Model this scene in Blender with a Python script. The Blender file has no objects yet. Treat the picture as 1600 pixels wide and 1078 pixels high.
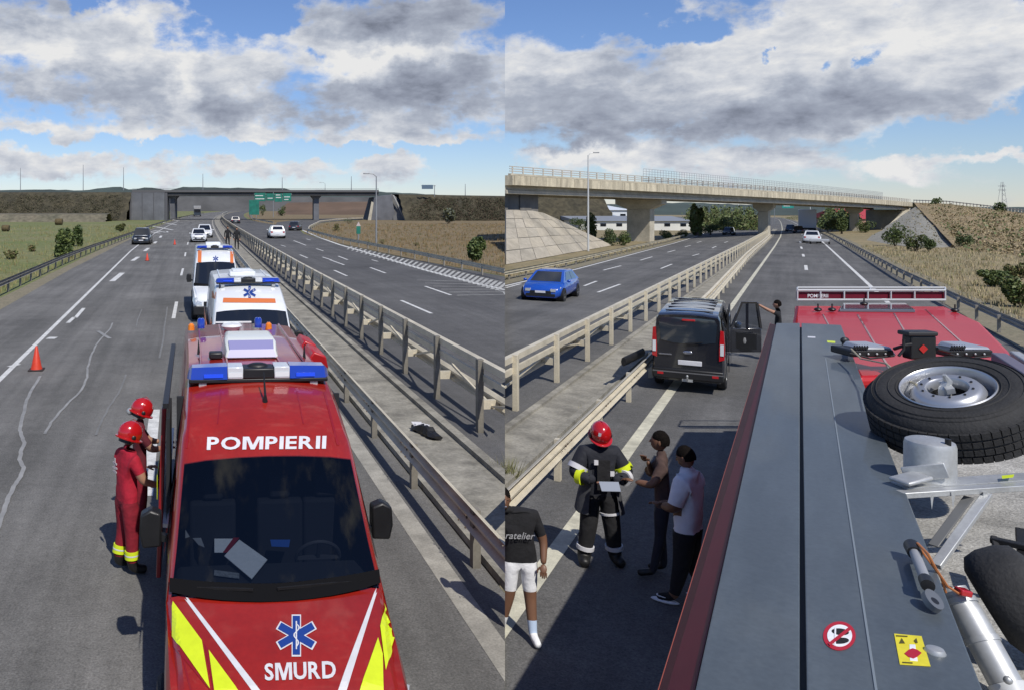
import bpy, bmesh, math, random
from mathutils import Vector, Matrix
from mathutils.bvhtree import BVHTree
random.seed(7)
SC = bpy.context.scene
COL = SC.collection
PI = math.pi
# ------------------------------------------------------------------ camera, world, sun, exposure
CAMH = 4.5
cam_d = bpy.data.cameras.new('camera'); cam = bpy.data.objects.new('camera', cam_d); COL.objects.link(cam)
cam.location = (0, 0, CAMH); cam.rotation_euler = (PI/2, 0, 0)
cam_d.sensor_width = 36; cam_d.lens = 1300/1600*36
cam_d.shift_x = (800-420)/1600; cam_d.shift_y = -(539-321)/1600
cam_d.clip_start = 0.05; cam_d.clip_end = 20000
SC.camera = cam
SC.render.resolution_x = 1024; SC.render.resolution_y = 689
SC.view_settings.view_transform = 'Standard'; SC.view_settings.look = 'None'
SC.view_settings.gamma = 1; SC.view_settings.use_curve_mapping = False
SC.view_settings.exposure = -0.08
SUN_EL, SUN_AZ = math.radians(49), math.radians(161)     # azimuth clockwise from +Y
sd = bpy.data.lights.new('sun', 'SUN'); sun = bpy.data.objects.new('sun', sd); COL.objects.link(sun)
sd.energy = 4.5; sd.angle = math.radians(.55); sd.color = (1, .95, .87)
sdir = Vector((math.sin(SUN_AZ)*math.cos(SUN_EL), math.cos(SUN_AZ)*math.cos(SUN_EL), math.sin(SUN_EL)))
sun.rotation_euler = sdir.to_track_quat('Z', 'Y').to_euler(); sun.location = sdir*50

AZS = math.atan((789-420)/1300)          # the vertical border between the two views, as an azimuth
AZ = {'L': math.atan((300-420)/1300), 'R': math.atan((1246-420)/1300)}
SLOPE = {'L': 0.0, 'R': .0097}           # the right motorway falls gently away

def make_world():
    w = bpy.data.worlds.new('World'); SC.world = w; w.use_nodes = True
    nt = w.node_tree; nt.nodes.clear(); N = nt.nodes.new; Lk = nt.links.new
    def math_(op, a, b=None, c=None, clamp=False):
        n = N('ShaderNodeMath'); n.operation = op; n.use_clamp = clamp
        for i, v in enumerate((a, b, c)):
            if v is None: continue
            if isinstance(v, (int, float)): n.inputs[i].default_value = v
            else: Lk(v, n.inputs[i])
        return n.outputs[0]
    def vec(op, a, b=None):
        n = N('ShaderNodeVectorMath'); n.operation = op
        for i, v in enumerate((a, b)):
            if v is None: continue
            if isinstance(v, tuple): n.inputs[i].default_value = v
            else: Lk(v, n.inputs[i])
        return n
    def noise(v, sc, det, rough, dist=0.0, lac=2.0):
        n = N('ShaderNodeTexNoise'); Lk(v, n.inputs['Vector']); n.inputs['Scale'].default_value = sc
        n.inputs['Detail'].default_value = det; n.inputs['Roughness'].default_value = rough
        n.inputs['Distortion'].default_value = dist; n.inputs['Lacunarity'].default_value = lac
        return n.outputs['Fac']
    tc = N('ShaderNodeTexCoord'); d = tc.outputs['Generated']
    sp = N('ShaderNodeSeparateXYZ'); Lk(d, sp.inputs[0])
    az = math_('ARCTAN2', sp.outputs[0], sp.outputs[1]); el = math_('ARCSINE', sp.outputs[2])
    ae = N('ShaderNodeCombineXYZ'); Lk(az, ae.inputs[0]); Lk(el, ae.inputs[1])
    # distort the layout a little so that cloud masses have ragged outlines
    wob = N('ShaderNodeTexNoise'); Lk(ae.outputs[0], wob.inputs['Vector']); wob.inputs['Scale'].default_value = 22; wob.inputs['Detail'].default_value = 5; wob.inputs['Roughness'].default_value = .6
    wv = vec('MULTIPLY', vec('SUBTRACT', wob.outputs['Color'], (.5, .5, .5)).outputs[0], (.09, .06, 0))
    aw = vec('ADD', ae.outputs[0], wv.outputs[0]).outputs[0]
    def blob(u, v, ru, rv, amp):             # a cloud mass (amp > 0) or a gap (amp < 0) round one sky direction
        a0 = math.atan((u-420)/1300); e0 = math.atan((321-v)/math.hypot(1300, u-420))
        ra = ru/1300*math.cos(a0)**2; re = rv/1300*math.cos(a0)
        s = vec('MULTIPLY', vec('SUBTRACT', aw, (a0, e0, 0)).outputs[0], (1/ra, 1/re, 0))
        l = vec('LENGTH', s.outputs[0]).outputs['Value']
        m = N('ShaderNodeMapRange'); m.interpolation_type = 'SMOOTHSTEP'; Lk(l, m.inputs[0])
        m.inputs[1].default_value = 0.0; m.inputs[2].default_value = 1.5; m.inputs[3].default_value = amp; m.inputs[4].default_value = 0
        return m.outputs[0]
    def total(bl):
        o = None
        for b in bl:
            x = blob(*b); o = x if o is None else math_('ADD', o, x)
        return o
    sc3 = vec('MULTIPLY', d, (1, 1, 1.7)).outputs[0]
    sc4 = vec('MULTIPLY', d, (1, 1, 2.3)).outputs[0]
    sky = N('ShaderNodeTexSky'); sky.sky_type = 'NISHITA'; sky.sun_disc = False
    sky.sun_elevation = SUN_EL; sky.sun_rotation = SUN_AZ; sky.air_density = 1.0; sky.dust_density = .0; sky.ozone_density = 4.0
    # cover = where there is cloud; grey = how thick (dark) it is
    coverL = total([(60,30,150,60,.42),(250,60,110,60,.30),(130,120,230,60,.45),(380,150,150,80,.42),(470,60,120,50,.20),(640,30,180,50,.5),
                    (650,130,180,70,.5),(330,30,60,35,.1),(60,205,100,18,.42),(230,205,60,14,.36),(650,215,200,16,.42),(390,215,45,14,.25),
                    (50,248,110,18,.25),(240,262,200,22,.28),(420,268,150,14,.28),(600,262,90,16,.32),(20,268,110,20,.26),(640,285,250,10,.12),
                    (400,28,60,26,-.5),(232,170,20,16,-.12),(125,5,40,16,-.4),(500,78,26,12,-.25),(200,225,260,12,-.18),(480,235,260,14,-.25)])
    greyL = total([(50,20,120,55,.5),(140,110,90,30,.1),(170,140,170,45,.62),(70,160,90,20,.2),(340,178,60,30,.45),(450,160,130,40,.6),(640,25,190,42,.85),(650,150,170,48,.75),
                   (720,110,90,60,.35),(640,85,110,14,-.45),(60,70,90,30,-.35),(290,120,26,70,-.5),(530,105,90,24,-.3),(300,45,120,40,-.1),(640,205,160,12,.1)])
    coverR = total([(1500,60,260,110,.45),(1130,110,160,60,.35),(880,110,200,70,.42),(1020,180,330,60,.45),(1350,165,250,60,.42),(1250,30,200,60,.38),(860,235,140,16,.28),(1000,250,260,22,.32),
                    (1220,260,200,30,.3),(1390,265,60,26,.3),(1050,20,80,26,.25),(1560,252,90,10,.3),(1430,215,120,14,.1),
                    (830,15,80,26,-.5),(1070,50,80,22,-.42),(940,22,90,16,-.3),(1290,108,28,12,-.35),(1348,105,22,16,-.45),(1208,84,14,9,-.4),(1580,190,110,36,-.5),(1500,215,90,20,-.3),(1450,238,140,16,-.15)])
    greyR = total([(1010,100,90,28,.5),(850,150,190,36,.45),(1080,190,330,40,.62),(1350,165,200,40,.42),(1200,150,110,30,.25),(880,215,170,24,.55),(1130,20,90,24,.35),
                   (1560,120,110,50,.12),(1430,60,160,40,-.2),(1200,235,200,20,.3),(1380,262,50,20,-.5),(920,55,60,20,-.25),(900,238,120,10,-.45),(1370,220,60,14,-.4),(1560,200,120,30,.1)])
    n1 = noise(sc3, 8.5, 10, .60, .1); n2 = noise(sc4, 19, 9, .60, .15); n3 = noise(sc3, 30, 6, .65, .3)
    side = math_('GREATER_THAN', az, AZS)
    def pick(a, b):
        m = N('ShaderNodeMix'); m.data_type = 'FLOAT'; Lk(side, m.inputs[0]); Lk(a, m.inputs[2]); Lk(b, m.inputs[3]); return m.outputs[0]
    cover = pick(coverL, coverR); grey = pick(greyL, greyR)
    # outside the framed part both sides go on as broken cloud
    nz = math_('ADD', math_('SUBTRACT', math_('MULTIPLY', n1, 1.35), .10), math_('MULTIPLY', math_('SUBTRACT', n2, .5), .45))
    cv = math_('ADD', nz, cover)
    up = N('ShaderNodeMapRange'); Lk(sp.outputs[2], up.inputs[0]); up.inputs[1].default_value=.22; up.inputs[2].default_value=.4; up.inputs[3].default_value=0; up.inputs[4].default_value=.05
    cv = math_('ADD', cv, up.outputs[0])
    mask = N('ShaderNodeMapRange'); mask.interpolation_type = 'SMOOTHSTEP'; Lk(cv, mask.inputs[0]); mask.inputs[1].default_value = .66; mask.inputs[2].default_value = .90
    # brightness of the cloud: thin rims bright, thick middles grey, billows from the fine noise
    th = N('ShaderNodeMapRange'); Lk(math_('ADD', math_('ADD', math_('MULTIPLY', math_('SUBTRACT', cv, .84), .25), grey), math_('ADD', math_('MULTIPLY', math_('SUBTRACT', n2, .5), 1.75), math_('MULTIPLY', math_('SUBTRACT', n3, .5), .5))), th.inputs[0])
    th.inputs[1].default_value = -.22; th.inputs[2].default_value = 1.22
    rp = N('ShaderNodeValToRGB'); Lk(th.outputs[0], rp.inputs[0])
    e = rp.color_ramp.elements; e[0].position = 0; e[0].color = (.90, .90, .90, 1); e[1].position = 1; e[1].color = (.20, .225, .29, 1)
    x = e.new(.22); x.color = (.70, .73, .79, 1); x = e.new(.5); x.color = (.46, .505, .60, 1); x = e.new(.78); x.color = (.32, .355, .445, 1)
    b1 = N('ShaderNodeBackground'); Lk(vec('MULTIPLY', sky.outputs[0], (.80,.87,1.10)).outputs[0], b1.inputs[0]); b1.inputs[1].default_value = .105
    b2 = N('ShaderNodeBackground'); Lk(rp.outputs[0], b2.inputs[0]); b2.inputs[1].default_value = .95
    mx = N('ShaderNodeMixShader'); Lk(mask.outputs[0], mx.inputs[0]); Lk(b1.outputs[0], mx.inputs[1]); Lk(b2.outputs[0], mx.inputs[2])
    o = N('ShaderNodeOutputWorld'); Lk(mx.outputs[0], o.inputs[0])
make_world()

# ------------------------------------------------------------------ materials
MATS = {}
def pm(name, col, rough=.6, metal=0.0, var=0.0, vs=6.0, fine=0.0, fs=120.0, bump=0.0, bs=60.0, coat=0.0, col2=None, det=5, emis=None, es=0, stretch=None, spec=.5):
    """principled material with two scales of colour variation and a bump"""
    if name in MATS: return MATS[name]
    m = bpy.data.materials.new(name); m.use_nodes = True; nt = m.node_tree; N = nt.nodes.new; Lk = nt.links.new
    b = nt.nodes['Principled BSDF']; b.inputs['Roughness'].default_value = rough; b.inputs['Metallic'].default_value = metal
    b.inputs['Coat Weight'].default_value = coat; b.inputs['Coat Roughness'].default_value = .04; b.inputs['Specular IOR Level'].default_value = spec
    c = tuple(col)+(1,); b.inputs['Base Color'].default_value = c
    tc = N('ShaderNodeTexCoord'); co = tc.outputs['Object']
    if stretch:
        mp = N('ShaderNodeMapping'); mp.inputs['Scale'].default_value = stretch; Lk(co, mp.inputs[0]); co = mp.outputs[0]
    if var or fine or col2:
        c2 = tuple(col2)+(1,) if col2 else tuple(max(0, x*(1-var)) for x in col)+(1,)
        c1 = c if col2 else tuple(x*(1+var*.6) for x in col)+(1,)
        n = N('ShaderNodeTexNoise'); Lk(co, n.inputs['Vector']); n.inputs['Scale'].default_value = vs; n.inputs['Detail'].default_value = det; n.inputs['Roughness'].default_value = .6
        mr = N('ShaderNodeMapRange'); Lk(n.outputs['Fac'], mr.inputs[0]); mr.inputs[1].default_value = .33; mr.inputs[2].default_value = .67
        mi = N('ShaderNodeMix'); mi.data_type = 'RGBA'; Lk(mr.outputs[0], mi.inputs[0]); mi.inputs[6].default_value = c1; mi.inputs[7].default_value = c2
        out = mi.outputs[2]
        if fine:
            n2 = N('ShaderNodeTexNoise'); Lk(tc.outputs['Object'], n2.inputs['Vector']); n2.inputs['Scale'].default_value = fs; n2.inputs['Detail'].default_value = 3
            m2 = N('ShaderNodeMapRange'); Lk(n2.outputs['Fac'], m2.inputs[0]); m2.inputs[1].default_value = .3; m2.inputs[2].default_value = .7; m2.inputs[3].default_value = 1-fine; m2.inputs[4].default_value = 1+fine
            vm = N('ShaderNodeVectorMath'); vm.operation = 'SCALE'; Lk(out, vm.inputs[0]); Lk(m2.outputs[0], vm.inputs['Scale']); out = vm.outputs[0]
        Lk(out, b.inputs['Base Color'])
    if bump:
        n3 = N('ShaderNodeTexNoise'); Lk(tc.outputs['Object'], n3.inputs['Vector']); n3.inputs['Scale'].default_value = bs; n3.inputs['Detail'].default_value = 4
        bp = N('ShaderNodeBump'); bp.inputs['Strength'].default_value = bump; bp.inputs['Distance'].default_value = .02; Lk(n3.outputs['Fac'], bp.inputs['Height']); Lk(bp.outputs[0], b.inputs['Normal'])
    if emis:
        b.inputs['Emission Color'].default_value = tuple(emis)+(1,); b.inputs['Emission Strength'].default_value = es
    MATS[name] = m; return m
def glass(name, tint=(.35,.38,.42), refl=1.0):
    if name in MATS: return MATS[name]
    m = bpy.data.materials.new(name); m.use_nodes = True; nt = m.node_tree; nt.nodes.clear(); N = nt.nodes.new; Lk = nt.links.new
    t = N('ShaderNodeBsdfTransparent'); t.inputs[0].default_value = tint+(1,)
    g = N('ShaderNodeBsdfGlossy'); g.inputs['Roughness'].default_value = .02; g.inputs[0].default_value = (refl,)*3+(1,)
    f = N('ShaderNodeFresnel'); f.inputs[0].default_value = 1.5
    x = N('ShaderNodeMixShader'); Lk(f.outputs[0], x.inputs[0]); Lk(t.outputs[0], x.inputs[1]); Lk(g.outputs[0], x.inputs[2])
    o = N('ShaderNodeOutputMaterial'); Lk(x.outputs[0], o.inputs[0]); MATS[name] = m; return m
def asphalt(name, c, c2, streak=.22):
    if name in MATS: return MATS[name]
    m = bpy.data.materials.new(name); m.use_nodes = True; nt = m.node_tree; N = nt.nodes.new; Lk = nt.links.new
    b = nt.nodes['Principled BSDF']; b.inputs['Roughness'].default_value = .88; b.inputs['Specular IOR Level'].default_value = .3
    tc = N('ShaderNodeTexCoord'); co = tc.outputs['Object']
    def nz(v, s, d=4, r=.6):
        n = N('ShaderNodeTexNoise'); Lk(v, n.inputs['Vector']); n.inputs['Scale'].default_value = s; n.inputs['Detail'].default_value = d; n.inputs['Roughness'].default_value = r; return n.outputs['Fac']
    mp = N('ShaderNodeMapping'); mp.inputs['Scale'].default_value = (1, .045, 1); Lk(co, mp.inputs[0])
    big = nz(co, .22, 5); lane = nz(mp.outputs[0], .9, 4); gr = nz(co, 38, 3, .8); gr2 = nz(co, 9, 4, .75)
    mi = N('ShaderNodeMix'); mi.data_type = 'RGBA'; mr = N('ShaderNodeMapRange'); mr.inputs[1].default_value=.32; mr.inputs[2].default_value=.68
    Lk(lane, mr.inputs[0]); Lk(mr.outputs[0], mi.inputs[0]); mi.inputs[6].default_value = c+(1,); mi.inputs[7].default_value = c2+(1,)
    def scl(v, f, lo, hi):
        r = N('ShaderNodeMapRange'); Lk(f, r.inputs[0]); r.inputs[1].default_value=.3; r.inputs[2].default_value=.7; r.inputs[3].default_value=lo; r.inputs[4].default_value=hi
        s = N('ShaderNodeVectorMath'); s.operation='SCALE'; Lk(v, s.inputs[0]); Lk(r.outputs[0], s.inputs['Scale']); return s.outputs[0]
    o = scl(mi.outputs[2], big, 1-streak, 1+streak); o = scl(o, nz(co, 1.7, 5), .90, 1.10); mp2 = N('ShaderNodeMapping'); mp2.inputs['Scale'].default_value = (3.5, .08, 1); Lk(co, mp2.inputs[0]); o = scl(o, nz(mp2.outputs[0], 1.0, 3), .90, 1.10); o = scl(o, gr, .58, 1.42); o = scl(o, gr2, .84, 1.16)
    Lk(o, b.inputs['Base Color'])
    bp = N('ShaderNodeBump'); bp.inputs['Strength'].default_value = .5; bp.inputs['Distance'].default_value = .012; Lk(gr, bp.inputs['Height']); Lk(bp.outputs[0], b.inputs['Normal'])
    MATS[name] = m; return m
ASPL = asphalt('asphalt_grey', (.108,.106,.100), (.168,.164,.156))
ASPL2 = asphalt('asphalt_dark', (.082,.081,.081), (.110,.108,.106))
ASPR = asphalt('asphalt_fine', (.090,.089,.087), (.130,.128,.124))
PAINT = pm('road_paint', (.62,.62,.60), .7, var=.25, vs=4, fine=.15, fs=60)
PAINTY = pm('cream_road_paint', (.55,.53,.42), .7, var=.3, vs=3, fine=.12, fs=50)
SEAL = pm('crack_sealant', (.27,.27,.265), .7, var=.25, vs=2)
CONC = pm('concrete', (.30,.285,.25), .85, var=.25, vs=1.2, fine=.12, fs=25, bump=.3, bs=30)
GUT = pm('gutter_concrete', (.27,.255,.215), .9, var=.4, vs=1.5, fine=.18, fs=18, bump=.5, bs=25)
SLOPEC = pm('slope_concrete', (.38,.34,.27), .9, var=.18, vs=.25, fine=.15, fs=3, bump=.3, bs=4)
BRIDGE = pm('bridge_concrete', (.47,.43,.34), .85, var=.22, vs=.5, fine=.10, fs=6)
BRIDGED = pm('backlit_bridge_concrete', (.065,.065,.07), .9, var=.3, vs=.2)  # concrete coloured near black to paint the bridge's backlit shade
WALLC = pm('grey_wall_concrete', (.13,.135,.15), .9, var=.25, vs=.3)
GALV = pm('galvanised_cream', (.62,.56,.43), .5, metal=.15, var=.18, vs=1.5, fine=.08, fs=30)
GALVD = pm('galvanised_weathered', (.25,.23,.195), .6, metal=.15, var=.3, vs=2, fine=.1, fs=30)
GALVP = pm('backlit_post_steel', (.20,.185,.155), .65, metal=.1, var=.3, vs=2, fine=.1, fs=30)  # posts coloured darker than the rails to paint their backlit sides
STEEL = pm('zinc_steel', (.50,.51,.51), .48, metal=.55, var=.15, vs=7, fine=.06, fs=50)
RUST = pm('rusty_bolt', (.10,.07,.05), .8)
GRASSL = pm('meadow', (.12,.15,.04), .95, col2=(.18,.17,.075), vs=.07, fine=.3, fs=1.5, bump=.6, bs=2, det=8)
GRASSI = pm('dry_meadow', (.20,.145,.075), .95, col2=(.15,.115,.055), vs=.12, fine=.3, fs=1.5, bump=.6, bs=2, det=8)
GRASSR = pm('tan_meadow', (.27,.21,.115), .95, col2=(.19,.165,.085), vs=.1, fine=.3, fs=1.5, bump=.6, bs=2, det=8)
VERGE = pm('verge_soil', (.17,.155,.10), .95, col2=(.22,.19,.13), vs=1.2, fine=.25, fs=9, bump=.5, bs=9)
BANKL = pm('backlit_dark_brush', (.040,.036,.022), .95, col2=(.065,.055,.032), vs=.15, fine=.4, fs=.9, bump=1, bs=.8)  # brush tone darkened further to carry the bank's backlit shade
HILL = pm('wooded_hill', (.05,.07,.06), .95, var=.3, vs=.004)
RED = pm('red_paint', (.29,.014,.008), .28, coat=.7, var=.14, vs=2.5, fine=.06, fs=25)
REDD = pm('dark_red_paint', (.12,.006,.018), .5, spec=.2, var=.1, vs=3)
REDR = pm('bright_red_paint', (.44,.012,.016), .45, coat=.15, var=.06, vs=2)
WHITEP = pm('white_paint', (.72,.74,.76), .3, coat=.5, var=.05, vs=3)
ORANGE = pm('orange_stripe', (.62,.17,.05), .4)
YEL = pm('fluorescent_yellow', (.62,.74,.02), .4, var=.08, vs=8)
REFW = pm('reflective_white', (.62,.62,.65), .4, var=.08, vs=8)
REFR = pm('reflective_dark_red', (.24,.008,.012), .3, coat=.5)
BLUEM = pm('emblem_blue', (.012,.045,.24), .4)
BLACK = pm('black_plastic', (.012,.012,.013), .45, var=.2, vs=8)
RUBBER = pm('rubber', (.022,.022,.023), .8, var=.25, vs=6, fine=.15, fs=60, bump=.3, bs=50)
DARK = pm('dark_interior', (.012,.013,.016), .8)
GLASSD = pm('dark_glass', (.010,.012,.016), .05, coat=1)
WS = glass('windscreen_glass', (.40,.44,.50))
LENSB = pm('blue_lens', (.01,.04,.36), .15, coat=1)
LENSL = pm('lit_blue_led', (.02,.06,.5), .2, emis=(.02,.09,1), es=.45)
LENSW = pm('clear_lens', (.62,.64,.66), .2, coat=1)
LENSO = pm('orange_lens', (.75,.20,.01), .25, coat=1)
LENSR = pm('red_lens', (.42,.01,.015), .2, coat=1)
ALLOY = pm('alloy', (.50,.51,.53), .35, metal=.7)
HEADL = pm('headlight', (.55,.58,.6), .12, metal=.3, coat=1)
PAPER = pm('paper', (.62,.66,.70), .8, var=.06, vs=20)
SKIN = pm('skin', (.36,.19,.12), .55, var=.08, vs=9)
SKINB = pm('brown_skin', (.17,.085,.05), .5, var=.08, vs=9)
HAIRM = pm('dark_hair', (.010,.008,.007), .95, var=.3, vs=30, bump=.8, bs=80, spec=.08)
LEAF = [pm('leaf_a', (.075,.11,.028), .6), pm('leaf_b', (.12,.15,.04), .6), pm('leaf_c', (.05,.075,.02), .6), pm('leaf_d', (.10,.10,.035), .7), pm('leaf_dry', (.17,.13,.06), .8)]
BARK = pm('bark', (.09,.065,.045), .9, var=.3, vs=6)

# ------------------------------------------------------------------ geometry helpers
class MB:
    def __init__(s): s.v = []; s.f = []; s.m = []
    def add(s, vs, fs, mi=0):
        o = len(s.v); s.v += [tuple(p) for p in vs]
        for f in fs: s.f.append(tuple(i+o for i in f)); s.m.append(mi)
        return s
    def box(s, x0, x1, y0, y1, z0, z1, mi=0):
        return s.add([(x0,y0,z0),(x1,y0,z0),(x1,y1,z0),(x0,y1,z0),(x0,y0,z1),(x1,y0,z1),(x1,y1,z1),(x0,y1,z1)],
                     [(0,3,2,1),(4,5,6,7),(0,1,5,4),(1,2,6,5),(2,3,7,6),(3,0,4,7)], mi)
    def obox(s, c, d, M, mi=0):
        pts = [Vector(c)+M@Vector((sx*d[0]/2, sy*d[1]/2, sz*d[2]/2)) for sz in (-1,1) for sx, sy in ((-1,-1),(1,-1),(1,1),(-1,1))]
        return s.add(pts, [(0,3,2,1),(4,5,6,7),(0,1,5,4),(1,2,6,5),(2,3,7,6),(3,0,4,7)], mi)
    def bar(s, p, q, w, h, mi=0):
        p = Vector(p); q = Vector(q); d = (q-p); L = d.length; R = d.to_track_quat('Y', 'Z').to_matrix()
        return s.obox((p+q)/2, (w, L, h), R, mi)
    def tube(s, pts, r, n=8, mi=0, close=True):
        pts = [Vector(p) for p in pts]; rs = r if isinstance(r, (list, tuple)) else [r]*len(pts); rings = []
        prev = None
        for i, p in enumerate(pts):
            d = (pts[min(i+1, len(pts)-1)]-pts[max(i-1, 0)]).normalized()
            if prev is None:
                a = d.orthogonal().normalized()
            else:
                a = (prev - d*prev.dot(d)); a = a.normalized() if a.length > 1e-5 else d.orthogonal().normalized()
            prev = a; b = d.cross(a)
            rings.append([p+(a*math.cos(2*PI*k/n)+b*math.sin(2*PI*k/n))*rs[i] for k in range(n)])
        return s.loft(rings, mi, close)
    def loft(s, rings, mi=0, cap=True, skip=None, closed=True):
        n = len(rings[0]); o = len(s.v)
        for r in rings: s.v += [tuple(p) for p in r]
        for i in range(len(rings)-1):
            for k in range(n if closed else n-1):
                if skip and skip(i, k): continue
                k2 = (k+1) % n
                s.f.append((o+i*n+k, o+i*n+k2, o+(i+1)*n+k2, o+(i+1)*n+k)); s.m.append(mi)
        if cap:
            s.f.append(tuple(o+k for k in range(n))[::-1]); s.m.append(mi)
            s.f.append(tuple(o+(len(rings)-1)*n+k for k in range(n))); s.m.append(mi)
        return s
    def lathe(s, prof, n=24, M=None, mi=0, cap=False):
        M = M or Matrix.Identity(4); rings = []
        for r, z in prof: rings.append([M@Vector((r*math.cos(2*PI*k/n), r*math.sin(2*PI*k/n), z)) for k in range(n)])
        return s.loft(rings, mi, cap)
    def prism(s, poly, z0, z1, mi=0, f=None):
        n = len(poly); a = [(p[0], p[1], (z0 if not callable(z0) else z0(p))) for p in poly]; b = [(p[0], p[1], (z1 if not callable(z1) else z1(p))) for p in poly]
        return s.add(a+b, [tuple(range(n))[::-1], tuple(range(n, 2*n))]+[(i, (i+1)%n, n+(i+1)%n, n+i) for i in range(n)], mi)
    def ell(s, c, r, n=12, m=8, mi=0, R=None):
        R = R or Matrix.Identity(3); rings = []
        for j in range(1, m):
            t = PI*j/m
            rings.append([Vector(c)+R@Vector((r[0]*math.sin(t)*math.cos(2*PI*k/n), r[1]*math.sin(t)*math.sin(2*PI*k/n), -r[2]*math.cos(t))) for k in range(n)])
        return s.loft(rings, mi, True)
    def build(s, name, mats, parent=None, smooth=35, bevel=0, clip=None, off=None, wclip=None):
        me = bpy.data.meshes.new(name)
        v = s.v
        if off: v = [(p[0]-off[0], p[1]-off[1], p[2]-off[2]) for p in v]
        me.from_pydata(v, [], s.f)
        mats = mats if isinstance(mats, (list, tuple)) else [mats]
        for m in mats: me.materials.append(m)
        me.polygons.foreach_set('material_index', s.m)
        bm = bmesh.new(); bm.from_mesh(me)
        if clip:
            th = AZS-AZ[clip]; n = Vector((math.cos(th), -math.sin(th), 0)); n = n if clip == 'L' else -n
            bmesh.ops.bisect_plane(bm, geom=bm.verts[:]+bm.edges[:]+bm.faces[:], plane_co=(0,0,0), plane_no=n, clear_outer=True, dist=1e-4)
        else:
            bmesh.ops.recalc_face_normals(bm, faces=bm.faces)
            if wclip:
                n = Vector((math.cos(AZS), -math.sin(AZS), 0)); n = n if wclip == 'L' else -n
                bmesh.ops.bisect_plane(bm, geom=bm.verts[:]+bm.edges[:]+bm.faces[:], plane_co=-Vector(off or (0,0,0)), plane_no=n, clear_outer=True, dist=1e-4)
        bm.to_mesh(me); bm.free()
        if smooth:
            me.polygons.foreach_set('use_smooth', [True]*len(me.polygons)); me.set_sharp_from_angle(angle=math.radians(smooth))
        me.update()
        o = bpy.data.objects.new(name, me); COL.objects.link(o)
        if parent: o.parent = parent
        if bevel:
            b = o.modifiers.new('bevel', 'BEVEL'); b.width = bevel; b.segments = 2; b.limit_method = 'ANGLE'; b.angle_limit = math.radians(40)
        return o
def tag(o, label=None, cat=None, group=None, kind=None):
    if label: o['label'] = label
    if cat: o['category'] = cat
    if group: o['group'] = group
    if kind: o['kind'] = kind
    return o
def world(side, a, b, c=0):
    az = AZ[side]; return Vector((a*math.cos(az)+b*math.sin(az), -a*math.sin(az)+b*math.cos(az), c))
def gz(side, b): return -SLOPE[side]*b
def thing(name, label, cat, side, a, b, yaw=0, z=None, group=None):
    o = bpy.data.objects.new(name, None); COL.objects.link(o); o.empty_display_size = .3
    o.location = world(side, a, b, gz(side, b) if z is None else z); o.rotation_euler = (0, 0, -AZ[side]+yaw)
    return tag(o, label, cat, group)
def place(o, side, a, b, yaw=0, z=None):
    o.location = world(side, a, b, gz(side, b) if z is None else z); o.rotation_euler = (0, 0, -AZ[side]+yaw); return o
def copy_tree(o, parent=None):
    c = o.copy(); COL.objects.link(c)
    if parent: c.parent = parent; c.matrix_parent_inverse = o.matrix_parent_inverse
    for ch in [x for x in CH.get(o.name, ())]: copy_tree(ch, c)
    return c
CH = {}
def dup(root, label, side, a, b, yaw=0, z=None, group=None):
    CH.clear()
    for x in COL.objects:
        if x.parent: CH.setdefault(x.parent.name, []).append(x)
    c = copy_tree(root); c['label'] = label
    if group: c['group'] = group
    return place(c, side, a, b, yaw, z)
# where a sight line meets the ground (or a height z) of one of the two roads, in that road's own metres
def G(side, u, v, c=0):
    az = AZ[side]; B = math.sin(az)*(u-420)+math.cos(az)*1300
    t = (CAMH-c)/((v-321)-SLOPE[side]*B); x = (u-420)*t; y = 1300*t
    return (x*math.cos(az)-y*math.sin(az), x*math.sin(az)+y*math.cos(az))
def Z(side, u, v, z):
    az = AZ[side]; t = (CAMH-z)/(v-321); x = (u-420)*t; y = 1300*t
    return (x*math.cos(az)-y*math.sin(az), x*math.sin(az)+y*math.cos(az), z)
def Y(side, u, v, y):
    az = AZ[side]; x = (u-420)*y/1300; z = CAMH-(v-321)*y/1300
    return (x*math.cos(az)-y*math.sin(az), x*math.sin(az)+y*math.cos(az), z)
def interp(t, pts):
    if t <= pts[0][0]: return pts[0][1]
    for (x0, y0), (x1, y1) in zip(pts, pts[1:]):
        if t <= x1: return y0+(y1-y0)*(t-x0)/(x1-x0)
    return pts[-1][1]
def frange(a, b, n): return [a+(b-a)*i/(n-1) for i in range(n)]
def strip(mb, path_l, path_r, side, z=0.0, mi=0):
    """ground sheet between two edge polylines of (a, b)"""
    vs = []; fs = []
    for p, q in zip(path_l, path_r): vs += [(p[0], p[1], gz(side, p[1])+z), (q[0], q[1], gz(side, q[1])+z)]
    for i in range(len(path_l)-1): fs.append((2*i, 2*i+1, 2*i+3, 2*i+2))
    mb.add(vs, fs, mi)
def line(mb, pts, w, side, z, mi=0):
    l = []; r = []
    for i, p in enumerate(pts):
        q0 = pts[max(i-1, 0)]; q1 = pts[min(i+1, len(pts)-1)]; dx, dy = q1[0]-q0[0], q1[1]-q0[1]; L = math.hypot(dx, dy) or 1
        nx, ny = dy/L, -dx/L; ww = w[i] if isinstance(w, list) else w
        l.append((p[0]-nx*ww/2, p[1]-ny*ww/2)); r.append((p[0]+nx*ww/2, p[1]+ny*ww/2))
    strip(mb, l, r, side, z, mi)
def struct(name, mb, mat, side, clip=True, kind='structure'):
    o = mb.build(name, mat, None, smooth=0, clip=side if clip else None)
    o.rotation_euler = (0, 0, -AZ[side]); o['kind'] = kind; return o
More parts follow.
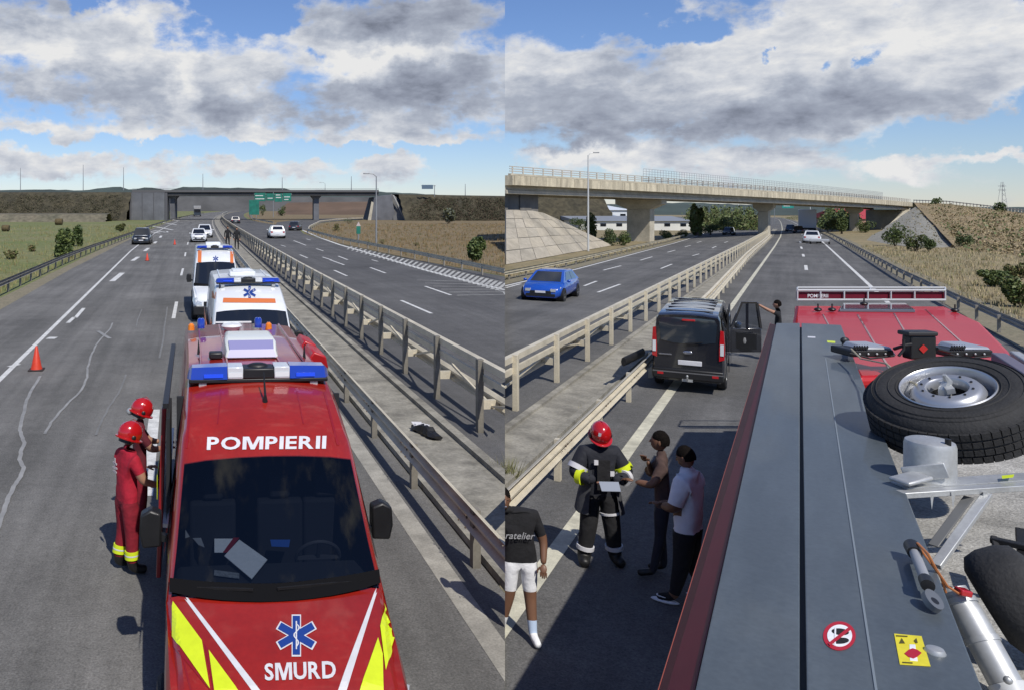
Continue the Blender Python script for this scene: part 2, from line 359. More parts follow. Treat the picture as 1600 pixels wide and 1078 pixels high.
# ------------------------------------------------------------------ ground and roads, left view
def mL(b): return interp(b, [(-50,0),(45,0),(79,.25),(130,.75),(189,1.6),(230,2.5),(266,3.7),(330,6.5),(418,12),(500,19),(600,30),(900,75),(1500,200),(2500,420)])
def mR(b): return interp(b, [(-50,0),(70,0),(140,0),(200,-.2),(300,-1.2),(420,-3),(600,-6),(900,-12),(1500,-30)])
BS = [-8,0,8,16,24,32,40,50,60,70,79,95,112,130,150,170,189,210,230,250,266,298,330,370,418,460,500,550,600,700,800,900,1200,1500]
mb = MB(); mb.add([(-4500,-60,-.03),(4500,-60,-.03),(4500,7000,-.03),(-4500,7000,-.03)], [(0,1,2,3)]); struct('ground', mb, GRASSL, 'L')
mb = MB(); strip(mb, [(-9.3-.02*max(0,0), b) if b < 120 else (mL(b)-8.9, b) for b in BS], [(mL(b)+5.3, b) for b in BS], 'L', -.02); struct('verge', mb, VERGE, 'L')
mb = MB(); strip(mb, [(interp(b,[(36,-8.2),(58,-8.5),(107,-8.15),(130,-7.9),(200,-6.2)]) if b < 200 else mL(b)-8.2, b) for b in BS], [(mL(b)+3.62, b) for b in BS], 'L', 0); struct('road', mb, ASPL, 'L')
# far side carriageway with the exit ramp curving off to the right
edge = [(-8,19.9),(51,19.7),(68,18.1),(98,16.9),(130,17.5),(150,19.5),(170,21.0)]
mb = MB(); strip(mb, [(mL(b)+5.2, b) for b in BS], [(interp(b, edge) if b <= 170 else mL(b)+interp(b,[(170,19.4),(210,15.8),(260,14)]), b) for b in BS], 'L', 0)
struct('road', mb, ASPL2, 'L')
rl = [(17.5,150),(18.5,185),(22,215),(30,245),(42,270),(58,292),(85,318),(130,345)]; rr = [(21.6,148),(24.5,172),(29.5,200),(38,225),(49,246),(66,266),(93,290),(138,315)]
mb = MB(); strip(mb, rl, rr, 'L', .004); struct('exit_ramp', mb, ASPL2, 'L')
mb = MB(); strip(mb, [(20.2,-8),(20,51),(18.3,68),(17.1,98),(17.8,130),(20,150),(22.5,160),(25,172),(30,199),(38.5,224),(50,245)], [(900,-8),(900,51),(900,68),(900,98),(900,130),(900,150),(900,160),(900,172),(900,199),(900,224),(900,245)], 'L', -.012)
struct('dry_field', mb, GRASSI, 'L')
mb = MB(); strip(mb, [(mL(b)+15, b) for b in (185,230,266,330,418,600)], [(19+0*1,185),(28,240),(45,272),(90,325),(200,418),(500,600)], 'L', -.01); struct('dry_field', mb, GRASSI, 'L')
# concrete gutter of the central reserve
mb = MB(); g = [b for b in BS if b < 420]
for x0, x1, z in ((3.64,3.80,.10),(3.80,5.0,.03),(5.0,5.18,.12)):
    vs = []
    for b in g: m = mL(b); vs += [(m+x0,b,0),(m+x0,b,z),(m+x1,b,z),(m+x1,b,0)]
    fs = []
    for i in range(len(g)-1):
        for k in range(3): fs.append((4*i+k, 4*i+k+1, 4*i+5+k, 4*i+4+k))
    mb.add(vs, fs)
struct('gutter', mb, GUT, 'L')
# markings
mb = MB()
line(mb, [(3.08+mL(b), b) for b in BS if b < 420], .27, 'L', .004)
struct('road_marking', mb, pm('worn_shoulder_line', (.33,.315,.275), .85, var=.3, vs=2.5, fine=.2, fs=40), 'L'); mb = MB()
line(mb, [(-4.9,-8),(-4.95,22),(-5.35,45),(-6.0,83),(-6.1,110),(-5.9,134),(-5.2,180),(-3.9,230)], .15, 'L', .004)
struct('road_marking', mb, PAINT, 'L')
def dashes(mb, side, pts, w=.16, z=.008):
    for a0, b0, a1, b1 in pts: line(mb, [(a0,b0),(a1,b1)], w, side, z)
mb = MB()
D = lambda u0, v0, u1, v1: G('L', u0, v0)+G('L', u1, v1)
for q in ((276,472,271,498),(286,420,283,431),(290,395,289,401),(294,379,293,383),(242,640,228,775)):
    dashes(mb, 'L', [D(*q)], .15 if q[1] < 600 else .22)
for q in ((191,427,175,440),(216,402,207,408),(232,388,226,393),(244,378,241,381),(252,369,250,372),(262,362,260,364)): dashes(mb, 'L', [D(*q)], .34)
for q in ((131,482,118,497),(116,496,106,505)): dashes(mb, 'L', [D(*q)], .16)
line(mb, [G('L',84,527),G('L',78,530)], .3, 'L', .008); line(mb, [G('L',30,569),G('L',14,573)], .16,'L',.008)
for q in ((240,361,262,364),(238,354,270,360),(230,362,250,365),(252,348,276,352),(262,343,280,346)): dashes(mb, 'L', [D(*q)], .5)
struct('lane_dash', mb, PAINT, 'L')
mb = MB()
O2 = lambda x, y: (390+x/3.9925, 260+y/3.9925)
def DZ(x0, y0, x1, y1): p = O2(x0,y0); q = O2(x1,y1); return G('L', *p)+G('L', *q)
for q in ((945,838,1135,920),(1095,750,1255,805),(527,650,608,686),(752,633,848,668),(455,568,512,586),(500,585,590,617),(553,562,612,585),(313,553,362,574),(415,515,460,530),(275,465,352,495),(355,455,380,462),(195,493,225,502),(762,585,800,595)):
    dashes(mb, 'L', [DZ(*q)], .16)
struct('lane_dash', mb, PAINT, 'L')
# hatched wedge beside the edge line
mb = MB()
wl = [O2(x, y) for x, y in ((330,400),(420,440),(560,490),(700,530),(900,590),(1100,650),(1350,715),(1600,775))]
for p0, p1 in zip(wl, wl[1:]): line(mb, [G('L', *p0), G('L', *p1)], .35, 'L', .004)
struct('road_marking', mb, PAINT, 'L')
mb = MB()
for i in range(34):
    t = i/33; x = 640+960*t; y = 500+ (730-500)*t; y2 = y+ 20+26*t
    a0 = G('L', *O2(x, y)); a1 = G('L', *O2(x-30-30*t, y2)); line(mb, [a0, a1], .20, 'L', .008)
for i in range(6):
    line(mb, [G('L', *O2(1045+i*50, 712+i*19)), G('L', *O2(1380+i*50, 722+i*16)), G('L', *O2(1600, 745+i*15))], .13, 'L', .012)
struct('hatch_marking', mb, pm('worn_road_paint', (.42,.42,.40), .8, var=.35, vs=1.2, fine=.2, fs=30), 'L')
# sealed cracks snaking over the asphalt
mb = MB()
cr1 = [(63,588),(50,610),(40,630),(36,650),(31,670),(34,682),(38,692),(33,706),(30,718),(37,730),(33,745),(22,760),(12,780),(6,800),(-6,830)]
cr2 = [(176,505),(170,517),(162,526),(152,537),(144,552),(137,575),(136,590),(130,605),(118,620),(104,632),(92,646),(80,660),(70,678)]
cr3 = [(197,585),(188,610),(172,634),(160,655),(150,680)]; cr4 = [(222,484),(215,500),(213,512)]; cr5 = [(262,480),(258,505),(255,530),(249,560)]
def wig(c, k):
    out = []
    for i in range(len(c)-1):
        for j in range(4):
            t = j/4; out.append((c[i][0]+(c[i+1][0]-c[i][0])*t+random.uniform(-k,k), c[i][1]+(c[i+1][1]-c[i][1])*t+random.uniform(-.4,.4)))
    return out+[c[-1]]
for c, w, k in ((cr1,.075,.9),(cr2,.06,.7),):
    line(mb, [G('L', *p) for p in wig(c, k)], w, 'L', .012)
line(mb, [G('L',153,518), G('L',172,530)], .14, 'L', .016)
struct('sealed_crack', mb, SEAL, 'L')
mb = MB()
for c, w, k in ((cr3,.05,.6),(cr4,.05,.5),(cr5,.06,.5),): line(mb, [G('L', *p) for p in wig(c, k)], w, 'L', .012)
struct('sealed_crack', mb, pm('faded_sealant', (.175,.175,.172), .8, var=.2, vs=2), 'L')

# ------------------------------------------------------------------ ground and roads, right view
BR = [-12,-4,0,4,8,12,16,20,25,30,40,50,60,70,85,100,120,140,170,200,250,300,360,420,500,600,750,900,1200,1500]
mb = MB(); strip(mb, [(-4500, b) for b in (-60,1500,6000)], [(4500, b) for b in (-60,1500,6000)], 'R', -.03); struct('ground', mb, GRASSR, 'R')
mb = MB(); strip(mb, [(mR(b)-5.3, b) for b in BR], [(mR(b)+interp(b,[(0,7.6),(60,6.6),(150,6.4)]), b) for b in BR], 'R', 0); struct('road', mb, ASPR, 'R')
cw = lambda b: interp(b, [(0,-14.9),(50,-15.1),(68,-14.9),(151,-16),(200,-17.5),(300,-22),(420,-29),(600,-42),(1500,-180)])
mb = MB(); strip(mb, [(cw(b)-.9, b) for b in BR], [(mR(b)-5.28, b) for b in BR], 'R', .002); struct('road', mb, ASPR, 'R')
mb = MB(); strip(mb, [(cw(b)-2.2, b) for b in BR], [(cw(b)-.4, b) for b in BR], 'R', .02); struct('verge', mb, VERGE, 'R')
mb = MB(); strip(mb, [(mR(b)+interp(b,[(0,6.5),(60,6.3),(150,6.0)]), b) for b in BR], [(mR(b)+interp(b,[(0,9.0),(60,8.2),(150,8)]), b) for b in BR], 'R', .02); struct('verge', mb, VERGE, 'R')
mb = MB()
for x0, x1, z in ((-5.15,-5.0,.10),(-5.0,-4.15,.035),(-4.15,-4.0,.11)):
    g = [b for b in BR if b < 360]; vs = []
    for b in g: m = mR(b); h = gz('R', b); vs += [(m+x0,b,h),(m+x0,b,h+z),(m+x1,b,h+z),(m+x1,b,h)]
    fs = []
    for i in range(len(g)-1):
        for k in range(3): fs.append((4*i+k, 4*i+k+1, 4*i+5+k, 4*i+4+k))
    mb.add(vs, fs)
struct('gutter', mb, GUT, 'R')
mb = MB(); line(mb, [(mR(b)-2.72, b) for b in BR], .22, 'R', .008); struct('road_marking', mb, PAINTY, 'R')
mb = MB(); line(mb, [(mR(b)+interp(b,[(0,4.0),(62,3.92),(150,3.6)]), b) for b in BR], .22, 'R', .008); line(mb, [(cw(b)-.15, b) for b in BR], .2, 'R', .008)
line(mb, [G('R',1600,357.5),G('R',1340,356)], .01, 'R', .008)
struct('road_marking', mb, PAINT, 'R')
mb = MB()
def DR(x0, y0, x1, y1, ox=780, oy=230, s=3.9925): return G('R', ox+x0/s, oy+y0/s)+G('R', ox+x1/s, oy+y1/s)
for q in ((650,770,760,742),(880,708,955,686),(1050,658,1098,645),(1158,625,1195,615),(1232,598,1262,590),(615,908,755,857),(530,868,608,838),(1008,760,1078,732),(1205,680,1248,668),(1328,632,1355,620),(1405,598,1428,590),(40,880,135,855)):
    dashes(mb, 'R', [DR(*q)], .17, .012)
for q in ((387,658,391,685),(372,596,376,610),(361,555,366,567),(355,527,360,535)): dashes(mb, 'R', [DR(*q, 1150, 230, 3.5556)], .24, .012)
struct('lane_dash', mb, PAINT, 'R')
# ------------------------------------------------------------------ guardrails
def wprof(h=.31, d=.083):
    """W-beam section (offset, height)"""
    return [(0,-h/2),(-d*.35,-h*.45),(-d,-h*.33),(-d,-h*.18),(-d*.1,-h*.05),(-d*.1,h*.05),(-d,h*.18),(-d,h*.33),(-d*.35,h*.45),(0,h/2)]
def beam_mb(path, sgn, zc, prof, side, thick=.012):
    """sweep a profile along (a, b) points; sgn = which way the ridges face"""
    mb = MB(); rings = []
    for a, b in path:
        h = gz(side, b)+zc
        rings.append([(a+sgn*o, b, h+z) for o, z in prof]+[(a+sgn*(o-thick), b, h+z) for o, z in prof[::-1]])
    mb.loft(rings); return mb
def keep(side, a, b):
    th = AZS-AZ[side]; s = a*math.cos(th)-b*math.sin(th); return (s < -.05) if side == 'L' else (s > .05)
def rail_root(name, label, side, group=None):
    o = bpy.data.objects.new(name, None); COL.objects.link(o); o.rotation_euler = (0,0,-AZ[side]); return tag(o, label, 'guardrail', group)
def spans(bs, f, n=2):
    return [[(f(x), x) for x in frange(b0, b1, n)] for b0, b1 in zip(bs, bs[1:])]
def put(parent, name, me_obj, a, b, z, first):
    if first[0] is None: first[0] = me_obj(); o = first[0]
    else: o = first[0].copy(); COL.objects.link(o)
    o.parent = parent; o.location = (a, b, z); return o
def low_rail(label, side, f, bs, sgn, mat, pmat, zc=.62, name='guardrail', double=False, dpost=.18, nspan=1, postoff=.1, thick_prof=None):
    r = rail_root(name, label, side)
    for sp in spans(bs, f, 2):
        if not any(keep(side, *p) for p in sp): continue
        o = beam_mb(sp, sgn, zc, thick_prof or wprof(), side).build('beam', mat, r, smooth=25, clip=side)
        if double: beam_mb([(a-sgn*.30, b) for a, b in sp], -sgn, zc, wprof(), side).build('beam', mat, r, smooth=25, clip=side)
    first = [None]; fp = lambda: MB().box(-.05,.05,-.06,.06,-.05,zc+.10).build('post', pmat)
    fb = [None]; fbk = lambda: MB().box(-.09,.09,-.07,.07,zc-.12,zc+.10).build('spacer', pmat)
    def bolts():
        m = MB()
        for y in (-.13,.13):
            for z in (-.10,.10): m.ell((sgn*.072,y,zc+z*.75), (.012,.016,.016), 6, 4)
        m.ell((sgn*.012,0,zc), (.014,.022,.022), 6, 4); o = m.build('bolt', RUST); o['kind'] = 'stuff'; return o
    fbo = [None]
    for b in bs:
        a = f(b)-sgn*postoff
        if keep(side, a, b):
            put(r, 'post', fp, a, b, gz(side, b), first)
            if b < 32 and keep(side, a+sgn*.2, b): put(r, 'bolt', bolts, f(b), b, gz(side, b), fbo)
    return r
# left view: low beam beside the parked vehicles
bs = [-1.5+2.9*k for k in range(28)]
low_rail('cream double-ridged guardrail running right beside the parked emergency vehicles', 'L', lambda b: 3.42+mL(b), bs, -1, GALV, GALVP, zc=.62, postoff=.10)
r = low_rail('weathered outer guardrail along the left verge by the green meadow', 'L', lambda b: interp(b, [(36,-9.3),(42,-9.41),(64,-9.6),(80,-9.4),(112,-8.5),(160,-7.6),(223,-5.9),(300,-1.5),(420,6)]), [22+3.2*k for k in range(30)]+[125,135,145,160,175,190,210,230,260,300,350,420], 1, GALVD, GALVP, zc=.62)
low_rail('long cream guardrail beyond the far carriageway curving along the exit ramp by the dry field', 'L',
         lambda b: interp(b, [(30,19.4),(48,18.5),(68,18.4),(98,17.4),(130,18.2),(150,21.2),(172,25.5),(200,31),(225,39.5),(246,51),(266,68)]), [44+4*k for k in range(27)]+[156,164,172,181,190,200,212,225,235,246], -1, GALV, GALVD, zc=.6)
low_rail('short cream guardrail on the gore between main road and exit ramp', 'L', lambda b: interp(b, [(188,18.3),(240,17.5),(325,22.5),(420,29)]), [188,198,208,220,235,250,270,295,325,370,420], -1, GALV, GALVD, zc=.6)
# tall left barrier: posts 1.45 m high, top box beam, mid rail, lattice and the lower double beams
def tall_rail(label, side, f, bs, mat, pmat, H, braceside, low=True, bright=None):
    r = rail_root('barrier', label, side); s = braceside
    box = [(-.07,-.09),(.07,-.09),(.07,.09),(-.07,.09)]
    for i, sp in enumerate(spans(bs, f, 2)):
        if not any(keep(side, *p) for p in sp): continue
        far = sp[0][1] > 90
        def sweep(off, zc, w, h):
            mb = MB(); mb.loft([[(a+off+x*w/.14, b, gz(side,b)+zc+z*h/.18) for x, z in box] for a, b in sp]); return mb
        sweep(s*.10, H-.07, .13, .14).build('top_beam', mat, r, smooth=0, clip=side)
        sweep(s*.07, H-.34, .06, .13).build('middle_rail', mat, r, smooth=0, clip=side)
        beam_mb([(a+s*.42, b) for a, b in sp], s, .55, wprof(.33), side).build('lower_beam', mat, r, smooth=25, clip=side)
        if not far:
            (a0, b0), (a1, b1) = sp; m = MB()
            g0, g1 = gz(side, b0), gz(side, b1)
            if i % 2: m.bar((a0+s*.05, b0, H-.3+g0), (a1+s*.25, b1, .5+g1), .045, .045)
            else: m.bar((a1+s*.05, b1, H-.3+g1), (a0+s*.25, b0, .5+g0), .045, .045)
            m.build('brace', mat, r, smooth=0, clip=side)
    first = [None]; fp = lambda: MB().box(-.06,.06,-.075,.075,-.02,H+.03).build('post', pmat, bevel=.008)
    f2 = [None]; fq = lambda: MB().box(.05,.38,-.05,.05,.46,.64).build('spacer_bracket', mat) if s > 0 else MB().box(-.38,-.05,-.05,.05,.46,.64).build('spacer_bracket', mat)
    for b in bs:
        a = f(b)
        if keep(side, a, b):
            put(r, 'post', fp, a, b, gz(side, b), first)
            if b < 80 and keep(side, a+s*.4, b): put(r, 'spacer_bracket', fq, a, b, gz(side, b), f2)
    return r
bs = [16.1+2.9*k for k in range(-2, 46)]+[150,154,158,162,167,172,178,184,190,198,206,215,225,236,248,266,290,318,350,385,418]
tall_rail('tall weathered steel barrier with posts coloured dark as if backlit in the central reserve of the left road', 'L', lambda b: 5.70+mL(b), bs, GALV, GALVP, 1.42, 1)
bs = [11.5+3.8*k for k in range(0, 50)]+[205,210,216,222,229,237,246,256,268,282]
tall_rail('tall cream steel barrier with braced posts in the central reserve of the right road', 'R', lambda b: interp(b,[(0,-5.5),(40,-5.38),(110,-5.2),(200,-5.2),(300,-8)])+0, bs, GALV, GALV, 1.25, -1)
low_rail('cream guardrail between the gutter and the parked black van', 'R', lambda b: mR(b)-3.3, [-3+3.5*k for k in range(9)], 1, GALV, GALV, zc=.60, postoff=.12)
low_rail('cream double guardrail continuing beyond the black van towards the bridge pier', 'R', lambda b: mR(b)+interp(b,[(28,-3.25),(46,-3.35),(90,-3.9),(110,-4.0)]), [30,34,38,42]+[46+4*k for k in range(36)], 1, GALV, GALV, zc=.62, double=True, postoff=.12)
low_rail('weathered guardrail along the far edge of the right-hand view\'s oncoming carriageway', 'R', lambda b: cw(b)-1.25, [44+4*k for k in range(24)]+[145,155,165,180,200,225,250,280,320,360,420], 1, pm('cream_weathered', (.40,.36,.26), .6, var=.25, vs=1), GALVD, zc=.55, postoff=.12)
low_rail('grey guardrail along the right verge below the tan meadow', 'R', lambda b: mR(b)+interp(b,[(0,7.6),(38,6.75),(50,6.45),(73,6.1),(165,6.0)]), [22+4*k for k in range(32)]+[155,165,175,190,205,225,250,280,320,360], -1, pm('grey_rail', (.30,.29,.27), .5, metal=.3, var=.2, vs=1), GALVD, zc=.60, postoff=-.12)
# ------------------------------------------------------------------ hills, bridges, embankments
def hills(name, side, u0, u1, ridge, dist, mat, n=90, seed=1):
    """a range of hills as solid terrain: ridge gives the skyline height at each sight line"""
    rnd = random.Random(seed); mb = MB(); rings = []
    for i in range(n):
        u = u0+(u1-u0)*i/(n-1); v = interp(u, ridge)
        top = CAMH+(321-v)*dist/1300+rnd.uniform(-1.5,1.5)*dist/3000; x = (u-420)*dist/1300
        k = x/dist
        rings.append([(x-k*dist*.14, dist*.86, -40), (x-k*dist*.06, dist*.94, top*.55-10+rnd.uniform(-1,1)), (x, dist, top), (x+k*dist*.1, dist*1.1, top*.6), (x+k*dist*.2, dist*1.2, -40)])
    mb.loft(rings, closed=False, cap=False); o = mb.build(name, mat, None, smooth=60); o['kind'] = 'structure'; return o
hills('hills', 'L', -300, 787, [(-300,299),(0,298),(80,297),(130,298),(175,293),(190,293),(205,298),(220,294),(235,293),(262,298),(285,293),(310,293),(330,294),(445,295),(455,299),(470,300),(490,297),(590,300),(700,306),(789,308)], 3200, HILL, seed=3)
hills('hills', 'R', 790, 1650, [(790,322),(900,320),(1000,319),(1040,318),(1090,317),(1150,320),(1250,321),(1330,322),(1450,325),(1650,326)], 4200, HILL, seed=5)
DIRV = lambda p: Vector(p)
# left bridge: a low deck across the road, its backlit shade painted in, banks on both sides
def W(u, v, y):                       # the point at forward distance y on a sight line
    return Vector(((u-420)*y/1300, y, CAMH-(v-321)*y/1300))
def wthing(name, label, cat, p, group=None):
    o = bpy.data.objects.new(name, None); COL.objects.link(o); o.location = p; return tag(o, label, cat, group)
def wbuild(mb, name, mat, parent, **k):
    L = parent.location
    if parent.location.x > 20 and parent.location.y < 260 and parent.get('category') in ('bridge','retaining slope') and parent.name != 'overpass_bridge': k['wclip'] = 'R'
    return mb.build(name, mat, parent, off=(L.x, L.y, L.z), **k)
YB = 250
br = wthing('overpass_bridge', 'dark low overpass bridge crossing the motorway in the distance of the left view', 'bridge', (-40, YB, 0))
def deckL(z0, z1, y0, y1, x0=-41, x1=33): return MB().box(x0, x1, y0, y1, z0, z1)
wbuild(deckL(7.35, 8.35, YB, YB+11), 'girder', BRIDGED, br); wbuild(deckL(8.352, 8.95, YB-.6, YB+11.6), 'deck_edge', pm('deck_edge_shade', (.10,.10,.105), .9), br)  # deck edge colour carries the same painted backlit shade
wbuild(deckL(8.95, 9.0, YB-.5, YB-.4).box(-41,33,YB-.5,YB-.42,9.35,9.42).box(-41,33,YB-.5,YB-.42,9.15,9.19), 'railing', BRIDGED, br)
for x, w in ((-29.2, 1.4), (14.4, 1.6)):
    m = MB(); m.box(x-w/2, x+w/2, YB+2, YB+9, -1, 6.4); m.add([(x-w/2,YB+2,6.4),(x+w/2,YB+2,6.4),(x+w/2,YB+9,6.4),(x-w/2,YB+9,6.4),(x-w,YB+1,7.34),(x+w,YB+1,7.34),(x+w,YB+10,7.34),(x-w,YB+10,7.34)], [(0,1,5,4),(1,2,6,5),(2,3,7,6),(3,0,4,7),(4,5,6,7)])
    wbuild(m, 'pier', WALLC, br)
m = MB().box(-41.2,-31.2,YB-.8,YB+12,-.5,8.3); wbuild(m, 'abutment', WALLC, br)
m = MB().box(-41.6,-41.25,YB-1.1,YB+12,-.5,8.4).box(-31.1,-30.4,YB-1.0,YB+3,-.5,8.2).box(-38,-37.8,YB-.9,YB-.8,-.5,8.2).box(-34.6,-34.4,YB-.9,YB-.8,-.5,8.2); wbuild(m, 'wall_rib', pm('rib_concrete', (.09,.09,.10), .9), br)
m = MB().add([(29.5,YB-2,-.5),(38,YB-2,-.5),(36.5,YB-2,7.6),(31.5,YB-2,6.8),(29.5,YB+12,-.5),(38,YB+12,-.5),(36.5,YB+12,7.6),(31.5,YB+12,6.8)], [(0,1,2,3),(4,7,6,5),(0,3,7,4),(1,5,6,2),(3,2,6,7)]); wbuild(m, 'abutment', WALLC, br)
m = MB().add([(29.4,YB-2.3,-.5),(30.4,YB-2.3,-.5),(31.2,YB-2.3,5.2),(30.6,YB-2.3,5.6),(29.4,YB-2,-.5),(30.4,YB-2,-.5),(31.2,YB-2,5.2),(30.6,YB-2,5.6)], [(0,1,2,3),(0,3,7,4),(1,5,6,2)]); wbuild(m, 'painted_sunlit_edge', BRIDGE, br)  # paler concrete strip paints sunlight onto the abutment's edge
# paved cone beside the right abutment
m = MB(); ap = (37, YB+2, 8.0); base = [(37,YB-3,-.4),(40,YB-5,-.4),(43.5,YB-4,-.4),(47,YB-1,-.4),(50,YB+5,-.4)]
m.add([ap]+base, [(0,i,i+1) for i in range(1,5)]+[(0,5,1)])
tag(m.build('paved_cone', pm('paved_cone_grey', (.13,.13,.13), .9, var=.3, vs=.4)), 'grey paved slope cone beside the right end of the dark bridge', 'retaining slope')
m = MB().bar((37.2,YB-1,7.4),(40.3,YB-5.4,-.2),.5,.3); tag(m.build('drain_channel', pm('drain_light', (.26,.26,.25),.9)), 'pale concrete drainage channel running down the paved cone by the left bridge', 'drain')
def bank(name, label, pts, mat, w=14, n=60, rough=.35, seed=2, clip=None, steep=1.6, kind=None):
    """an earth bank: crest points (x, y, ztop, zbase); both slopes are real terrain"""
    rnd = random.Random(seed); rings = []
    L = [0]
    for p, q in zip(pts, pts[1:]): L.append(L[-1]+math.hypot(q[0]-p[0], q[1]-p[1]))
    for i in range(n):
        t = L[-1]*i/(n-1); f = [interp(t, [(l, p[k]) for l, p in zip(L, pts)]) for k in range(4)]
        j = max(0, min(len(pts)-2, sum(1 for l in L[1:] if l < t))); dx, dy = pts[j+1][0]-pts[j][0], pts[j+1][1]-pts[j][1]; d = math.hypot(dx, dy); nx, ny = dy/d, -dx/d
        h = f[2]-f[3]; ring = []
        for s in (1,.85,.7,.55,.4,.25,.12,0):
            o = h*steep*s; ring.append((f[0]+nx*(o+1)+rnd.uniform(-.3,.3), f[1]+ny*(o+1), f[3]-.3+h*(1-s)+ (rnd.uniform(-rough,rough) if 0 < s < 1 else 0)))
        ring.append((f[0]-nx*w, f[1]-ny*w, f[2])); ring.append((f[0]-nx*(w+h*steep), f[1]-ny*(w+h*steep), f[3]-.5)); rings.append(ring)
    mb = MB(); mb.loft(rings, closed=False, cap=False); o = mb.build(name, mat, None, smooth=60)
    if kind or not label: o['kind'] = 'structure'
    return o
bank('embankment', None, [(-260,YB,8.6,0),(-41,YB,8.6,0)], BANKL, n=90, rough=.5, steep=1.3)
bank('embankment', None, [(39,YB,8.0,0),(60,YB,7.6,0),(100,YB,7.0,0)], BANKL, n=60, rough=.5, steep=1.3)
# a lighter track at the foot of the left bank, and a second bank far beyond the bridge
m = MB().box(-200,-41,YB-20,YB-18.6,-.3,2.6); 
bank('embankment', None, [(-260,YB-24,2.4,0),(-44,YB-22,2.2,0)], pm('pale_brush', (.10,.095,.065), .95, col2=(.16,.14,.10), vs=.3, fine=.3, fs=1), n=90, rough=.3, w=3)
bank('embankment', None, [(-160,620,11.5,-1),(140,640,10.5,-1)], pm('far_bank', (.085,.085,.085), .95, var=.3, vs=.05), n=50, rough=.3, w=8)
bank('embankment', None, [(10,430,6.0,-1),(60,420,6.5,-1),(120,400,6.5,-1)], pm('rusty_field', (.13,.085,.055), .95, var=.3, vs=.05), n=40, rough=.3, w=30, steep=6)
# ---- right bridge: a pale skewed overpass
P0, P1 = Vector((28.3, 100, 0)), Vector((200, 260, 0)); DV = (P1-P0).normalized(); NV = Vector((DV.y, -DV.x, 0))   # NV points to the camera side
def BP(t): return P0+(P1-P0)*t
def zbot(t): return 5.88+(3.0-5.88)*t+1.0*t*(1-t)          # underside of the girders
br2 = wthing('overpass_bridge', 'pale cream concrete overpass with railings crossing the right-hand motorway', 'bridge', BP(.05)+Vector((0,0,4)))
T = frange(.0012, 1.0, 34)
def bsweep(prof, ts=T):
    mb = MB(); mb.loft([[tuple(BP(t)+NV*o+Vector((0,0,zbot(t)+z))) for o, z in prof] for t in ts]); return mb
wbuild(bsweep([(.15,0),(.15,.42),(-.10,.50),(-.10,1.0),(-.55,1.0),(-.55,0)]), 'girder', BRIDGE, br2, smooth=20)
wbuild(bsweep([(-9.5,0),(-9.5,1.0),(-.6,1.0),(-.6,.95),(-9.0,.95),(-9.0,0)]), 'girder', BRIDGE, br2, smooth=20)
wbuild(bsweep([(.9,1.0),(.95,1.03),(.95,2.15),(.5,2.2),(-10.5,2.2),(-10.5,1.0)]), 'deck', pm('stained_deck_concrete', (.54,.48,.35), .85, var=.35, vs=.9, fine=.12, fs=5, stretch=(1,1,.25)), br2, smooth=20)
wbuild(bsweep([(.7,2.2),(.7,2.42),(.35,2.42),(.35,2.2)]), 'kerb', BRIDGE, br2, smooth=20)
for z in (2.65, 2.93, 3.22):
    wbuild(bsweep([(.60,z),(.60,z+.10),(.50,z+.10),(.50,z)]), 'rail', pm('rail_cream', (.45,.42,.36), .6), br2, smooth=0)
fb = None
for i in range(95):
    t = .004+i*.0104; p = BP(t)+NV*.55-br2.location
    if fb is None: fb = MB().box(-.07,.07,-.07,.07,2.2,3.32).build('railing_post', MATS['rail_cream'], br2, smooth=0); o = fb
    else: o = fb.copy(); COL.objects.link(o)
    o.location = (p.x, p.y, zbot(t)-br2.location.z)
# joints and stains: short precast fascia panels between real gaps
m = MB()
for i in range(62):
    t = .003+i*.016; q = BP(t)+NV*.955+Vector((0,0,zbot(t)+1.6)); m.obox(q, (.07,.02,1.05), Matrix((NV.cross(Vector((0,0,1))), NV, Vector((0,0,1)))).transposed())
o = wbuild(m, 'fascia_joint', pm('joint_dark', (.19,.16,.11), .9), br2, smooth=0)
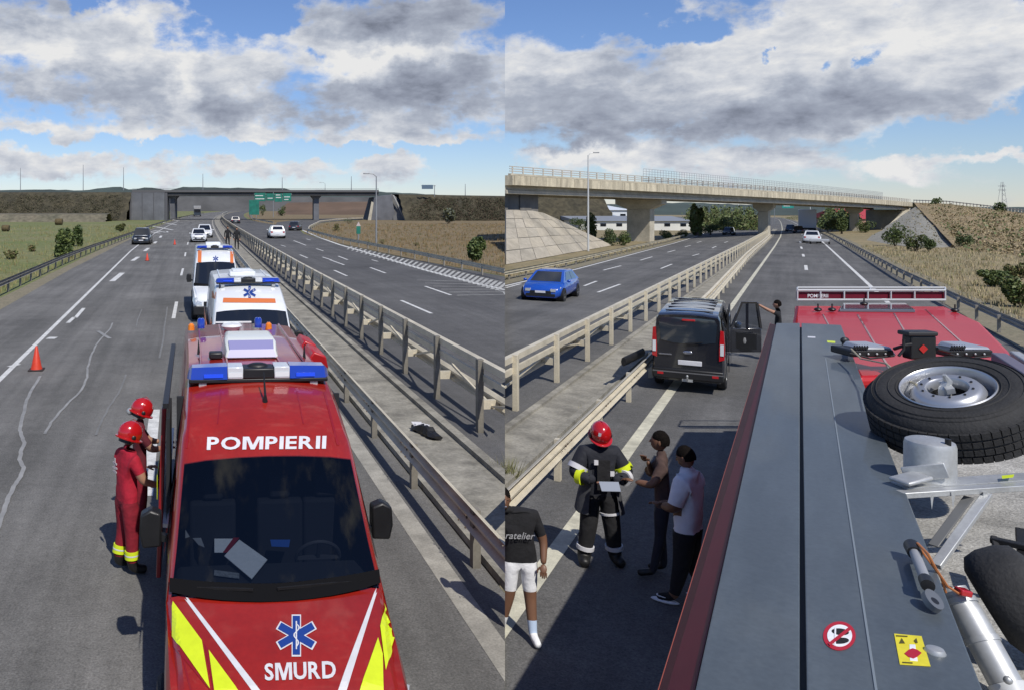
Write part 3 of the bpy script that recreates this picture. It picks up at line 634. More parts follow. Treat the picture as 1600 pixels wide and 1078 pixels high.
# translucent safety mesh on the middle of the parapet
def meshfence(t0, t1, z0, z1):
    m = MB()
    n = 150
    for i in range(n):
        t = t0+(t1-t0)*i/(n-1); q = BP(t)+NV*.75; z = zbot(t); m.obox(q+Vector((0,0,z+(z0+z1)/2)), (.035,.035,z1-z0), Matrix.Identity(3))
    for k in range(6):
        z = z0+(z1-z0)*k/5; m.loft([[tuple(BP(t)+NV*(.75+x)+Vector((0,0,zbot(t)+z+y))) for x, y in ((-.02,-.02),(.02,-.02),(.02,.02),(-.02,.02))] for t in frange(t0, t1, 20)])
    return m
wbuild(meshfence(.16,.83,2.5,4.4), 'safety_mesh', pm('grey_wire', (.30,.31,.33), .6, metal=.3), br2, smooth=0)
def pier2(u, rot=0):
    # find t where the sight line u meets the bridge line
    k = (u-420)/1300; t = (k*P0.y-P0.x)/((P1.x-P0.x)-k*(P1.y-P0.y)); c = BP(t)-NV*4.6; zt = zbot(t)-.01; M = Matrix((DV, NV, Vector((0,0,1)))).transposed()
    gzv = -SLOPE['R']*(c.x*math.sin(AZ['R'])+c.y*math.cos(AZ['R']))-.3; m = MB(); H = zt-1.6-gzv
    wd = .5+.5*(1-t); dp = 1.9 if u < 1100 else 1.0
    m.obox(c+Vector((0,0,gzv+H/2)), (wd*2, dp*2, H), M)
    a = [c+M@Vector((x,y,0)) for x, y in ((-wd,-dp),(wd,-dp),(wd,dp),(-wd,dp))]; b = [c+M@Vector((x,y,0)) for x, y in ((-wd-.15,-dp*2),(wd+.15,-dp*2),(wd+.15,dp*2),(-wd-.15,dp*2))]
    rings = [[Vector((p.x,p.y,zt-1.602)) for p in a], [Vector((p.x,p.y,zt-.75)) for p in b], [Vector((p.x,p.y,zt)) for p in b]]
    m.loft(rings); wbuild(m, 'pier', BRIDGE, br2, smooth=0, bevel=.08); return c
for u in (1046, 1232, 1366): pier2(u)
# left abutment wall and paved slope, right abutment
k = (789-420)/1300
m = MB()
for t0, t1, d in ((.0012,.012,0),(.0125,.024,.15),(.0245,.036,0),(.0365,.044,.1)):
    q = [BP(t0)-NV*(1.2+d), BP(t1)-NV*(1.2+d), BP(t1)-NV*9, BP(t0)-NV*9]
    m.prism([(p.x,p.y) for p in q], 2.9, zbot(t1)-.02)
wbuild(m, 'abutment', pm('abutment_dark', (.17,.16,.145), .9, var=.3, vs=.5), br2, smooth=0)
def ground_pt(u, v, dz=0):
    a, b = G('R', u, v); return world('R', a, b, gz('R', b)+dz)
sl = bpy.data.objects.new('paved_slope', None)
COL.objects.link(sl); tag(sl, 'tan concrete-slab slope under the left end of the pale overpass', 'retaining slope')
B = [ground_pt(790.5, 414), ground_pt(838, 406), ground_pt(880, 398), ground_pt(920, 391), ground_pt(957, 384)]
Tp = [W(790.5, 329, 97.5), W(812, 329.5, 99), W(832, 330, 100.5), W(848, 333, 102), W(868, 342, 104)]
sl.location = B[2]
def slab(c, lift, mi=0):
    n = (c[1]-c[0]).cross(c[3]-c[0]).normalized(); n = n if n.z > 0 else -n
    m = MB(); top = [p+n*lift for p in c]; m.add(top+[p-n*.25 for p in c], [(0,1,2,3),(4,7,6,5),(0,4,5,1),(1,5,6,2),(2,6,7,3),(3,7,4,0)]); return m
rows = 5; rr_ = random.Random(4); SLM = [SLOPEC, pm('slope_concrete_pale', (.40,.355,.275), .9, var=.2, vs=.3, fine=.12, fs=3), pm('slope_concrete_grey', (.35,.315,.25), .9, var=.25, vs=.3, fine=.15, fs=3)]
for i in range(4):
    for s0, s1 in (((0,.5),(.5,1))):
        for j in range(rows):
            f0, f1 = j/rows, (j+1)/rows; g = .006
            L0, L1 = B[i].lerp(B[i+1], s0+g), B[i].lerp(B[i+1], s1-g); U0, U1 = Tp[i].lerp(Tp[i+1], s0+g), Tp[i].lerp(Tp[i+1], s1-g)
            c = [L0.lerp(U0, f0+g*.6), L1.lerp(U1, f0+g*.6), L1.lerp(U1, f1-g*.6), L0.lerp(U0, f1-g*.6)]
            wbuild(slab(c, rr_.uniform(0,.05)), 'slab', rr_.choice(SLM), sl, smooth=0)
m = MB(); m.add([B[0],B[1],B[2],B[3],B[4],Tp[4],Tp[3],Tp[2],Tp[1],Tp[0]], [(0,1,8,9),(1,2,7,8),(2,3,6,7),(3,4,5,6)]); m.v = [(p[0],p[1],p[2]-.55) for p in m.v]; wbuild(m, 'joint_bed', pm('joint_bed', (.17,.15,.11), .95), sl, smooth=0)
# earth behind the slope, dark with shrubs on its far side
m = MB(); q = [B[4], Tp[4], Tp[3], Tp[2]]; far = [p+Vector((5,13,0)) for p in q]; far[0].z = B[4].z; far[1].z -= 3; far[2].z -= 4; far[3].z -= 4; m.add([*q, *far], [(0,1,5,4),(1,2,6,5),(2,3,7,6)]); o = m.build('embankment', VERGE, smooth=0, wclip='R'); o['kind'] = 'structure'
# right end: grey cone, wing wall, tan bank with fence
def WR(u, v, y): return W(u, v, y)
ap = W(1436, 320, 262); base = [W(1345,378,190), W(1380,392,165), W(1425,398,150), W(1460,397,148), W(1500,390,158), W(1530,380,185)]
rc = bpy.data.objects.new('paved_cone', None); COL.objects.link(rc); rc.location = base[2]; tag(rc, 'grey weathered stone cone at the right end of the pale overpass', 'retaining slope')
m = MB(); base = [ground_pt(1352, 376), ground_pt(1392, 383), ground_pt(1430, 388), ground_pt(1470, 387), ground_pt(1510, 382), ground_pt(1540, 372)]
rings = []
rr_ = random.Random(9)
for s in frange(0, 1, 12):
    rings.append([base[i].lerp(ap, s)*1+Vector((rr_.uniform(-.3,.3), rr_.uniform(-.3,.3), rr_.uniform(-.2,.2)))*(1-s) for i in range(6)])
m.loft(rings, closed=False, cap=False); wbuild(m, 'cone_face', pm('cone_stone', (.27,.26,.225), .95, col2=(.20,.195,.165), vs=.5, fine=.3, fs=2.5, bump=.6, bs=3), rc, smooth=60)
m = MB(); p, q = W(1418,326,262), W(1365,372,200); m.add([p, q, q+Vector((1.5,0,-.2)), p+Vector((1.5,0,.0)), p-Vector((0,0,2.5)), q-Vector((0,0,1.5)), q+Vector((1.5,0,-1.5)), p+Vector((1.5,0,-2.5))], [(0,1,2,3),(0,4,5,1),(3,2,6,7),(0,3,7,4),(1,5,6,2)]); wbuild(m, 'slope_edge', BRIDGE, rc, smooth=0)
m = MB()
tt = 1.0; q = [BP(.965)-NV*.2, BP(.998)-NV*.2, BP(.998)-NV*9.5, BP(.965)-NV*9.5]; m.prism([(p.x,p.y) for p in q], -4.0, zbot(.98)-.05); wbuild(m, 'abutment', BRIDGE, br2, smooth=0)
# the tan embankment to the right of the bridge
crest = [(1428,317,268),(1480,319,250),(1540,326,228),(1600,334,205),(1700,345,180)]
footv = [(1500,392,0),(1540,396,0),(1575,400,0),(1620,408,0),(1720,425,0)]
rings = []
rr_ = random.Random(11)
for i in range(40):
    t = i/39*4; k = min(3, int(t)); f = t-k
    c0 = [crest[k][j]*(1-f)+crest[k+1][j]*f for j in range(3)]; f0 = [footv[k][j]*(1-f)+footv[k+1][j]*f for j in range(2)]
    top = W(*c0); bt = ground_pt(*f0, -.3); ring = [bt.lerp(top, s)+Vector((rr_.uniform(-.2,.2), rr_.uniform(-.2,.2), rr_.uniform(-.25,.25)))*(.6 if 0 < s < 1 else 0) for s in frange(0,1,10)]
    back = top+Vector((6,12,0)); ring += [back, back+Vector((6,14,-9))]; rings.append(ring)
m = MB(); m.loft(rings, closed=False, cap=False); o = m.build('embankment', pm('tan_bank', (.30,.215,.12), .95, col2=(.20,.165,.085), vs=.12, fine=.3, fs=1.6, bump=.7, bs=1.5, det=8), smooth=60); o['kind'] = 'structure'
m = MB(); o = None
fr = bpy.data.objects.new('crash_rail', None); COL.objects.link(fr); fr.location = W(1440,318,264); tag(fr, 'low railing with pale posts along the top of the tan embankment', 'guardrail')
ps = []
for i in range(46):
    t = i/45*4; k = min(3, int(t)); f = t-k; c0 = [crest[k][j]*(1-f)+crest[k+1][j]*f for j in range(3)]; p = W(*c0); ps.append(p)
    q = MB().obox(p+Vector((0,0,.3)), (.16,.16,1.3), Matrix.Identity(3)); wbuild(q, 'post', MATS['rail_cream'], fr, smooth=0)
q = MB(); q.loft([[tuple(p+Vector((x,0,.75+z))) for x, z in ((-.05,-.12),(.05,-.12),(.05,.12),(-.05,.12))] for p in ps]); wbuild(q, 'rail', MATS['rail_cream'], fr, smooth=0)
# red-roofed shed seen under the bridge, industrial halls on the left
def hall(label, u0, u1, vb, vt, y, depth, wm, rm, windows=0, roofv=None, name='industrial_hall', steps=0, dark=None):
    r = wthing(name, label, 'building', W((u0+u1)/2, vb, y)); a, b = W(u0, vb, y), W(u1, vb, y); zt = W(u0, vt, y).z; zb = a.z-3; rz = W(u0, roofv if roofv else vt-3, y).z
    wbuild(MB().box(a.x, b.x, y, y+depth, zb, zt), 'wall', wm, r, smooth=0)
    m = MB(); m.add([(a.x-.6,y-.6,zt+.01),(b.x+.6,y-.6,zt+.01),(b.x+.6,y+depth+.6,zt+.01),(a.x-.6,y+depth+.6,zt+.01),(a.x-.6,y+depth/2,rz),(b.x+.6,y+depth/2,rz)], [(0,1,5,4),(2,3,4,5),(0,4,3),(1,2,5),(0,3,2,1)]); wbuild(m, 'roof', rm, r, smooth=0)
    if windows:
        w = (b.x-a.x)/windows
        for i in range(windows):
            x = a.x+w*(i+.5); H = zt-a.z; f = wbuild(MB().box(x-w*.18, x+w*.18, y-.08, y-.005, a.z+H*.45, a.z+H*.75), 'window', GLASSD, r, smooth=0)
    return r
hall('long white factory building with grey roof seen under the pale bridge', 905, 1080, 361, 346, 228, 25, pm('white_render', (.62,.62,.58), .8, var=.1, vs=.2), pm('grey_sheet', (.22,.24,.27), .6), 7, 339)
hall('large white stepped warehouse behind the long factory building', 868, 985, 352, 329, 285, 40, pm('white_panel', (.62,.66,.70), .6), pm('white_sheet', (.60,.64,.68), .6), 5, 322)
hall('lower pale warehouse wing with blue-grey roof behind the bushes', 880, 960, 356, 338, 255, 15, pm('white_panel', (.6,.6,.6)), pm('bluegrey_sheet', (.30,.34,.40), .5), 3, 334)
hall('red-roofed shed seen below the right end of the pale bridge', 1338, 1400, 350, 343, 330, 30, pm('shed_wall', (.35,.2,.15)), pm('red_sheet', (.42,.05,.05), .5), 0, 327, name='shed')
# ------------------------------------------------------------------ trees and bushes
def leaf_mb(rx, ry, rz, n, size, seed, lobes=6, base=0.0, shape=None):
    rnd = random.Random(seed); mb = MB(); L = []
    for i in range(lobes):
        a = rnd.uniform(0, 2*PI); r = rnd.uniform(.15,.62); L.append((Vector((math.cos(a)*r*rx, math.sin(a)*r*ry, base+rz*(.35+rnd.uniform(0,1.15)))), rnd.uniform(.34,.58)))
    L.append((Vector((0,0,base+rz*.8)), .62))
    for i in range(n):
        c, s = L[rnd.randrange(len(L))]
        while True:
            d = Vector((rnd.uniform(-1,1), rnd.uniform(-1,1), rnd.uniform(-1,1)))
            if .1 < d.length <= 1: break
        d = d*(d.length**-.45); q = c+Vector((d.x*rx*s, d.y*ry*s, d.z*rz*s))
        if q.z < .02: q.z = abs(q.z)*.5+.02
        nn = Vector((rnd.gauss(0,1), rnd.gauss(0,1), rnd.gauss(.6,1))).normalized(); t = nn.orthogonal().normalized(); t.rotate(Matrix.Rotation(rnd.uniform(0,6.28), 3, nn)); b = nn.cross(t); z = size*rnd.uniform(.5,1.3)
        mb.add([q-t*z*.5, q+b*z*.3, q+t*z*.5, q-b*z*.3], [(0,1,2,3)], rnd.choices(range(3), (4,3,3))[0])
    return mb
def bush(name, label, cat, p, rx, ry, rz, n, size, seed, mats, group=None, trunk=.25, base=0, stems=3, part='foliage', lobes=6):
    r = wthing(name, label, cat, p, group); o = leaf_mb(rx, ry, rz, n, size, seed, lobes, base).build(part, mats, r, smooth=0)
    rnd = random.Random(seed); m = MB()
    if stems == 1: m.tube([(0,0,-.1),(.03*rx,0,base+rz*.3),(0,.02*rx,base+rz*1.2)], [trunk, trunk*.7, trunk*.2], 7); m.tube([(0,0,base+rz*.3),(rx*.4,0,base+rz*.9)], [trunk*.4,.02], 5); m.tube([(0,0,base+rz*.4),(-rx*.4,rx*.2,base+rz*1.1)], [trunk*.4,.02], 5); m.build('trunk', BARK, r)
    else:
        for i in range(stems): m.tube([(rnd.uniform(-.1,.1)*rx,rnd.uniform(-.1,.1)*ry,-.05),(rnd.uniform(-.3,.3)*rx,rnd.uniform(-.3,.3)*ry,rz*.6),(rnd.uniform(-.6,.6)*rx,rnd.uniform(-.6,.6)*ry,rz*1.1)], [trunk*.25,trunk*.15,.01], 5)
        m.build('stem', BARK, r)
    return r
GR = [LEAF[0], LEAF[1], LEAF[2]]; DG = [LEAF[2], LEAF[0], LEAF[2]]; LG = [LEAF[1], LEAF[3], LEAF[0]]; DR_ = [LEAF[3], LEAF[4], LEAF[1]]
def gp(side, u, v): a, b = G(side, u, v); return world(side, a, b, gz(side, b))
def sized(side, u, v, wpx, hpx):
    p = gp(side, u, v); k = p.y/1300; return p, wpx*k/2, hpx*k
def mk(name, label, cat, side, u, v, wpx, hpx, n, mats, seed, size=None, **k):
    p, r, h = sized(side, u, v, wpx, hpx); return bush(name, label, cat, p, r*1.0, r*.9, h*.52, n, size or h*.10, seed, mats, **k)
mk('bush', 'rounded leafy green bush standing in the meadow left of the road', 'bush', 'L', 100, 402, 44, 44, 2600, GR, 21, size=.34)
mk('bush', 'taller narrow dark bush rising behind the rounded green one', 'bush', 'L', 123, 385, 18, 34, 900, DG, 22, size=.34)
mk('bush', 'yellow-green bush close to the left guardrail near the dark pickup', 'bush', 'L', 188, 363, 20, 15, 600, [LEAF[3],LEAF[1],LEAF[3]], 23, size=.35)
mk('shrub', 'small dry shrub in the meadow, leftmost of the low ones', 'bush', 'L', 18, 405, 22, 14, 300, DR_, 24, size=.3)
mk('shrub', 'small dark dry shrub left of the rounded green bush', 'bush', 'L', 50, 393, 14, 10, 220, DR_, 25, size=.3)
mk('bush', 'spiky bright green bush beyond the far guardrail at the edge of the brown field', 'bush', 'L', 742, 410, 38, 40, 2200, GR, 26, size=.32)
mk('tree', 'grey-leaved round tree in the brown field right of the paved cone', 'tree', 'L', 700, 350, 26, 24, 1200, [pm('leaf_grey', (.14,.15,.11), .7), LEAF[3], pm('leaf_grey2', (.11,.12,.085), .7)], 27, size=.75)
mk('bush', 'low dark bush clump left of the grey-leaved round tree', 'bush', 'L', 672, 345, 34, 15, 900, DG, 28, size=.8)
for i, (u, v, w, h, mt, lb) in enumerate(((525,362,14,16,DR_,'dry brown bush on the inner edge of the ramp field, nearest the bend'),(545,350,30,10,DG,'wide low dark bush at the far edge of the ramp field'),(597,382,22,9,DR_,'low dry shrub at the foot of the tall lamp post by the field'),(650,385,12,8,DR_,'tiny dry shrub midway along the far guardrail'),
        (410,338,14,18,GR,'green bush under the green gantry signs, left of the two'),(440,338,18,20,DG,'dark green bush under the green gantry signs, right of the two'),(575,385,12,10,DR_,'dry scrub left of the tall lamp post'),
        (748,345,60,12,DR_,'brown scrub strip below the right bank'),(290,330,10,14,DG,'far bush beside the left bridge wall'),(345,325,14,10,DG,'dark bush at the vanishing end of the left road'))):
    mk('shrub', lb, 'bush', 'L', u, v, w, h, 500, mt, 40+i)
# brush on the dark banks
def scatter(name, region, n, size, mats, seed, h=1.0):
    rnd = random.Random(seed); mb = MB()
    for i in range(n):
        p = region(rnd)
        for k in range(7):
            q = p+Vector((rnd.gauss(0,size*.8), rnd.gauss(0,size*.8), abs(rnd.gauss(0,size*.6))*h)); nn = Vector((rnd.gauss(0,1), rnd.gauss(0,1), rnd.gauss(.5,1))).normalized(); t = nn.orthogonal().normalized(); b = nn.cross(t); z = size*rnd.uniform(.4,1)
            mb.add([q-t*z*.5, q+b*z*.4, q+t*z*.5, q-b*z*.4], [(0,1,2,3)], rnd.randrange(3))
    o = mb.build(name, mats, smooth=0); o['kind'] = 'stuff'; return o
BR_ = [pm('brush_a', (.070,.062,.036), .9), pm('brush_b', (.095,.082,.05), .9), pm('brush_c', (.050,.055,.026), .9)]
o = scatter('brush', lambda r: (lambda t, x: Vector((x, YB-12+t*9.8, t*7.3)))(r.random(), r.uniform(-150,-43)), 4200, .38, BR_, 3); tag(o, 'dark dry brush covering the bank left of the distant bridge', 'brush')
o = scatter('brush', lambda r: (lambda t, x: Vector((x, YB-11+t*9.0, t*6.4)))(r.random(), r.uniform(41,72)), 2200, .38, [pm('brush_red', (.085,.058,.038), .9), BR_[0], BR_[2]], 4); tag(o, 'reddish dark brush on the bank right of the distant bridge', 'brush')
# right view
mk('tree', 'tall poplar-shaped green tree standing behind the oncoming carriageway', 'tree', 'R', 1089, 369, 22, 56, 2600, [LEAF[1], LEAF[0], LEAF[3]], 61, size=.8, stems=1, trunk=.5, lobes=9)
for i, (u, v, w, h, mt, lb) in enumerate(((1130,366,50,26,GR,'broad green tree right of the poplar-shaped tree'),(1160,360,40,20,LG,'light green tree behind the oncoming carriageway, third from the tall poplar'),(1110,368,30,22,DG,'dark green tree immediately right of the tall poplar'),(1065,372,22,16,DG,'dark bush left of the tall poplar'),(1040,374,24,18,GR,'round bush right of the thick first bridge pier'),
        (925,378,26,46,DG,'dark leafy tree between the paved slope and the first bridge pier'),(950,384,34,30,DG,'dense dark bush in front of the white factory'),(975,384,30,24,GR,'dark bush touching the left side of the first bridge pier'),(905,362,34,22,DG,'dark shrub clinging to the top edge of the paved slope'),(880,344,16,16,GR,'small sapling on the far side of the paved slope'),
        (1315,366,26,30,GR,'green tree just left of the third bridge pier'),(1300,362,24,22,LG,'light green bush near the lorry on the right road'),(1352,364,30,22,GR,'green bush right of the third bridge pier'),(1330,358,22,28,DG,'dark tree behind the third bridge pier'),(1240,345,40,8,LG,'far roadside bushes beyond the lorry'),
        (1398,385,42,36,GR,'leafy bush at the left foot of the grey stone cone'),(1432,393,36,34,LG,'bright green bush in front of the grey stone cone'),(1452,394,20,28,DG,'dark small bush at the centre foot of the stone cone'),(1508,388,30,24,DG,'dark round bush at the right foot of the stone cone'),(1462,335,22,26,GR,'bush on top of the stone cone beside the railing'),
        (1561,345,26,32,DG,'dark round tree on top of the tan embankment'),(1585,395,46,26,DG,'wide dark bush low on the tan embankment at the right edge'),(1560,372,14,16,DG,'small dark bush halfway up the tan embankment'),(1555,448,50,28,GR,'wide green bush behind the grey guardrail'),(1595,480,60,50,LG,'large loose bush at the right edge behind the grey guardrail'),(1590,442,40,30,DR_,'dry bush behind the large loose bush at the right edge'))):
    p_, r_, h_ = sized('R', u, v, w, h)
    if lb.startswith(('bush on top','dark round tree on top','small dark bush halfway','wide dark bush low')):
        yy = {'bush on top':252,'dark round t':218,'small dark b':190,'wide dark bu':150}[next(k for k in ('bush on top','dark round t','small dark b','wide dark bu') if lb.startswith(k))]
        p_ = W(u, v, yy); r_ = w*yy/2600; h_ = h*yy/1300; r = bush('bush', lb, 'tree' if 'tree' in lb else 'bush', p_, r_, r_, h_*.52, 1200, h_*.11, 80+i, mt)
    else:
        bush('tree' if 'tree' in lb else 'bush', lb, 'tree' if 'tree' in lb else 'bush', p_, r_, r_*.9, h_*.52, 1500 if w < 45 else 2200, max(.2, h_*.085), 80+i, mt, stems=1 if 'tree' in lb else 3)
# dry grass: tufts in the meadows and along the verges
def tufts(name, side, pts_fn, n, mats, seed, h=.35, lean=.5):
    rnd = random.Random(seed); mb = MB()
    for i in range(n):
        a, b = pts_fn(rnd); z = gz(side, b); s = h*rnd.uniform(.5,1.4)*(1+b/260)
        for k in range(5):
            an = rnd.uniform(0,6.28); w = s*.10; dx, dy = math.cos(an), math.sin(an); l = s*lean*rnd.uniform(.2,1); o = (a+rnd.gauss(0,s*.5), b+rnd.gauss(0,s*.5))
            if not keep(side, *o): continue
            mb.add([(o[0]-dy*w, o[1]+dx*w, z-.03), (o[0]+dy*w, o[1]-dx*w, z-.03), (o[0]+dx*l, o[1]+dy*l, z+s)], [(0,1,2)], rnd.choices(range(3), (5,3,2))[0])
    o = mb.build(name, mats, smooth=0); o.rotation_euler = (0,0,-AZ[side]); o['kind'] = 'stuff'; return o
TG = [pm('dry_blade', (.27,.24,.11), .9), pm('green_blade', (.17,.19,.06), .9), pm('brown_blade', (.21,.17,.08), .9)]
TI = [pm('brown_blade2', (.22,.145,.065), .9), pm('dry_blade2', (.27,.20,.10), .9), pm('green_blade2', (.10,.11,.04), .9)]
TR = [pm('tan_blade', (.40,.33,.19), .9), pm('tan_blade2', (.33,.27,.15), .9), pm('green_blade3', (.18,.19,.08), .9)]
def fl(r): b = 34+150*r.random()**1.6; return (-9.8-r.random()**1.5*(20+b*.45), b)
o = tufts('meadow_grass', 'L', fl, 5200, TG, 5, .17); tag(o, 'green and dry grass of the meadow left of the road', 'grass')
def fi(r): b = 46+150*r.random()**1.4; return (interp(b, [(46,19.6),(68,19),(98,18.2),(130,19),(150,22),(172,26),(200,33)])+r.random()*(8+b*.32), b)
o = tufts('meadow_grass', 'L', fi, 6500, TI, 6, .18); tag(o, 'brown dry grass of the field inside the exit ramp', 'grass')
def fr_(r): b = 26+120*r.random()**1.3; return (7.6+r.random()**1.2*(8+b*.25), b)
o = tufts('meadow_grass', 'R', fr_, 6500, TR, 7, .17); tag(o, 'tan dry grass behind the grey guardrail on the right', 'grass')
def fr2(r): b = 44+80*r.random(); return (-16.4-r.random()*2.5, b)
o = tufts('verge_grass', 'R', fr2, 900, TR, 8, .14); tag(o, 'sparse dry grass along the far guardrail before the paved slope', 'grass')
def gt(r): return (r.choice((3.9,5.05))+r.gauss(0,.07), 6+60*r.random()**1.3)
o = tufts('gutter_weed', 'L', gt, 150, [TG[0],TG[2],TG[1]], 9, .05); tag(o, 'small dry weeds in the gutter joints', 'weeds')
def gt2(r): return (-4.1+r.gauss(0,.06), 10+40*r.random()**1.3)
o = tufts('gutter_weed', 'R', gt2, 220, [TR[0],TR[2],TR[1]], 10, .06); tag(o, 'small weeds along the gutter of the right road', 'weeds')
# the clump of weeds in the gutter behind the firefighter
r = thing('weed_clump', 'yellow-green clump of weeds growing in the gutter behind the firefighter', 'plant', 'R', -4.15, 14.1); rnd = random.Random(3); m = MB()
for i in range(110):
    an = rnd.uniform(0,6.28); l = rnd.uniform(.05,.24); h = rnd.uniform(.18,.46); x, y = rnd.gauss(0,.10), rnd.gauss(0,.10); m.add([(x-.006,y,0),(x+.006,y,0),(x+math.cos(an)*l,y+math.sin(an)*l,h)], [(0,1,2)], rnd.randrange(3))
m.build('blades', [pm('weed_a', (.24,.25,.10), .8), pm('weed_b', (.30,.28,.14), .8), LEAF[3]], r, smooth=0)
# hay bales
for u, v, lb in ((9,362,'round hay bale lying in the meadow at the left edge'),(92,352,'round hay bale further back in the meadow, right of the other')):
    p = gp('L', u, v); r = wthing('hay_bale', lb, 'hay bale', p, 'hay bales in the meadow'); s = p.y/1300*5; M = Matrix.Translation((0,0,s))@Matrix.Rotation(PI/2, 4, 'Y')
    m = MB(); m.lathe([(0.01,-s*1.1),(s*.9,-s*1.1),(s,-s*.95),(s,s*.95),(s*.9,s*1.1),(.01,s*1.1)], 20, M); m.build('straw_roll', pm('straw', (.10,.075,.035), .95, var=.3, vs=3, bump=.6, bs=10), r)
    MB().tube([Vector((0, math.cos(a)*s*1.01, s+math.sin(a)*s*1.01)) for a in frange(0, 2*PI, 24)], s*.02, 5).build('binding_twine', pm('twine', (.2,.16,.08)), r)
# ------------------------------------------------------------------ lamp posts, gantries, signs, pylon
POLE = pm('pole_grey', (.30,.31,.32), .5, metal=.4)
POLEL = pm('pole_pale', (.55,.56,.55), .5, metal=.2)
def lamp(label, p, h, arm=1.2, r=.09, mat=POLE, arms=1, dirx=-1):
    t = wthing('lamp_post', label, 'street lamp', p); MB().tube([(0,0,0),(0,0,h*.55),(0,0,h)], [r*1.3,r,r*.7], 8).build('pole', mat, t)
    if arms:
        MB().tube([(0,0,h-.05),(dirx*arm*.4,0,h+.25),(dirx*arm,0,h+.3)], r*.5, 6).build('arm', mat, t)
        MB().box(-.35*1,.35,-.12,.12,-.06,.07).build('lamp_head', POLE, t, bevel=.03).location = (dirx*(arm+.25), 0, h+.3)
    return t
p = gp('L', 588, 382); lamp('tall lamp post with curved head standing in the brown field beyond the far guardrail', p, (382-276)*p.y/1300, arm=.9, r=.085)
for u, vt, lb in ((32,263,'thin mast on the left bank, nearest the left edge'),(130,258,'thin mast on the left bank, second from the left edge'),(193,262,'thin mast on the left bank beside the bridge wall'),(317,272,'thin mast standing above the middle of the dark bridge'),(441,278,'thin mast above the green gantry signs'),(549,276,'thin faint mast over the dark bridge left of the lamp post')):
    lamp(lb, W(u, 298, YB+14), (298-vt)*(YB+14)/1300, arms=0, r=.10)
lamp('thin mast on the right bank near the picture border', W(727, 310, YB+10), 22*(YB+10)/1300, arms=0, r=.10)
p = W(508, 300, 300); lamp('distant lamp with drooping head behind the dark bridge', p, 3.0, arm=1.5, r=.08)
def sign(name, label, cat, p, posts, board, mat, frame=None, part='board'):
    t = wthing(name, label, cat, p)
    for x, h in posts: MB().tube([(x,0,0),(x,0,h)], .10, 8).build('post', POLE, t)
    for (x0, x1, z0, z1) in board: MB().box(x0, x1, -.12, -.04, z0, z1).build(part, mat, t, bevel=.02)
    return t
GS = pm('sign_green', (.01,.16,.115), .5, var=.35, vs=.8)
k = 230/1300
p = W(427, 340, 230); t = sign('gantry_sign', 'overhead green direction signs on a single mast over the gore of the left view', 'road sign', p, ((0,(340-301)*k),), ((-30*k*.98,-12*k,(340-315)*k,(340-302)*k),(-11*k,1*k,(340-314)*k,(340-303)*k),(2*k,14*k,(340-316)*k,(340-303)*k),(15*k,28*k,(340-315)*k,(340-302.5)*k)), GS)
MB().bar((-30*k,.1,36*k),(29*k,.1,36*k),.25,.25).build('crossbeam', POLE, t)
for x0, x1, z in ((-28,-14,28),(-28,-16,33),(-9,-1,29),(4,12,30),(4,11,34),(17,26,31),(17,24,27)): MB().box(x0*k, x1*k, -.16, -.125, z*k, (z+1.3)*k).build('sign_line', PAINT, t)
t = sign('road_sign', 'dark green roadside sign low behind the gore guardrail', 'road sign', W(397, 341, 215), ((-.6,2.2),(.6,2.2)), ((-1.3,1.3,.8,4.6),), GS)
k = 245/1300; t = sign('gantry_sign', 'blue-grey cantilever sign above the bank right of the distant bridge', 'road sign', W(679, 308, 245), ((0,18*k),), ((-20*k,-2.5*k,12*k,18.5*k),), pm('sign_bluegrey', (.09,.14,.20), .5))
MB().bar((-21*k,0,17*k),(1.5*k,0,17*k),.2,.2).build('arm', POLE, t)
p = gp('L', 560, 376); k = p.y/1300; t = sign('warning_sign', 'white triangular sign over a green panel on a post in the brown field', 'road sign', p, ((0,28*k),), ((-3.2*k,3.2*k,10*k,22*k),), GS)
m = MB(); m.add([(-3.6*k,-.14,22.3*k),(3.6*k,-.14,22.3*k),(0,-.14,29*k),(-3.6*k,-.06,22.3*k),(3.6*k,-.06,22.3*k),(0,-.06,29*k)], [(0,1,2),(3,5,4),(0,3,4,1),(1,4,5,2),(2,5,3,0)]); m.build('triangle', pm('sign_white_red', (.5,.42,.4), .5), t)
p = gp('R', 919, 393); lamp('slender pale lamp post rising in front of the pale bridge', p, (393-243)*p.y/1300, arm=.7, r=.10, mat=POLEL, dirx=1)
p = gp('R', 1154, 350); lamp('pale lamp post beside the oncoming carriageway beyond the bridge', p, 30*p.y/1300, arms=0, r=.3, mat=POLEL)
p = gp('R', 1266, 350); lamp('faint pale lamp post behind the lorry', p, 26*p.y/1300, arms=0, r=.25, mat=POLEL)
k = 330/1300; t = sign('gantry_sign', 'teal overhead direction sign seen under the pale bridge, above the road', 'road sign', W(1210, 350, 330), ((0,32*k),), ((12*k,30*k,24*k,32*k),), pm('sign_teal', (.02,.26,.22), .5, var=.3, vs=.6)); MB().bar((0,.1,31*k),(31*k,.1,31*k),.3,.3).build('arm', POLE, t)
for x0, x1, z in ((14,22,29.5),(14,24,27),(25,28,28)): MB().box(x0*k, x1*k, -.16, -.125, z*k, (z+1.2)*k).build('sign_line', PAINT, t)
p = W(1566, 330, 420); k = 420/1300; t = wthing('pylon', 'lattice electricity pylon far behind the tan embankment', 'pylon', p); m = MB(); H = 45*k
for sx, sy in ((-1,-1),(1,-1),(1,1),(-1,1)): m.bar((sx*3*k*1.6, sy*3*k*1.6, 0), (sx*.3, sy*.3, H), .12, .12)
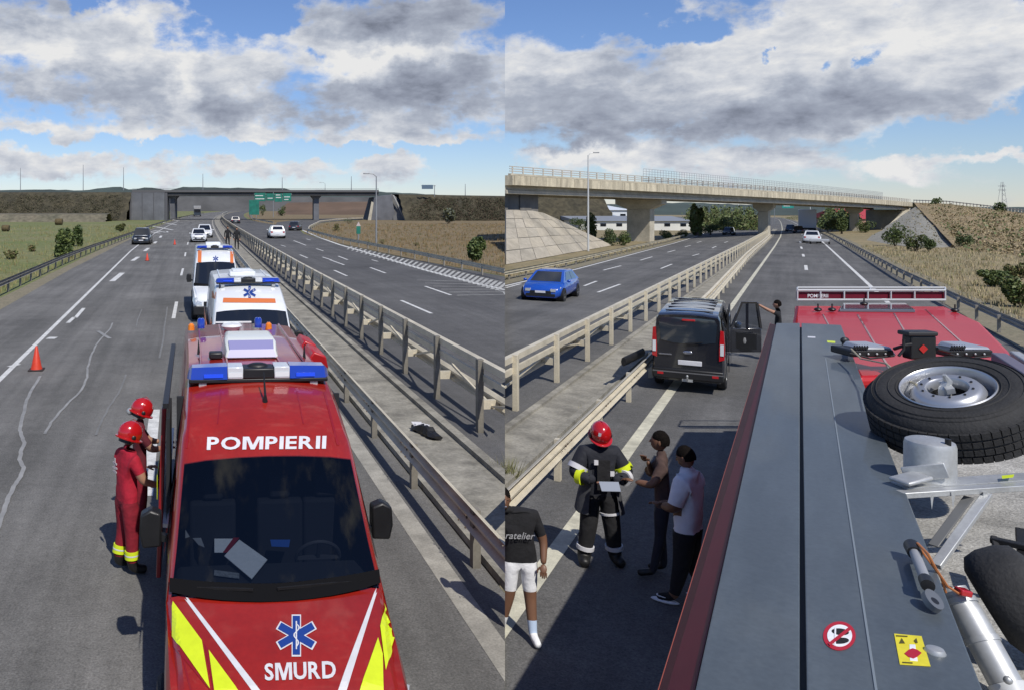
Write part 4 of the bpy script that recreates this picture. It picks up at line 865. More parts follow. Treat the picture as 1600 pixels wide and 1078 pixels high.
for z in (.3,.5,.65,.8): 
    w = 3*k*1.6*(1-z)+.3*z; m.bar((-w,-w,H*z),(w,-w,H*(z+.12)),.09,.09); m.bar((w,-w,H*z),(-w,-w,H*(z+.12)),.09,.09)
m.build('lattice', POLE, t, smooth=0)
for z in (.72,.86): MB().bar((-6*k,0,H*z),(6*k,0,H*z),.25,.25).build('crossarm', POLE, t)
# far woodland beyond the right road
def wood(u0, u1, y0, y1, h):
    def f(r):
        u = r.uniform(u0, u1); y = r.uniform(y0, y1); p = W(u, 350, y); p.z = -SLOPE['R']*(p.x*math.sin(AZ['R'])+p.y*math.cos(AZ['R']))+h*r.random()**1.2*(.6+.4*math.sin(u*.35)); return p
    return f
o = scatter('far_woodland', wood(1072, 1186, 230, 380, 6.5), 3800, .8, LG, 31); tag(o, 'green woodland behind the oncoming carriageway beyond the bridge', 'trees')
o = scatter('far_woodland', wood(1284, 1338, 250, 380, 6.5), 2200, .9, GR, 32); tag(o, 'green woodland right of the lorry beyond the bridge', 'trees')

def on_bank(r):
    i = r.uniform(.2, 3.9); k = int(i); f = i-k; c0 = [crest[k][j]*(1-f)+crest[k+1][j]*f for j in range(3)]; f0 = [footv[k][j]*(1-f)+footv[k+1][j]*f for j in range(2)]
    return ground_pt(*f0, -.3).lerp(W(*c0), r.uniform(.02,.97))
o = scatter('bank_scrub', on_bank, 1500, .30, [TR[0], TR[1], pm('bank_brown', (.20,.15,.08), .9)], 51); tag(o, 'dry scrub dotted over the tan embankment', 'brush')
o = scatter('bank_scrub', on_bank, 260, .55, [LEAF[3], LEAF[0], LEAF[4]], 52); tag(o, 'green scrub dotted over the tan embankment', 'brush')
o = scatter('cone_weeds', lambda r: base[r.randrange(5)].lerp(base[r.randrange(1,6)], r.random()).lerp(ap, r.random()**1.5*.8)+Vector((0,0,.1)), 260, .28, [LEAF[3], LEAF[4], TR[1]], 53); tag(o, 'weeds growing on the grey stone cone', 'weeds')
# ------------------------------------------------------------------ cars
def lerp3(a, b, t): return tuple(a[i]+(b[i]-a[i])*t for i in range(3))
def quadpt(q, s, t): return lerp3(lerp3(q[0], q[1], s), lerp3(q[3], q[2], s), t)
def panel(q, s0, s1, t0, t1, lift, n=3):
    """a slightly proud pane on the quad q (corners in order), covering s0..s1, t0..t1"""
    a, b, c = (Vector(q[i]) for i in (0,1,3)); nn = (b-a).cross(c-a).normalized(); mb = MB(); top = []; 
    for j in range(n+1):
        for i in range(n+1): top.append(Vector(quadpt(q, s0+(s1-s0)*i/n, t0+(t1-t0)*j/n))+nn*lift)
    bot = [p-nn*(lift+.02) for p in top]; N = (n+1)**2
    fs = [(j*(n+1)+i, j*(n+1)+i+1, (j+1)*(n+1)+i+1, (j+1)*(n+1)+i) for j in range(n) for i in range(n)]
    rim = [i for i in range(n+1)]+[(j*(n+1)+n) for j in range(1, n+1)]+[n*(n+1)+i for i in range(n-1, -1, -1)]+[j*(n+1) for j in range(n-1, 0, -1)]
    fs += [(rim[k], rim[k]+N, rim[(k+1) % len(rim)]+N, rim[(k+1) % len(rim)]) for k in range(len(rim))]
    return mb.add(top+bot, fs)
def wheel(parent, x, y, r, w, side, mat=ALLOY, spokes=5):
    M = Matrix.Translation((x, y, r))@Matrix.Rotation(PI/2*side, 4, 'Y')
    t = MB().lathe([(r*.62,-w/2),(r*.92,-w/2),(r,-w*.35),(r,w*.35),(r*.92,w/2),(r*.62,w/2)], 22, M).build('wheel', RUBBER, parent)
    m = MB().lathe([(.01,w*.30),(r*.2,w*.33),(r*.22,w*.28),(r*.60,w*.25),(r*.63,w*.46),(r*.66,w*.48)], 22, M)
    m.build('rim', mat, t, smooth=40)
    m = MB()
    for k in range(spokes):
        a = 2*PI*k/spokes; p = M@Vector((0,0,w*.36)); q = M@Vector((r*.6*math.cos(a), r*.6*math.sin(a), w*.40)); m.bar(p, q, r*.10, r*.05)
    m.build('spokes', mat, t, smooth=0)
    return t
def car(name, label, cat, side, a, b, yaw, paint, L=4.3, Wd=1.8, H=1.5, hood=1.05, boot=.25, wb=.8, belt=.92, hoodz=.86, ws=.75, rs=.35, cargo=False, lights=None, plate=True, sx=1, sy=1, group=None, roofcol=None, rails=False, wr=.33, low=.22):
    r = thing(name, label, cat, side, a, b, yaw, group=group); h = Wd/2; F = L/2; m = MB()
    # body: stations from tail (y=-F) to nose (y=+F)
    yb0 = -F+boot; yw = F-hood            # rear base of the cabin, windscreen base
    st = [(-F,.80,belt*.80),(-F+.06,.90,belt*.92),(-F+.3,.97,belt),(yb0+.35,1,belt),(0,1,belt),(yw-.2,1,belt*.985),(yw+.1,.985,belt*.97),(F-.45,.95,hoodz),(F-.16,.88,hoodz*.86),(F-.03,.78,hoodz*.68)]
    rings = []
    for y, w, z in st:
        x = h*w; rings.append([(-x*.86,y,low),(-x*.97,y,low+.12),(-x,y,.50),(-x*.985,y,z*.86),(-x*.90,y,z),(0,y,z+.035),(x*.90,y,z),(x*.985,y,z*.86),(x,y,.50),(x*.97,y,low+.12),(x*.86,y,low)])
    m.loft(rings)
    # cabin
    z0 = belt-.02; zr = H; a0 = h*.90; a1 = h*.70; ya, yb, yc, yd = yb0, yb0+rs, yw-ws, yw+.08
    cab = [(-a0,ya,z0),(a0,ya,z0),(a0,yd,z0),(-a0,yd,z0),(-a1,yb,zr-.05),(a1,yb,zr-.05),(a1,yc,zr-.05),(-a1,yc,zr-.05)]
    m.add(cab, [(0,1,5,4),(1,2,6,5),(2,3,7,6),(3,0,4,7)])
    top = [(-a1,yb,zr-.05),(a1,yb,zr-.05),(a1,yc,zr-.05),(-a1,yc,zr-.05)]; k = .86
    m.add(top+[(-a1*k,yb+.08,zr),(a1*k,yb+.08,zr),(a1*k,yc-.08,zr-.01),(-a1*k,yc-.08,zr-.01)], [(0,1,5,4),(1,2,6,5),(2,3,7,6),(3,0,4,7),(4,5,6,7)])
    body = m.build('body', paint, r, smooth=50)
    for (x0, x1, y) in ((-h*.99, -h*.6, F-hood*.62-.05), (h*.6, h*.99, F-hood*.62-.05), (-h*.99,-h*.6,-F+.78), (h*.6,h*.99,-F+.78)):
        s = 1 if x0 > 0 else -1; M = Matrix.Translation((s*h*.72, y, wr))@Matrix.Rotation(PI/2, 4, 'Y')
        MB().lathe([(.02,-h*.29),(wr*1.08,-h*.29),(wr*1.08,h*.29),(.02,h*.29)], 20, M).build('wheel_arch', BLACK, r)
        wheel(r, s*(h-.085), y, wr, .21, s)
    panel([cab[3],cab[2],cab[6],cab[7]][::-1], .07,.93,.06,.90, .008).build('windscreen', GLASSD, r, smooth=0) if False else panel([cab[2],cab[3],cab[7],cab[6]], .08,.92,.08,.93, .010).build('windscreen', GLASSD, r, smooth=0)
    panel([cab[0],cab[1],cab[5],cab[4]], .10,.90,.22,.92, .010).build('rear_window', GLASSD, r, smooth=0)
    for q in ([cab[1],cab[2],cab[6],cab[5]], [cab[3],cab[0],cab[4],cab[7]]):
        f = (lambda s: s) if q[0] == cab[1] else (lambda s: 1-s)
        for s0, s1 in ((.12,.44),(.47,.86)):
            u0, u1 = sorted((f(s0), f(s1))); panel(q, u0, u1, .14, .90, .010).build('side_window', GLASSD, r, smooth=0)
    for s in (-1, 1):
        MB().ell((s*(h+.07), yw-.28, belt+.06), (.10,.07,.075), 10, 6).build('mirror', paint if paint is not WHITEP else BLACK, r)
        MB().add([(s*h*.42,F-.02,hoodz*.60),(s*h*.80,F-.10,hoodz*.66),(s*h*.93,F-.34,hoodz*.86),(s*h*.86,F-.36,hoodz*.90),(s*h*.50,F-.10,hoodz*.80)], [(0,1,2,3,4)]).box(s*h*.60-.13, s*h*.60+.13, F-.14, F+.005, hoodz*.62, hoodz*.78).build('headlight', HEADL, r, smooth=0)
        MB().box(s*h*.74-.13, s*h*.74+.13, -F-.008, -F+.2, belt*.72, belt*.90).build('tail_light', LENSR, r, bevel=.02)
    MB().box(-h*.5, h*.5, F-.12, F+.012, hoodz*.50, hoodz*.66).box(-h*.7, h*.7, F-.10, F+.008, low+.06, low+.2).build('grille', BLACK, r, bevel=.01)
    if plate:
        MB().box(-.26,.26, F+.0, F+.022, low+.24, low+.35).build('number_plate', REFW, r); MB().box(-.26,.26, -F-.022, -F+.02, .52,.63).build('number_plate', REFW, r)
    MB().box(-h*.9,h*.9,-F-.015,-F+.1,low+.02,low+.16).build('bumper', BLACK, r, bevel=.02)
    for s in (-1,1):
        for y in (yw-.95, yw-1.9): MB().box(s*h*.985-.012, s*h*.985+.012, y-.10, y+.02, belt*.82, belt*.82+.025).build('door_handle', BLACK, r)
    if rails:
        for s in (-1,1): MB().bar((s*a1*.9,yb+.1,zr+.05),(s*a1*.9,yc-.1,zr+.05),.03,.03).build('roof_rail', ALLOY, r)
    return r
BLUEC = pm('blue_car_paint', (.008,.07,.40), .25, coat=1); DKC = pm('dark_car_paint', (.02,.023,.03), .25, coat=1); SILV = pm('silver_paint', (.30,.32,.35), .3, metal=.5, coat=.5); WHC = pm('white_car_paint', (.68,.69,.70), .3, coat=.8); DBL = pm('dark_blue_car', (.02,.035,.07), .3, coat=1)
# heading of the blue car: it drives towards the viewer along its own carriageway
c = car('parked_car', 'x', 'car', 'R', -11.1, 45.6, PI+.0, BLUEC, L=4.5, Wd=2.1, H=1.5, hood=1.0, boot=.10, rs=.75, ws=1.0, belt=.95, wr=.34); c.name = 'hatchback_car'
c['label'] = 'bright blue hatchback car driving towards the viewer on the oncoming carriageway'; c['category'] = 'car'
car('pickup_truck', 'silver and dark pickup with a pale bonnet driving on the left road beside the guardrail', 'pickup', 'L', -5.75, 97.5, PI, DKC, L=4.8, Wd=2.15, H=1.85, hood=1.2, boot=.5, belt=1.05, hoodz=1.02, wr=.4, roofcol=SILV)
x = COL.objects[-1]
r = [o for o in COL.objects if o.name.startswith('pickup_truck')][0]
MB().box(-.72,.72,1.25,2.2,.99,1.075).build('bonnet', SILV, r, bevel=.03); MB().box(-.68,.68,-1.2,.3,1.84,1.87).build('roof_panel', SILV, r, bevel=.01)
car('estate_car', 'white car with a blue bonnet stripe parked behind the ambulances, nearer of the two', 'car', 'L', .82, 103, PI, WHC, L=4.4, Wd=2.0, H=1.62, belt=1.0, hoodz=.92, group=None)
r = [o for o in COL.objects if o.name.startswith('estate_car')][0]; MB().box(-.5,.5,1.4,1.95,.955,.985).build('bonnet_marking', BLUEM, r)
car('estate_car', 'white and dark car parked at the tail of the ambulance line', 'car', 'L', 1.75, 117, PI, WHC, L=4.6, Wd=2.2, H=1.8, belt=1.0)
car('suv', 'white hatchback with dark rear window driving away on the far carriageway of the left view', 'car', 'L', 11.5, 113.5, 0, WHC, L=4.4, Wd=2.15, H=1.72, belt=1.05, rs=.35, boot=.05, rails=True)
car('hatchback_car', 'small black car driving towards the exit ramp, right of the white one', 'car', 'L', 18.3, 147, -.25, DKC, L=4.2, Wd=2.0, H=1.6, boot=.05)
car('hatchback_car', 'tiny dark car far ahead on the far carriageway by the gore rail', 'car', 'L', 10.6, 205, 0, DKC, L=4.4, Wd=2.3, H=1.7)
car('hatchback_car', 'dark car under the pale bridge on the oncoming carriageway, nearer of two', 'car', 'R', -12.6, 207, PI, DKC, L=4.3, Wd=2.3, H=1.7)
car('hatchback_car', 'dark blue car beyond the pale bridge, further of two oncoming cars', 'car', 'R', -13.0, 330, PI, DBL, L=4.3, Wd=2.6, H=2.1)
car('suv', 'white car with dark rear window driving away on the right road before the bridge', 'car', 'R', 1.95, 160, 0, WHC, L=4.6, Wd=2.5, H=1.95, belt=1.15, boot=.05)
car('suv', 'dark car driving away under the bridge just left of the lorry', 'car', 'R', .2, 240, 0, DKC, L=4.4, Wd=2.3, H=1.8)
car('suv', 'small dark car farthest left ahead of the lorry on the right road', 'car', 'R', -1.6, 262, 0, DBL, L=4.4, Wd=2.3, H=1.9)
# the low trailer hooked behind the white car
t = thing('car_trailer', 'low pale flat trailer towed behind the white car on the right road', 'trailer', 'R', 2.9, 153.5); MB().box(-1.3,1.2,-1.6,1.6,.45,.72).build('bed', pm('trailer_grey', (.4,.41,.42), .5), t); MB().bar((0,1.6,.5),(0,3,.5),.1,.1).build('drawbar', STEEL, t)
for s in (-1,1): wheel(t, s*1.2, 0, .3, .2, s)
def lorry(label, side, a, b, front, w, h, tarp, z=0):
    t = thing('lorry', label, 'lorry', side, a, b, PI if front else 0); h0 = h
    MB().box(-w/2,w/2,-7,2.5,1.1,h).build('cargo_box', tarp, t, bevel=.05)
    MB().loft([[(-w*.48,2.8,.5),(w*.48,2.8,.5),(w*.48,2.8,h*.85),(-w*.48,2.8,h*.85)],[(-w*.48,4.6,.5),(w*.48,4.6,.5),(w*.46,4.6,h*.82),(-w*.46,4.6,h*.82)],[(-w*.45,4.9,.6),(w*.45,4.9,.6),(w*.43,4.8,h*.7),(-w*.43,4.8,h*.7)]]).build('cab', WHC if not front else DKC, t, smooth=0)
    MB().box(-w*.42,w*.42,4.86,4.95,h*.42,h*.66).build('windscreen', GLASSD, t)
    MB().box(-w*.45,w*.45,-6.9,2.4,.7,1.05).build('chassis', BLACK, t); MB().box(-w*.45,w*.45,-7.1,-6.95,.6,1.0).build('rear_bumper', BLACK, t)
    for y in (-5.5,-4.3,3.6):
        for s in (-1,1): wheel(t, s*(w/2-.2), y, .5, .35, s, spokes=0)
    return t
lorry('grey-white box lorry driving away just beyond the pale bridge', 'R', 2.2, 268, False, 4.0, 5.9, pm('box_white', (.50,.51,.53), .5))
lorry('distant lorry with pale roof coming towards the viewer on the left road', 'L', 2.1, 335, True, 2.9, 4.2, pm('box_grey', (.3,.3,.3), .5))
# ------------------------------------------------------------------ vans: the rescue ambulances
def vz(y, kind=0):
    return interp(y, [(0,.78),(.05,.93),(.25,1.06),(.7,1.18),(1.2,1.29),(1.95,2.15),(2.15,2.30),(2.55,2.48),(3.0,2.60),(3.5,2.66),(6.9,2.68),(7.02,2.55)])
def van_body(W_=1.9, skipws=True, L=7.0):
    st = [(0,.80,.70),(.04,.87,.74),(.22,.93,.78),(.45,.95,.80),(.7,.96,.83),(.95,.965,.86),(1.2,.97,.90),(1.45,.975,.86),(1.7,.98,.83),(1.95,.985,.80),(2.15,.99,.79),(2.35,.99,.78),(2.6,.99,.77),(3.0,.99,.765),(3.5,.99,.765),(4.5,.99,.77),(5.5,.99,.78),(6.85,.99,.79),(7.0,.95,.76)]
    mb = MB(); rings = []; ky = L/7.0
    for y, w, wt in st:
        zt = vz(y); w *= W_/2/.95*.95; zc = min(1.28, zt-.10); zz = zc+(zt-zc)*.45; wm = w+(wt-w)*.38
        half = [(w*.88,.30),(w*.97,.40),(w,.62),(w,zc*.80),(w*.985,zc),(wm,zz),(wt+.015,zt-.07),(wt-.03,zt-.015),(wt*.72,zt+.012),(wt*.36,zt+.03),(0,zt+.036)]
        rings.append([(x,y*ky,z) for x, z in half]+[(-x,y*ky,z) for x, z in half[-2::-1]])
    # windscreen opening: stations 6..9, roof strip quads 7..12
    def skip(i, k): return skipws and 6 <= i < 9 and 7 <= k <= 12
    mb.loft(rings, cap=True, skip=skip); return mb, rings
def raycast_decal(body_objs, polys_px, faces, name, mat, parent, lift=.004, sub=0):
    pass
def van(name, label, cat, side, a, b, paint, yaw=0, decals=None, opening=True, L=7.0):
    r = thing(name, label, cat, side, a, b, yaw); mb, rings = van_body(skipws=opening, L=L)
    body = mb.build('body', paint, r, smooth=40)
    # glass: curved sheet between the rings 6 and 9
    g = MB(); g.loft([[Vector(rings[i][k])+Vector((0,-.012,.012)) for k in range(7, 14)] for i in (6,7,8,9)], closed=False, cap=False)
    g.build('windscreen', WS if opening else GLASSD, r, smooth=60)
    # black surround of the windscreen, sagging forward in the middle
    n = 13; m = MB(); R0 = []; R1 = []
    for i in range(n):
        x = -.885+1.77*i/(n-1); s = 1-(x/.90)**2; yy = 1.21-.20*s; R0.append((x, yy, vz(yy)+.045-.02*(x/.9)**2)); R1.append((x, 1.26-.05*s, vz(1.26-.05*s)+.055))
    m.loft([R0, R1], closed=False, cap=False); m.build('windscreen_cowl', pm('matt_black', (.006,.006,.007), .9, spec=.1), r, smooth=60)
    m = MB(); m.loft([[Vector(rings[i][k])+Vector((0,-.016,.016)) for k in (7,8)] for i in (6,7,8,9)], closed=False, cap=False)
    for w in (-1,1):
        MB().bar((w*.10-.1, 1.12, 1.345),(w*.10+.62*(1 if w>0 else -.9), 1.2, 1.345),.02,.02).build('wiper', BLACK, r)
    # interior
    if opening:
        MB().box(-.84,.84,1.24,1.80,1.0,1.285).build('dashboard', DARK, r, bevel=.05)
        MB().box(-.86,.86,3.05,3.1,.5,2.5).build('bulkhead', DARK, r); MB().box(-.86,.86,1.3,3.05,.45,.5).build('cab_floor', DARK, r)
        for x in (-.5,.15,.6): MB().box(x-.22,x+.22,2.3,2.45,.7,1.65).box(x-.22,x+.22,1.95,2.4,.7,.95).box(x-.1,x+.1,2.33,2.43,1.66,1.88).build('seat', pm('seat_cloth', (.010,.011,.014), .9), r, bevel=.03)
    if opening:
        M = Matrix.Translation((.45,1.86,1.28))@Matrix.Rotation(math.radians(-62), 4, 'X'); t_ = MB().tube([M@Vector((.2*math.cos(f),.2*math.sin(f),0)) for f in frange(0, 2*PI, 28)], .017, 8).bar(M@Vector((-.19,0,0)), M@Vector((.19,0,0)), .03,.03).bar(M@Vector((0,-.19,0)), M@Vector((0,0,0)), .03,.03); t_.build('steering_wheel', pm('wheel_grey', (.05,.05,.055), .5), r)
    for s in (-1,1):
        # door window, mirror, headlight, wheel
        MB().add([(s*.957,1.62,1.33),(s*.957,2.75,1.33),(s*.865,2.75,1.95),(s*.865,2.1,1.95)], [(0,1,2,3)]).build('side_window', GLASSD, r)
        m = MB(); m.loft([[(s*(.98+x), 2.02+y, 1.50+z) for x, z in ((.0,-.12),(.17,-.13),(.20,.0),(.19,.17),(.10,.22),(.0,.18))] for y in (-.06,.0,.09)])
        mi = m.build('mirror', BLACK, r, smooth=30, bevel=.02); MB().bar((s*.93,2.0,1.45),(s*1.0,2.02,1.46),.06,.06).build('mirror_arm', BLACK, mi)
        MB().add([(s*.62,-.0,.80),(s*.80,.02,.80),(s*.91,.16,.88),(s*.90,.42,1.02),(s*.80,.30,1.03),(s*.66,.05,.93)], [tuple(range(6))]).build('headlight', HEADL, r) if False else None
        m = MB(); m.loft([[(s*.56,-.015,.66),(s*.80,.0,.66),(s*.74,-.0,.80),(s*.58,-.0,.78)],[(s*.60,.10,.68),(s*.885,.12,.70),(s*.83,.12,.93),(s*.66,.1,.93)],[(s*.7,.34,.76),(s*.935,.36,.80),(s*.91,.36,.94),(s*.80,.36,.98)]]); m.build('headlight', HEADL, r, smooth=40)
        for y in (1.0, 5.4): wheel(r, s*.86, y, .36, .24, s)
    MB().box(-.9,.9,-.05,.1,.28,.62).build('bumper', BLACK, r, bevel=.04); MB().box(-.5,.5,-.045,.1,.64,.80).build('grille', BLACK, r, bevel=.02)
    return r, body
bpy.context.view_layer.update()
AMBA, AMBB = .70, 5.70
amb, amb_body = van('rescue_van', 'red rescue van with blue and white light bar, nearest vehicle in the left view', 'ambulance van', 'L', AMBA, AMBB, RED)
bpy.context.view_layer.update()
class Painter:
    """lays flat print on the body of a vehicle: a point of a sight line is dropped on the surface"""
    def __init__(s, obj, root):
        s.root = root; s.M = root.matrix_world.copy(); me = obj.data; s.t = BVHTree.FromPolygons([s.M@v.co for v in me.vertices], [tuple(p.vertices) for p in me.polygons])
    def pt(s, u, v, lift=.004):
        d = Vector(((u-420)/1300, 1, (321-v)/1300)).normalized(); h = s.t.ray_cast(Vector((0,0,CAMH)), d)
        if h[0] is None: return None
        n = h[1] if h[1].dot(d) < 0 else -h[1]; return s.M.inverted()@(h[0]+n*lift)
    def poly(s, name, pts, mat, lift=.004, step=14, parent=None, origin=None):
        bm = bmesh.new(); vs = [bm.verts.new((p[0], p[1], 0)) for p in pts]; bm.faces.new(vs); bm.normal_update()
        bmesh.ops.triangulate(bm, faces=bm.faces[:])
        for k in range(4):
            es = [e for e in bm.edges if e.calc_length() > step]
            if not es: break
            bmesh.ops.subdivide_edges(bm, edges=es, cuts=1); bmesh.ops.triangulate(bm, faces=bm.faces[:])
        return s.drop(name, bm, mat, lift, parent)
    def drop(s, name, bm, mat, lift, parent=None):
        bad = []
        for v in bm.verts:
            q = s.pt(v.co.x, v.co.y, lift)
            if q is None: bad.append(v)
            else: v.co = q
        bmesh.ops.delete(bm, geom=bad, context='VERTS'); me = bpy.data.meshes.new(name); bm.to_mesh(me); bm.free(); me.materials.append(mat)
        o = bpy.data.objects.new(name, me); COL.objects.link(o); o.parent = parent or s.root; return o
    def text(s, name, body, quad, mat, lift=.005, bold=.018, arch=0, parent=None):
        bm = bmesh.new(); pen = 0
        MP = [(0,0),(0,.73),(.25,.73),(.42,.25),(.59,.73),(.84,.73),(.84,0),(.68,0),(.68,.56),(.50,0),(.34,0),(.16,.56),(.16,0)]
        for ch in body:
            if ch == 'M': pts = MP; cb = bmesh.new(); cb.faces.new([cb.verts.new((x, y, 0)) for x, y in pts]); me = bpy.data.meshes.new('glyph'); cb.to_mesh(me); cb.free()
            elif ch == 'I': me = bpy.data.meshes.new('glyph'); me.from_pydata([(0,0,0),(.165,0,0),(.165,.73,0),(0,.73,0)], [], [(0,1,2,3)])
            else:
                cu = bpy.data.curves.new(name, 'FONT'); cu.body = ch; cu.size = 1; cu.offset = bold; cu.resolution_u = 3
                to = bpy.data.objects.new(name, cu); COL.objects.link(to); dg = bpy.context.evaluated_depsgraph_get(); dg.update(); me = bpy.data.meshes.new_from_object(to.evaluated_get(dg)); bpy.data.objects.remove(to)
            x0 = min(v.co.x for v in me.vertices); x1 = max(v.co.x for v in me.vertices); y0 = min(v.co.y for v in me.vertices); y1 = max(v.co.y for v in me.vertices)
            for v in me.vertices: v.co.x += pen-x0; v.co.y = (v.co.y-y0)/(y1-y0)*.73
            pen += x1-x0+.085; bm.from_mesh(me)
        xs = [v.co.x for v in bm.verts]; ys = [v.co.y for v in bm.verts]; x0, x1, y0, y1 = min(xs), max(xs), min(ys), max(ys)
        for v in bm.verts:
            t, w = (v.co.x-x0)/(x1-x0), (v.co.y-y0)/(y1-y0); p = [quad[0][i]*(1-t)*(1-w)+quad[1][i]*t*(1-w)+quad[2][i]*t*w+quad[3][i]*(1-t)*w for i in (0,1)]
            v.co = (p[0], p[1]+arch*4*t*(1-t), 0)
        bm.normal_update()
        bmesh.ops.triangulate(bm, faces=bm.faces[:])
        for k in range(2):
            es = [e for e in bm.edges if e.calc_length() > 9]
            if es: bmesh.ops.subdivide_edges(bm, edges=es, cuts=1); bmesh.ops.triangulate(bm, faces=bm.faces[:])
        return s.drop(name, bm, mat, lift, parent)
P = Painter(amb_body, amb)
P.text('lettering', 'POMPIERII', [(323,703),(509,701),(510,681),(324,683)], REFW, bold=.028, arch=0, lift=.008)
P.text('lettering', 'SMURD', [(414,1064),(525,1060),(524,1033),(413,1037)], REFW, bold=.028, lift=.008)
def zoom6(*p): return [(240+x/2.578, 660+y/2.578) for x, y in p]
P.poly('stripe', zoom6((85,655),(118,680),(435,1085),(400,1085)), REFW, lift=.004)
P.poly('stripe', zoom6((905,640),(918,625),(775,1085),(740,1085),(770,1000)), REFW, lift=.004)
for q in (((78,722),(195,880),(228,1075),(78,862)), ((222,918),(345,1085),(245,1085)), ((945,668),(986,765),(978,850),(934,1000),(912,822)), ((903,868),(922,935),(925,1085),(828,1085),(835,1060))):
    P.poly('reflective_chevron', zoom6(*q), YEL, lift=.012, step=8)
for q in (((62,700),(78,722),(78,862),(62,845)), ((205,890),(222,918),(245,1085),(240,1085)), ((78,862),(228,1075),(232,1085),(78,900))):
    P.poly('dark_chevron', zoom6(*q), REFR, lift=.005, step=8)
def star(P, cu, cv, r, tilt=0, sy=1.0, parent=None):
    root = None
    def arms(k, w, L):
        # six-armed outline of the emblem
        pts = []
        for i in range(6):
            a = math.radians(90-60*i+tilt); ax, ay = math.cos(a), math.sin(a); px, py = ay, -ax
            for s in (-1, 1): pts.append((cu+(ax*L+s*-px*-w)*r, cv-(ay*L+s*-py*-w)*r*sy))
            a2 = math.radians(60-60*i+tilt); d = w/math.sin(math.radians(30)); pts.append((cu+math.cos(a2)*d*r, cv-math.sin(a2)*d*r*sy))
        return pts
    a = P.poly('emblem', arms(0, .235, 1.06), REFW, lift=.005, step=30, parent=parent); P.poly('emblem_blue', arms(0, .185, .98), BLUEM, lift=.008, step=30, parent=a)
    P.poly('emblem_staff', [(cu-.035*r,cv-.7*r*sy),(cu+.035*r,cv-.7*r*sy),(cu+.03*r,cv+.72*r*sy),(cu-.03*r,cv+.72*r*sy)], REFW, lift=.011, step=30, parent=a)
    sn = []; sn2 = []
    for i in range(15):
        t = i/14; y = -.55+1.15*t; x = math.sin(t*9.5)*.15*(1-.4*t); sn.append((cu+(x-.035)*r, cv+y*r*sy)); sn2.append((cu+(x+.035)*r, cv+y*r*sy))
    P.poly('emblem_snake', sn+sn2[::-1], REFW, lift=.012, step=30, parent=a)
star(P, 463, 993, 31, sy=1.0)
for q in (((298,612),(301,612),(293,700),(290,700)), ((505,612),(508,612),(530,695),(526,695)), ((345,606),(347,606),(341,662),(339,662)), ((462,606),(464,606),(475,662),(473,662))): P.poly('roof_crease_shade', q, REFR, lift=.004)  # flat darker red strips paint the shade of creases in the roof
for q in (((262,940),(264,940),(300,1078),(297,1078)), ((607,915),(609,915),(598,1078),(595,1078))): P.poly('bonnet_crease_shade', q, REFR, lift=.0035)  # thin dark red strips draw crease shade on the bonnet
# roof fittings, in the van's own metres (x right, y back, z up)
def lightbar(r, y, z, w, lit=True, slim=False, h_=.14):
    b = MB().box(-w,w,y-.12,y+.14,z-.06,z-.02).build('light_bar', BLACK, r, bevel=.01)
    h = h_ if not slim else .08
    for s in (-1,1):
        o = MB(); o.loft([[(s*(w*.45),y-.13,z-.02),(s*(w*.45),y+.15,z-.02),(s*(w*.45),y+.12,z+h),(s*(w*.45),y-.10,z+h)],[(s*w*.97,y-.11,z-.02),(s*w*.97,y+.13,z-.02),(s*w*.95,y+.10,z+h*.9),(s*w*.95,y-.08,z+h*.9)],[(s*(w+.02),y-.04,z-.02),(s*(w+.02),y+.06,z-.02),(s*(w+.0),y+.05,z+h*.6),(s*(w+.0),y-.03,z+h*.6)]]); o.build('blue_lens', LENSB, b, smooth=30)
        MB().box(s*w*.66-.09, s*w*.66+.11, y-.136, y-.126, z+.0, z+h*.34).build('lit_led', LENSL if lit else LENSB, b)
        MB().box(s*w*.335-.082,s*w*.335+.082,y-.125,y+.14,z-.02,z+h*.95).build('white_module', LENSW, b, bevel=.01)
        MB().box(s*w*.335-.075,s*w*.335+.075,y-.130,y-.126,z+.0,z+h*.45).build('lamp_face', pm('bright_lens', (.75,.77,.78), .1, coat=1), b)
    MB().box(-w*.225,w*.225,y-.127,y+.14,z-.02,z+h*.8).build('loudspeaker', BLACK, b, bevel=.015); MB().ell((0,y+.03,z+h*.8),(w*.16,.08,.035),12,6).build('dome', BLACK, b)
    for s in (-1,1): MB().box(s*w*.8-.04, s*w*.8+.04, y-.1, y+.1, z-.13, z-.05).build('bar_foot', STEEL, b)
    return b
lightbar(amb, 3.15, 2.70, .735, h_=.11)
def rz(x, y): return vz(y)+.03
# blocks on the roof
m = MB(); m.loft([[(-.32,4.05,2.70),(.32,4.05,2.70),(.27,4.10,2.80),(-.27,4.10,2.80)],[(-.34,4.3,2.70),(.34,4.3,2.70),(.30,4.3,2.89),(-.30,4.3,2.89)],[(-.33,4.85,2.70),(.33,4.85,2.70),(.28,4.82,2.91),(-.28,4.82,2.91)],[(-.26,5.0,2.70),(.26,5.0,2.70),(.22,4.96,2.82),(-.22,4.96,2.82)]])
ac = m.build('roof_air_conditioner', pm('ac_white', (.72,.74,.70), .35, coat=.4), amb, smooth=40, bevel=.03); MB().loft([[(-.29,4.045,2.71),(.29,4.045,2.71)],[(-.26,4.09,2.795),(.26,4.09,2.795)],[(-.27,4.26,2.875),(.27,4.26,2.875)]], closed=False, cap=False).build('front_shade', pm('lavender_front_shade', (.26,.25,.45), .4), ac).location = (0,-.012,.012)  # lavender sheet paints the shaded front of the white unit
MB().box(-.50,-.34,4.1,4.25,2.69,2.77).build('roof_box', BLACK, amb, bevel=.02)
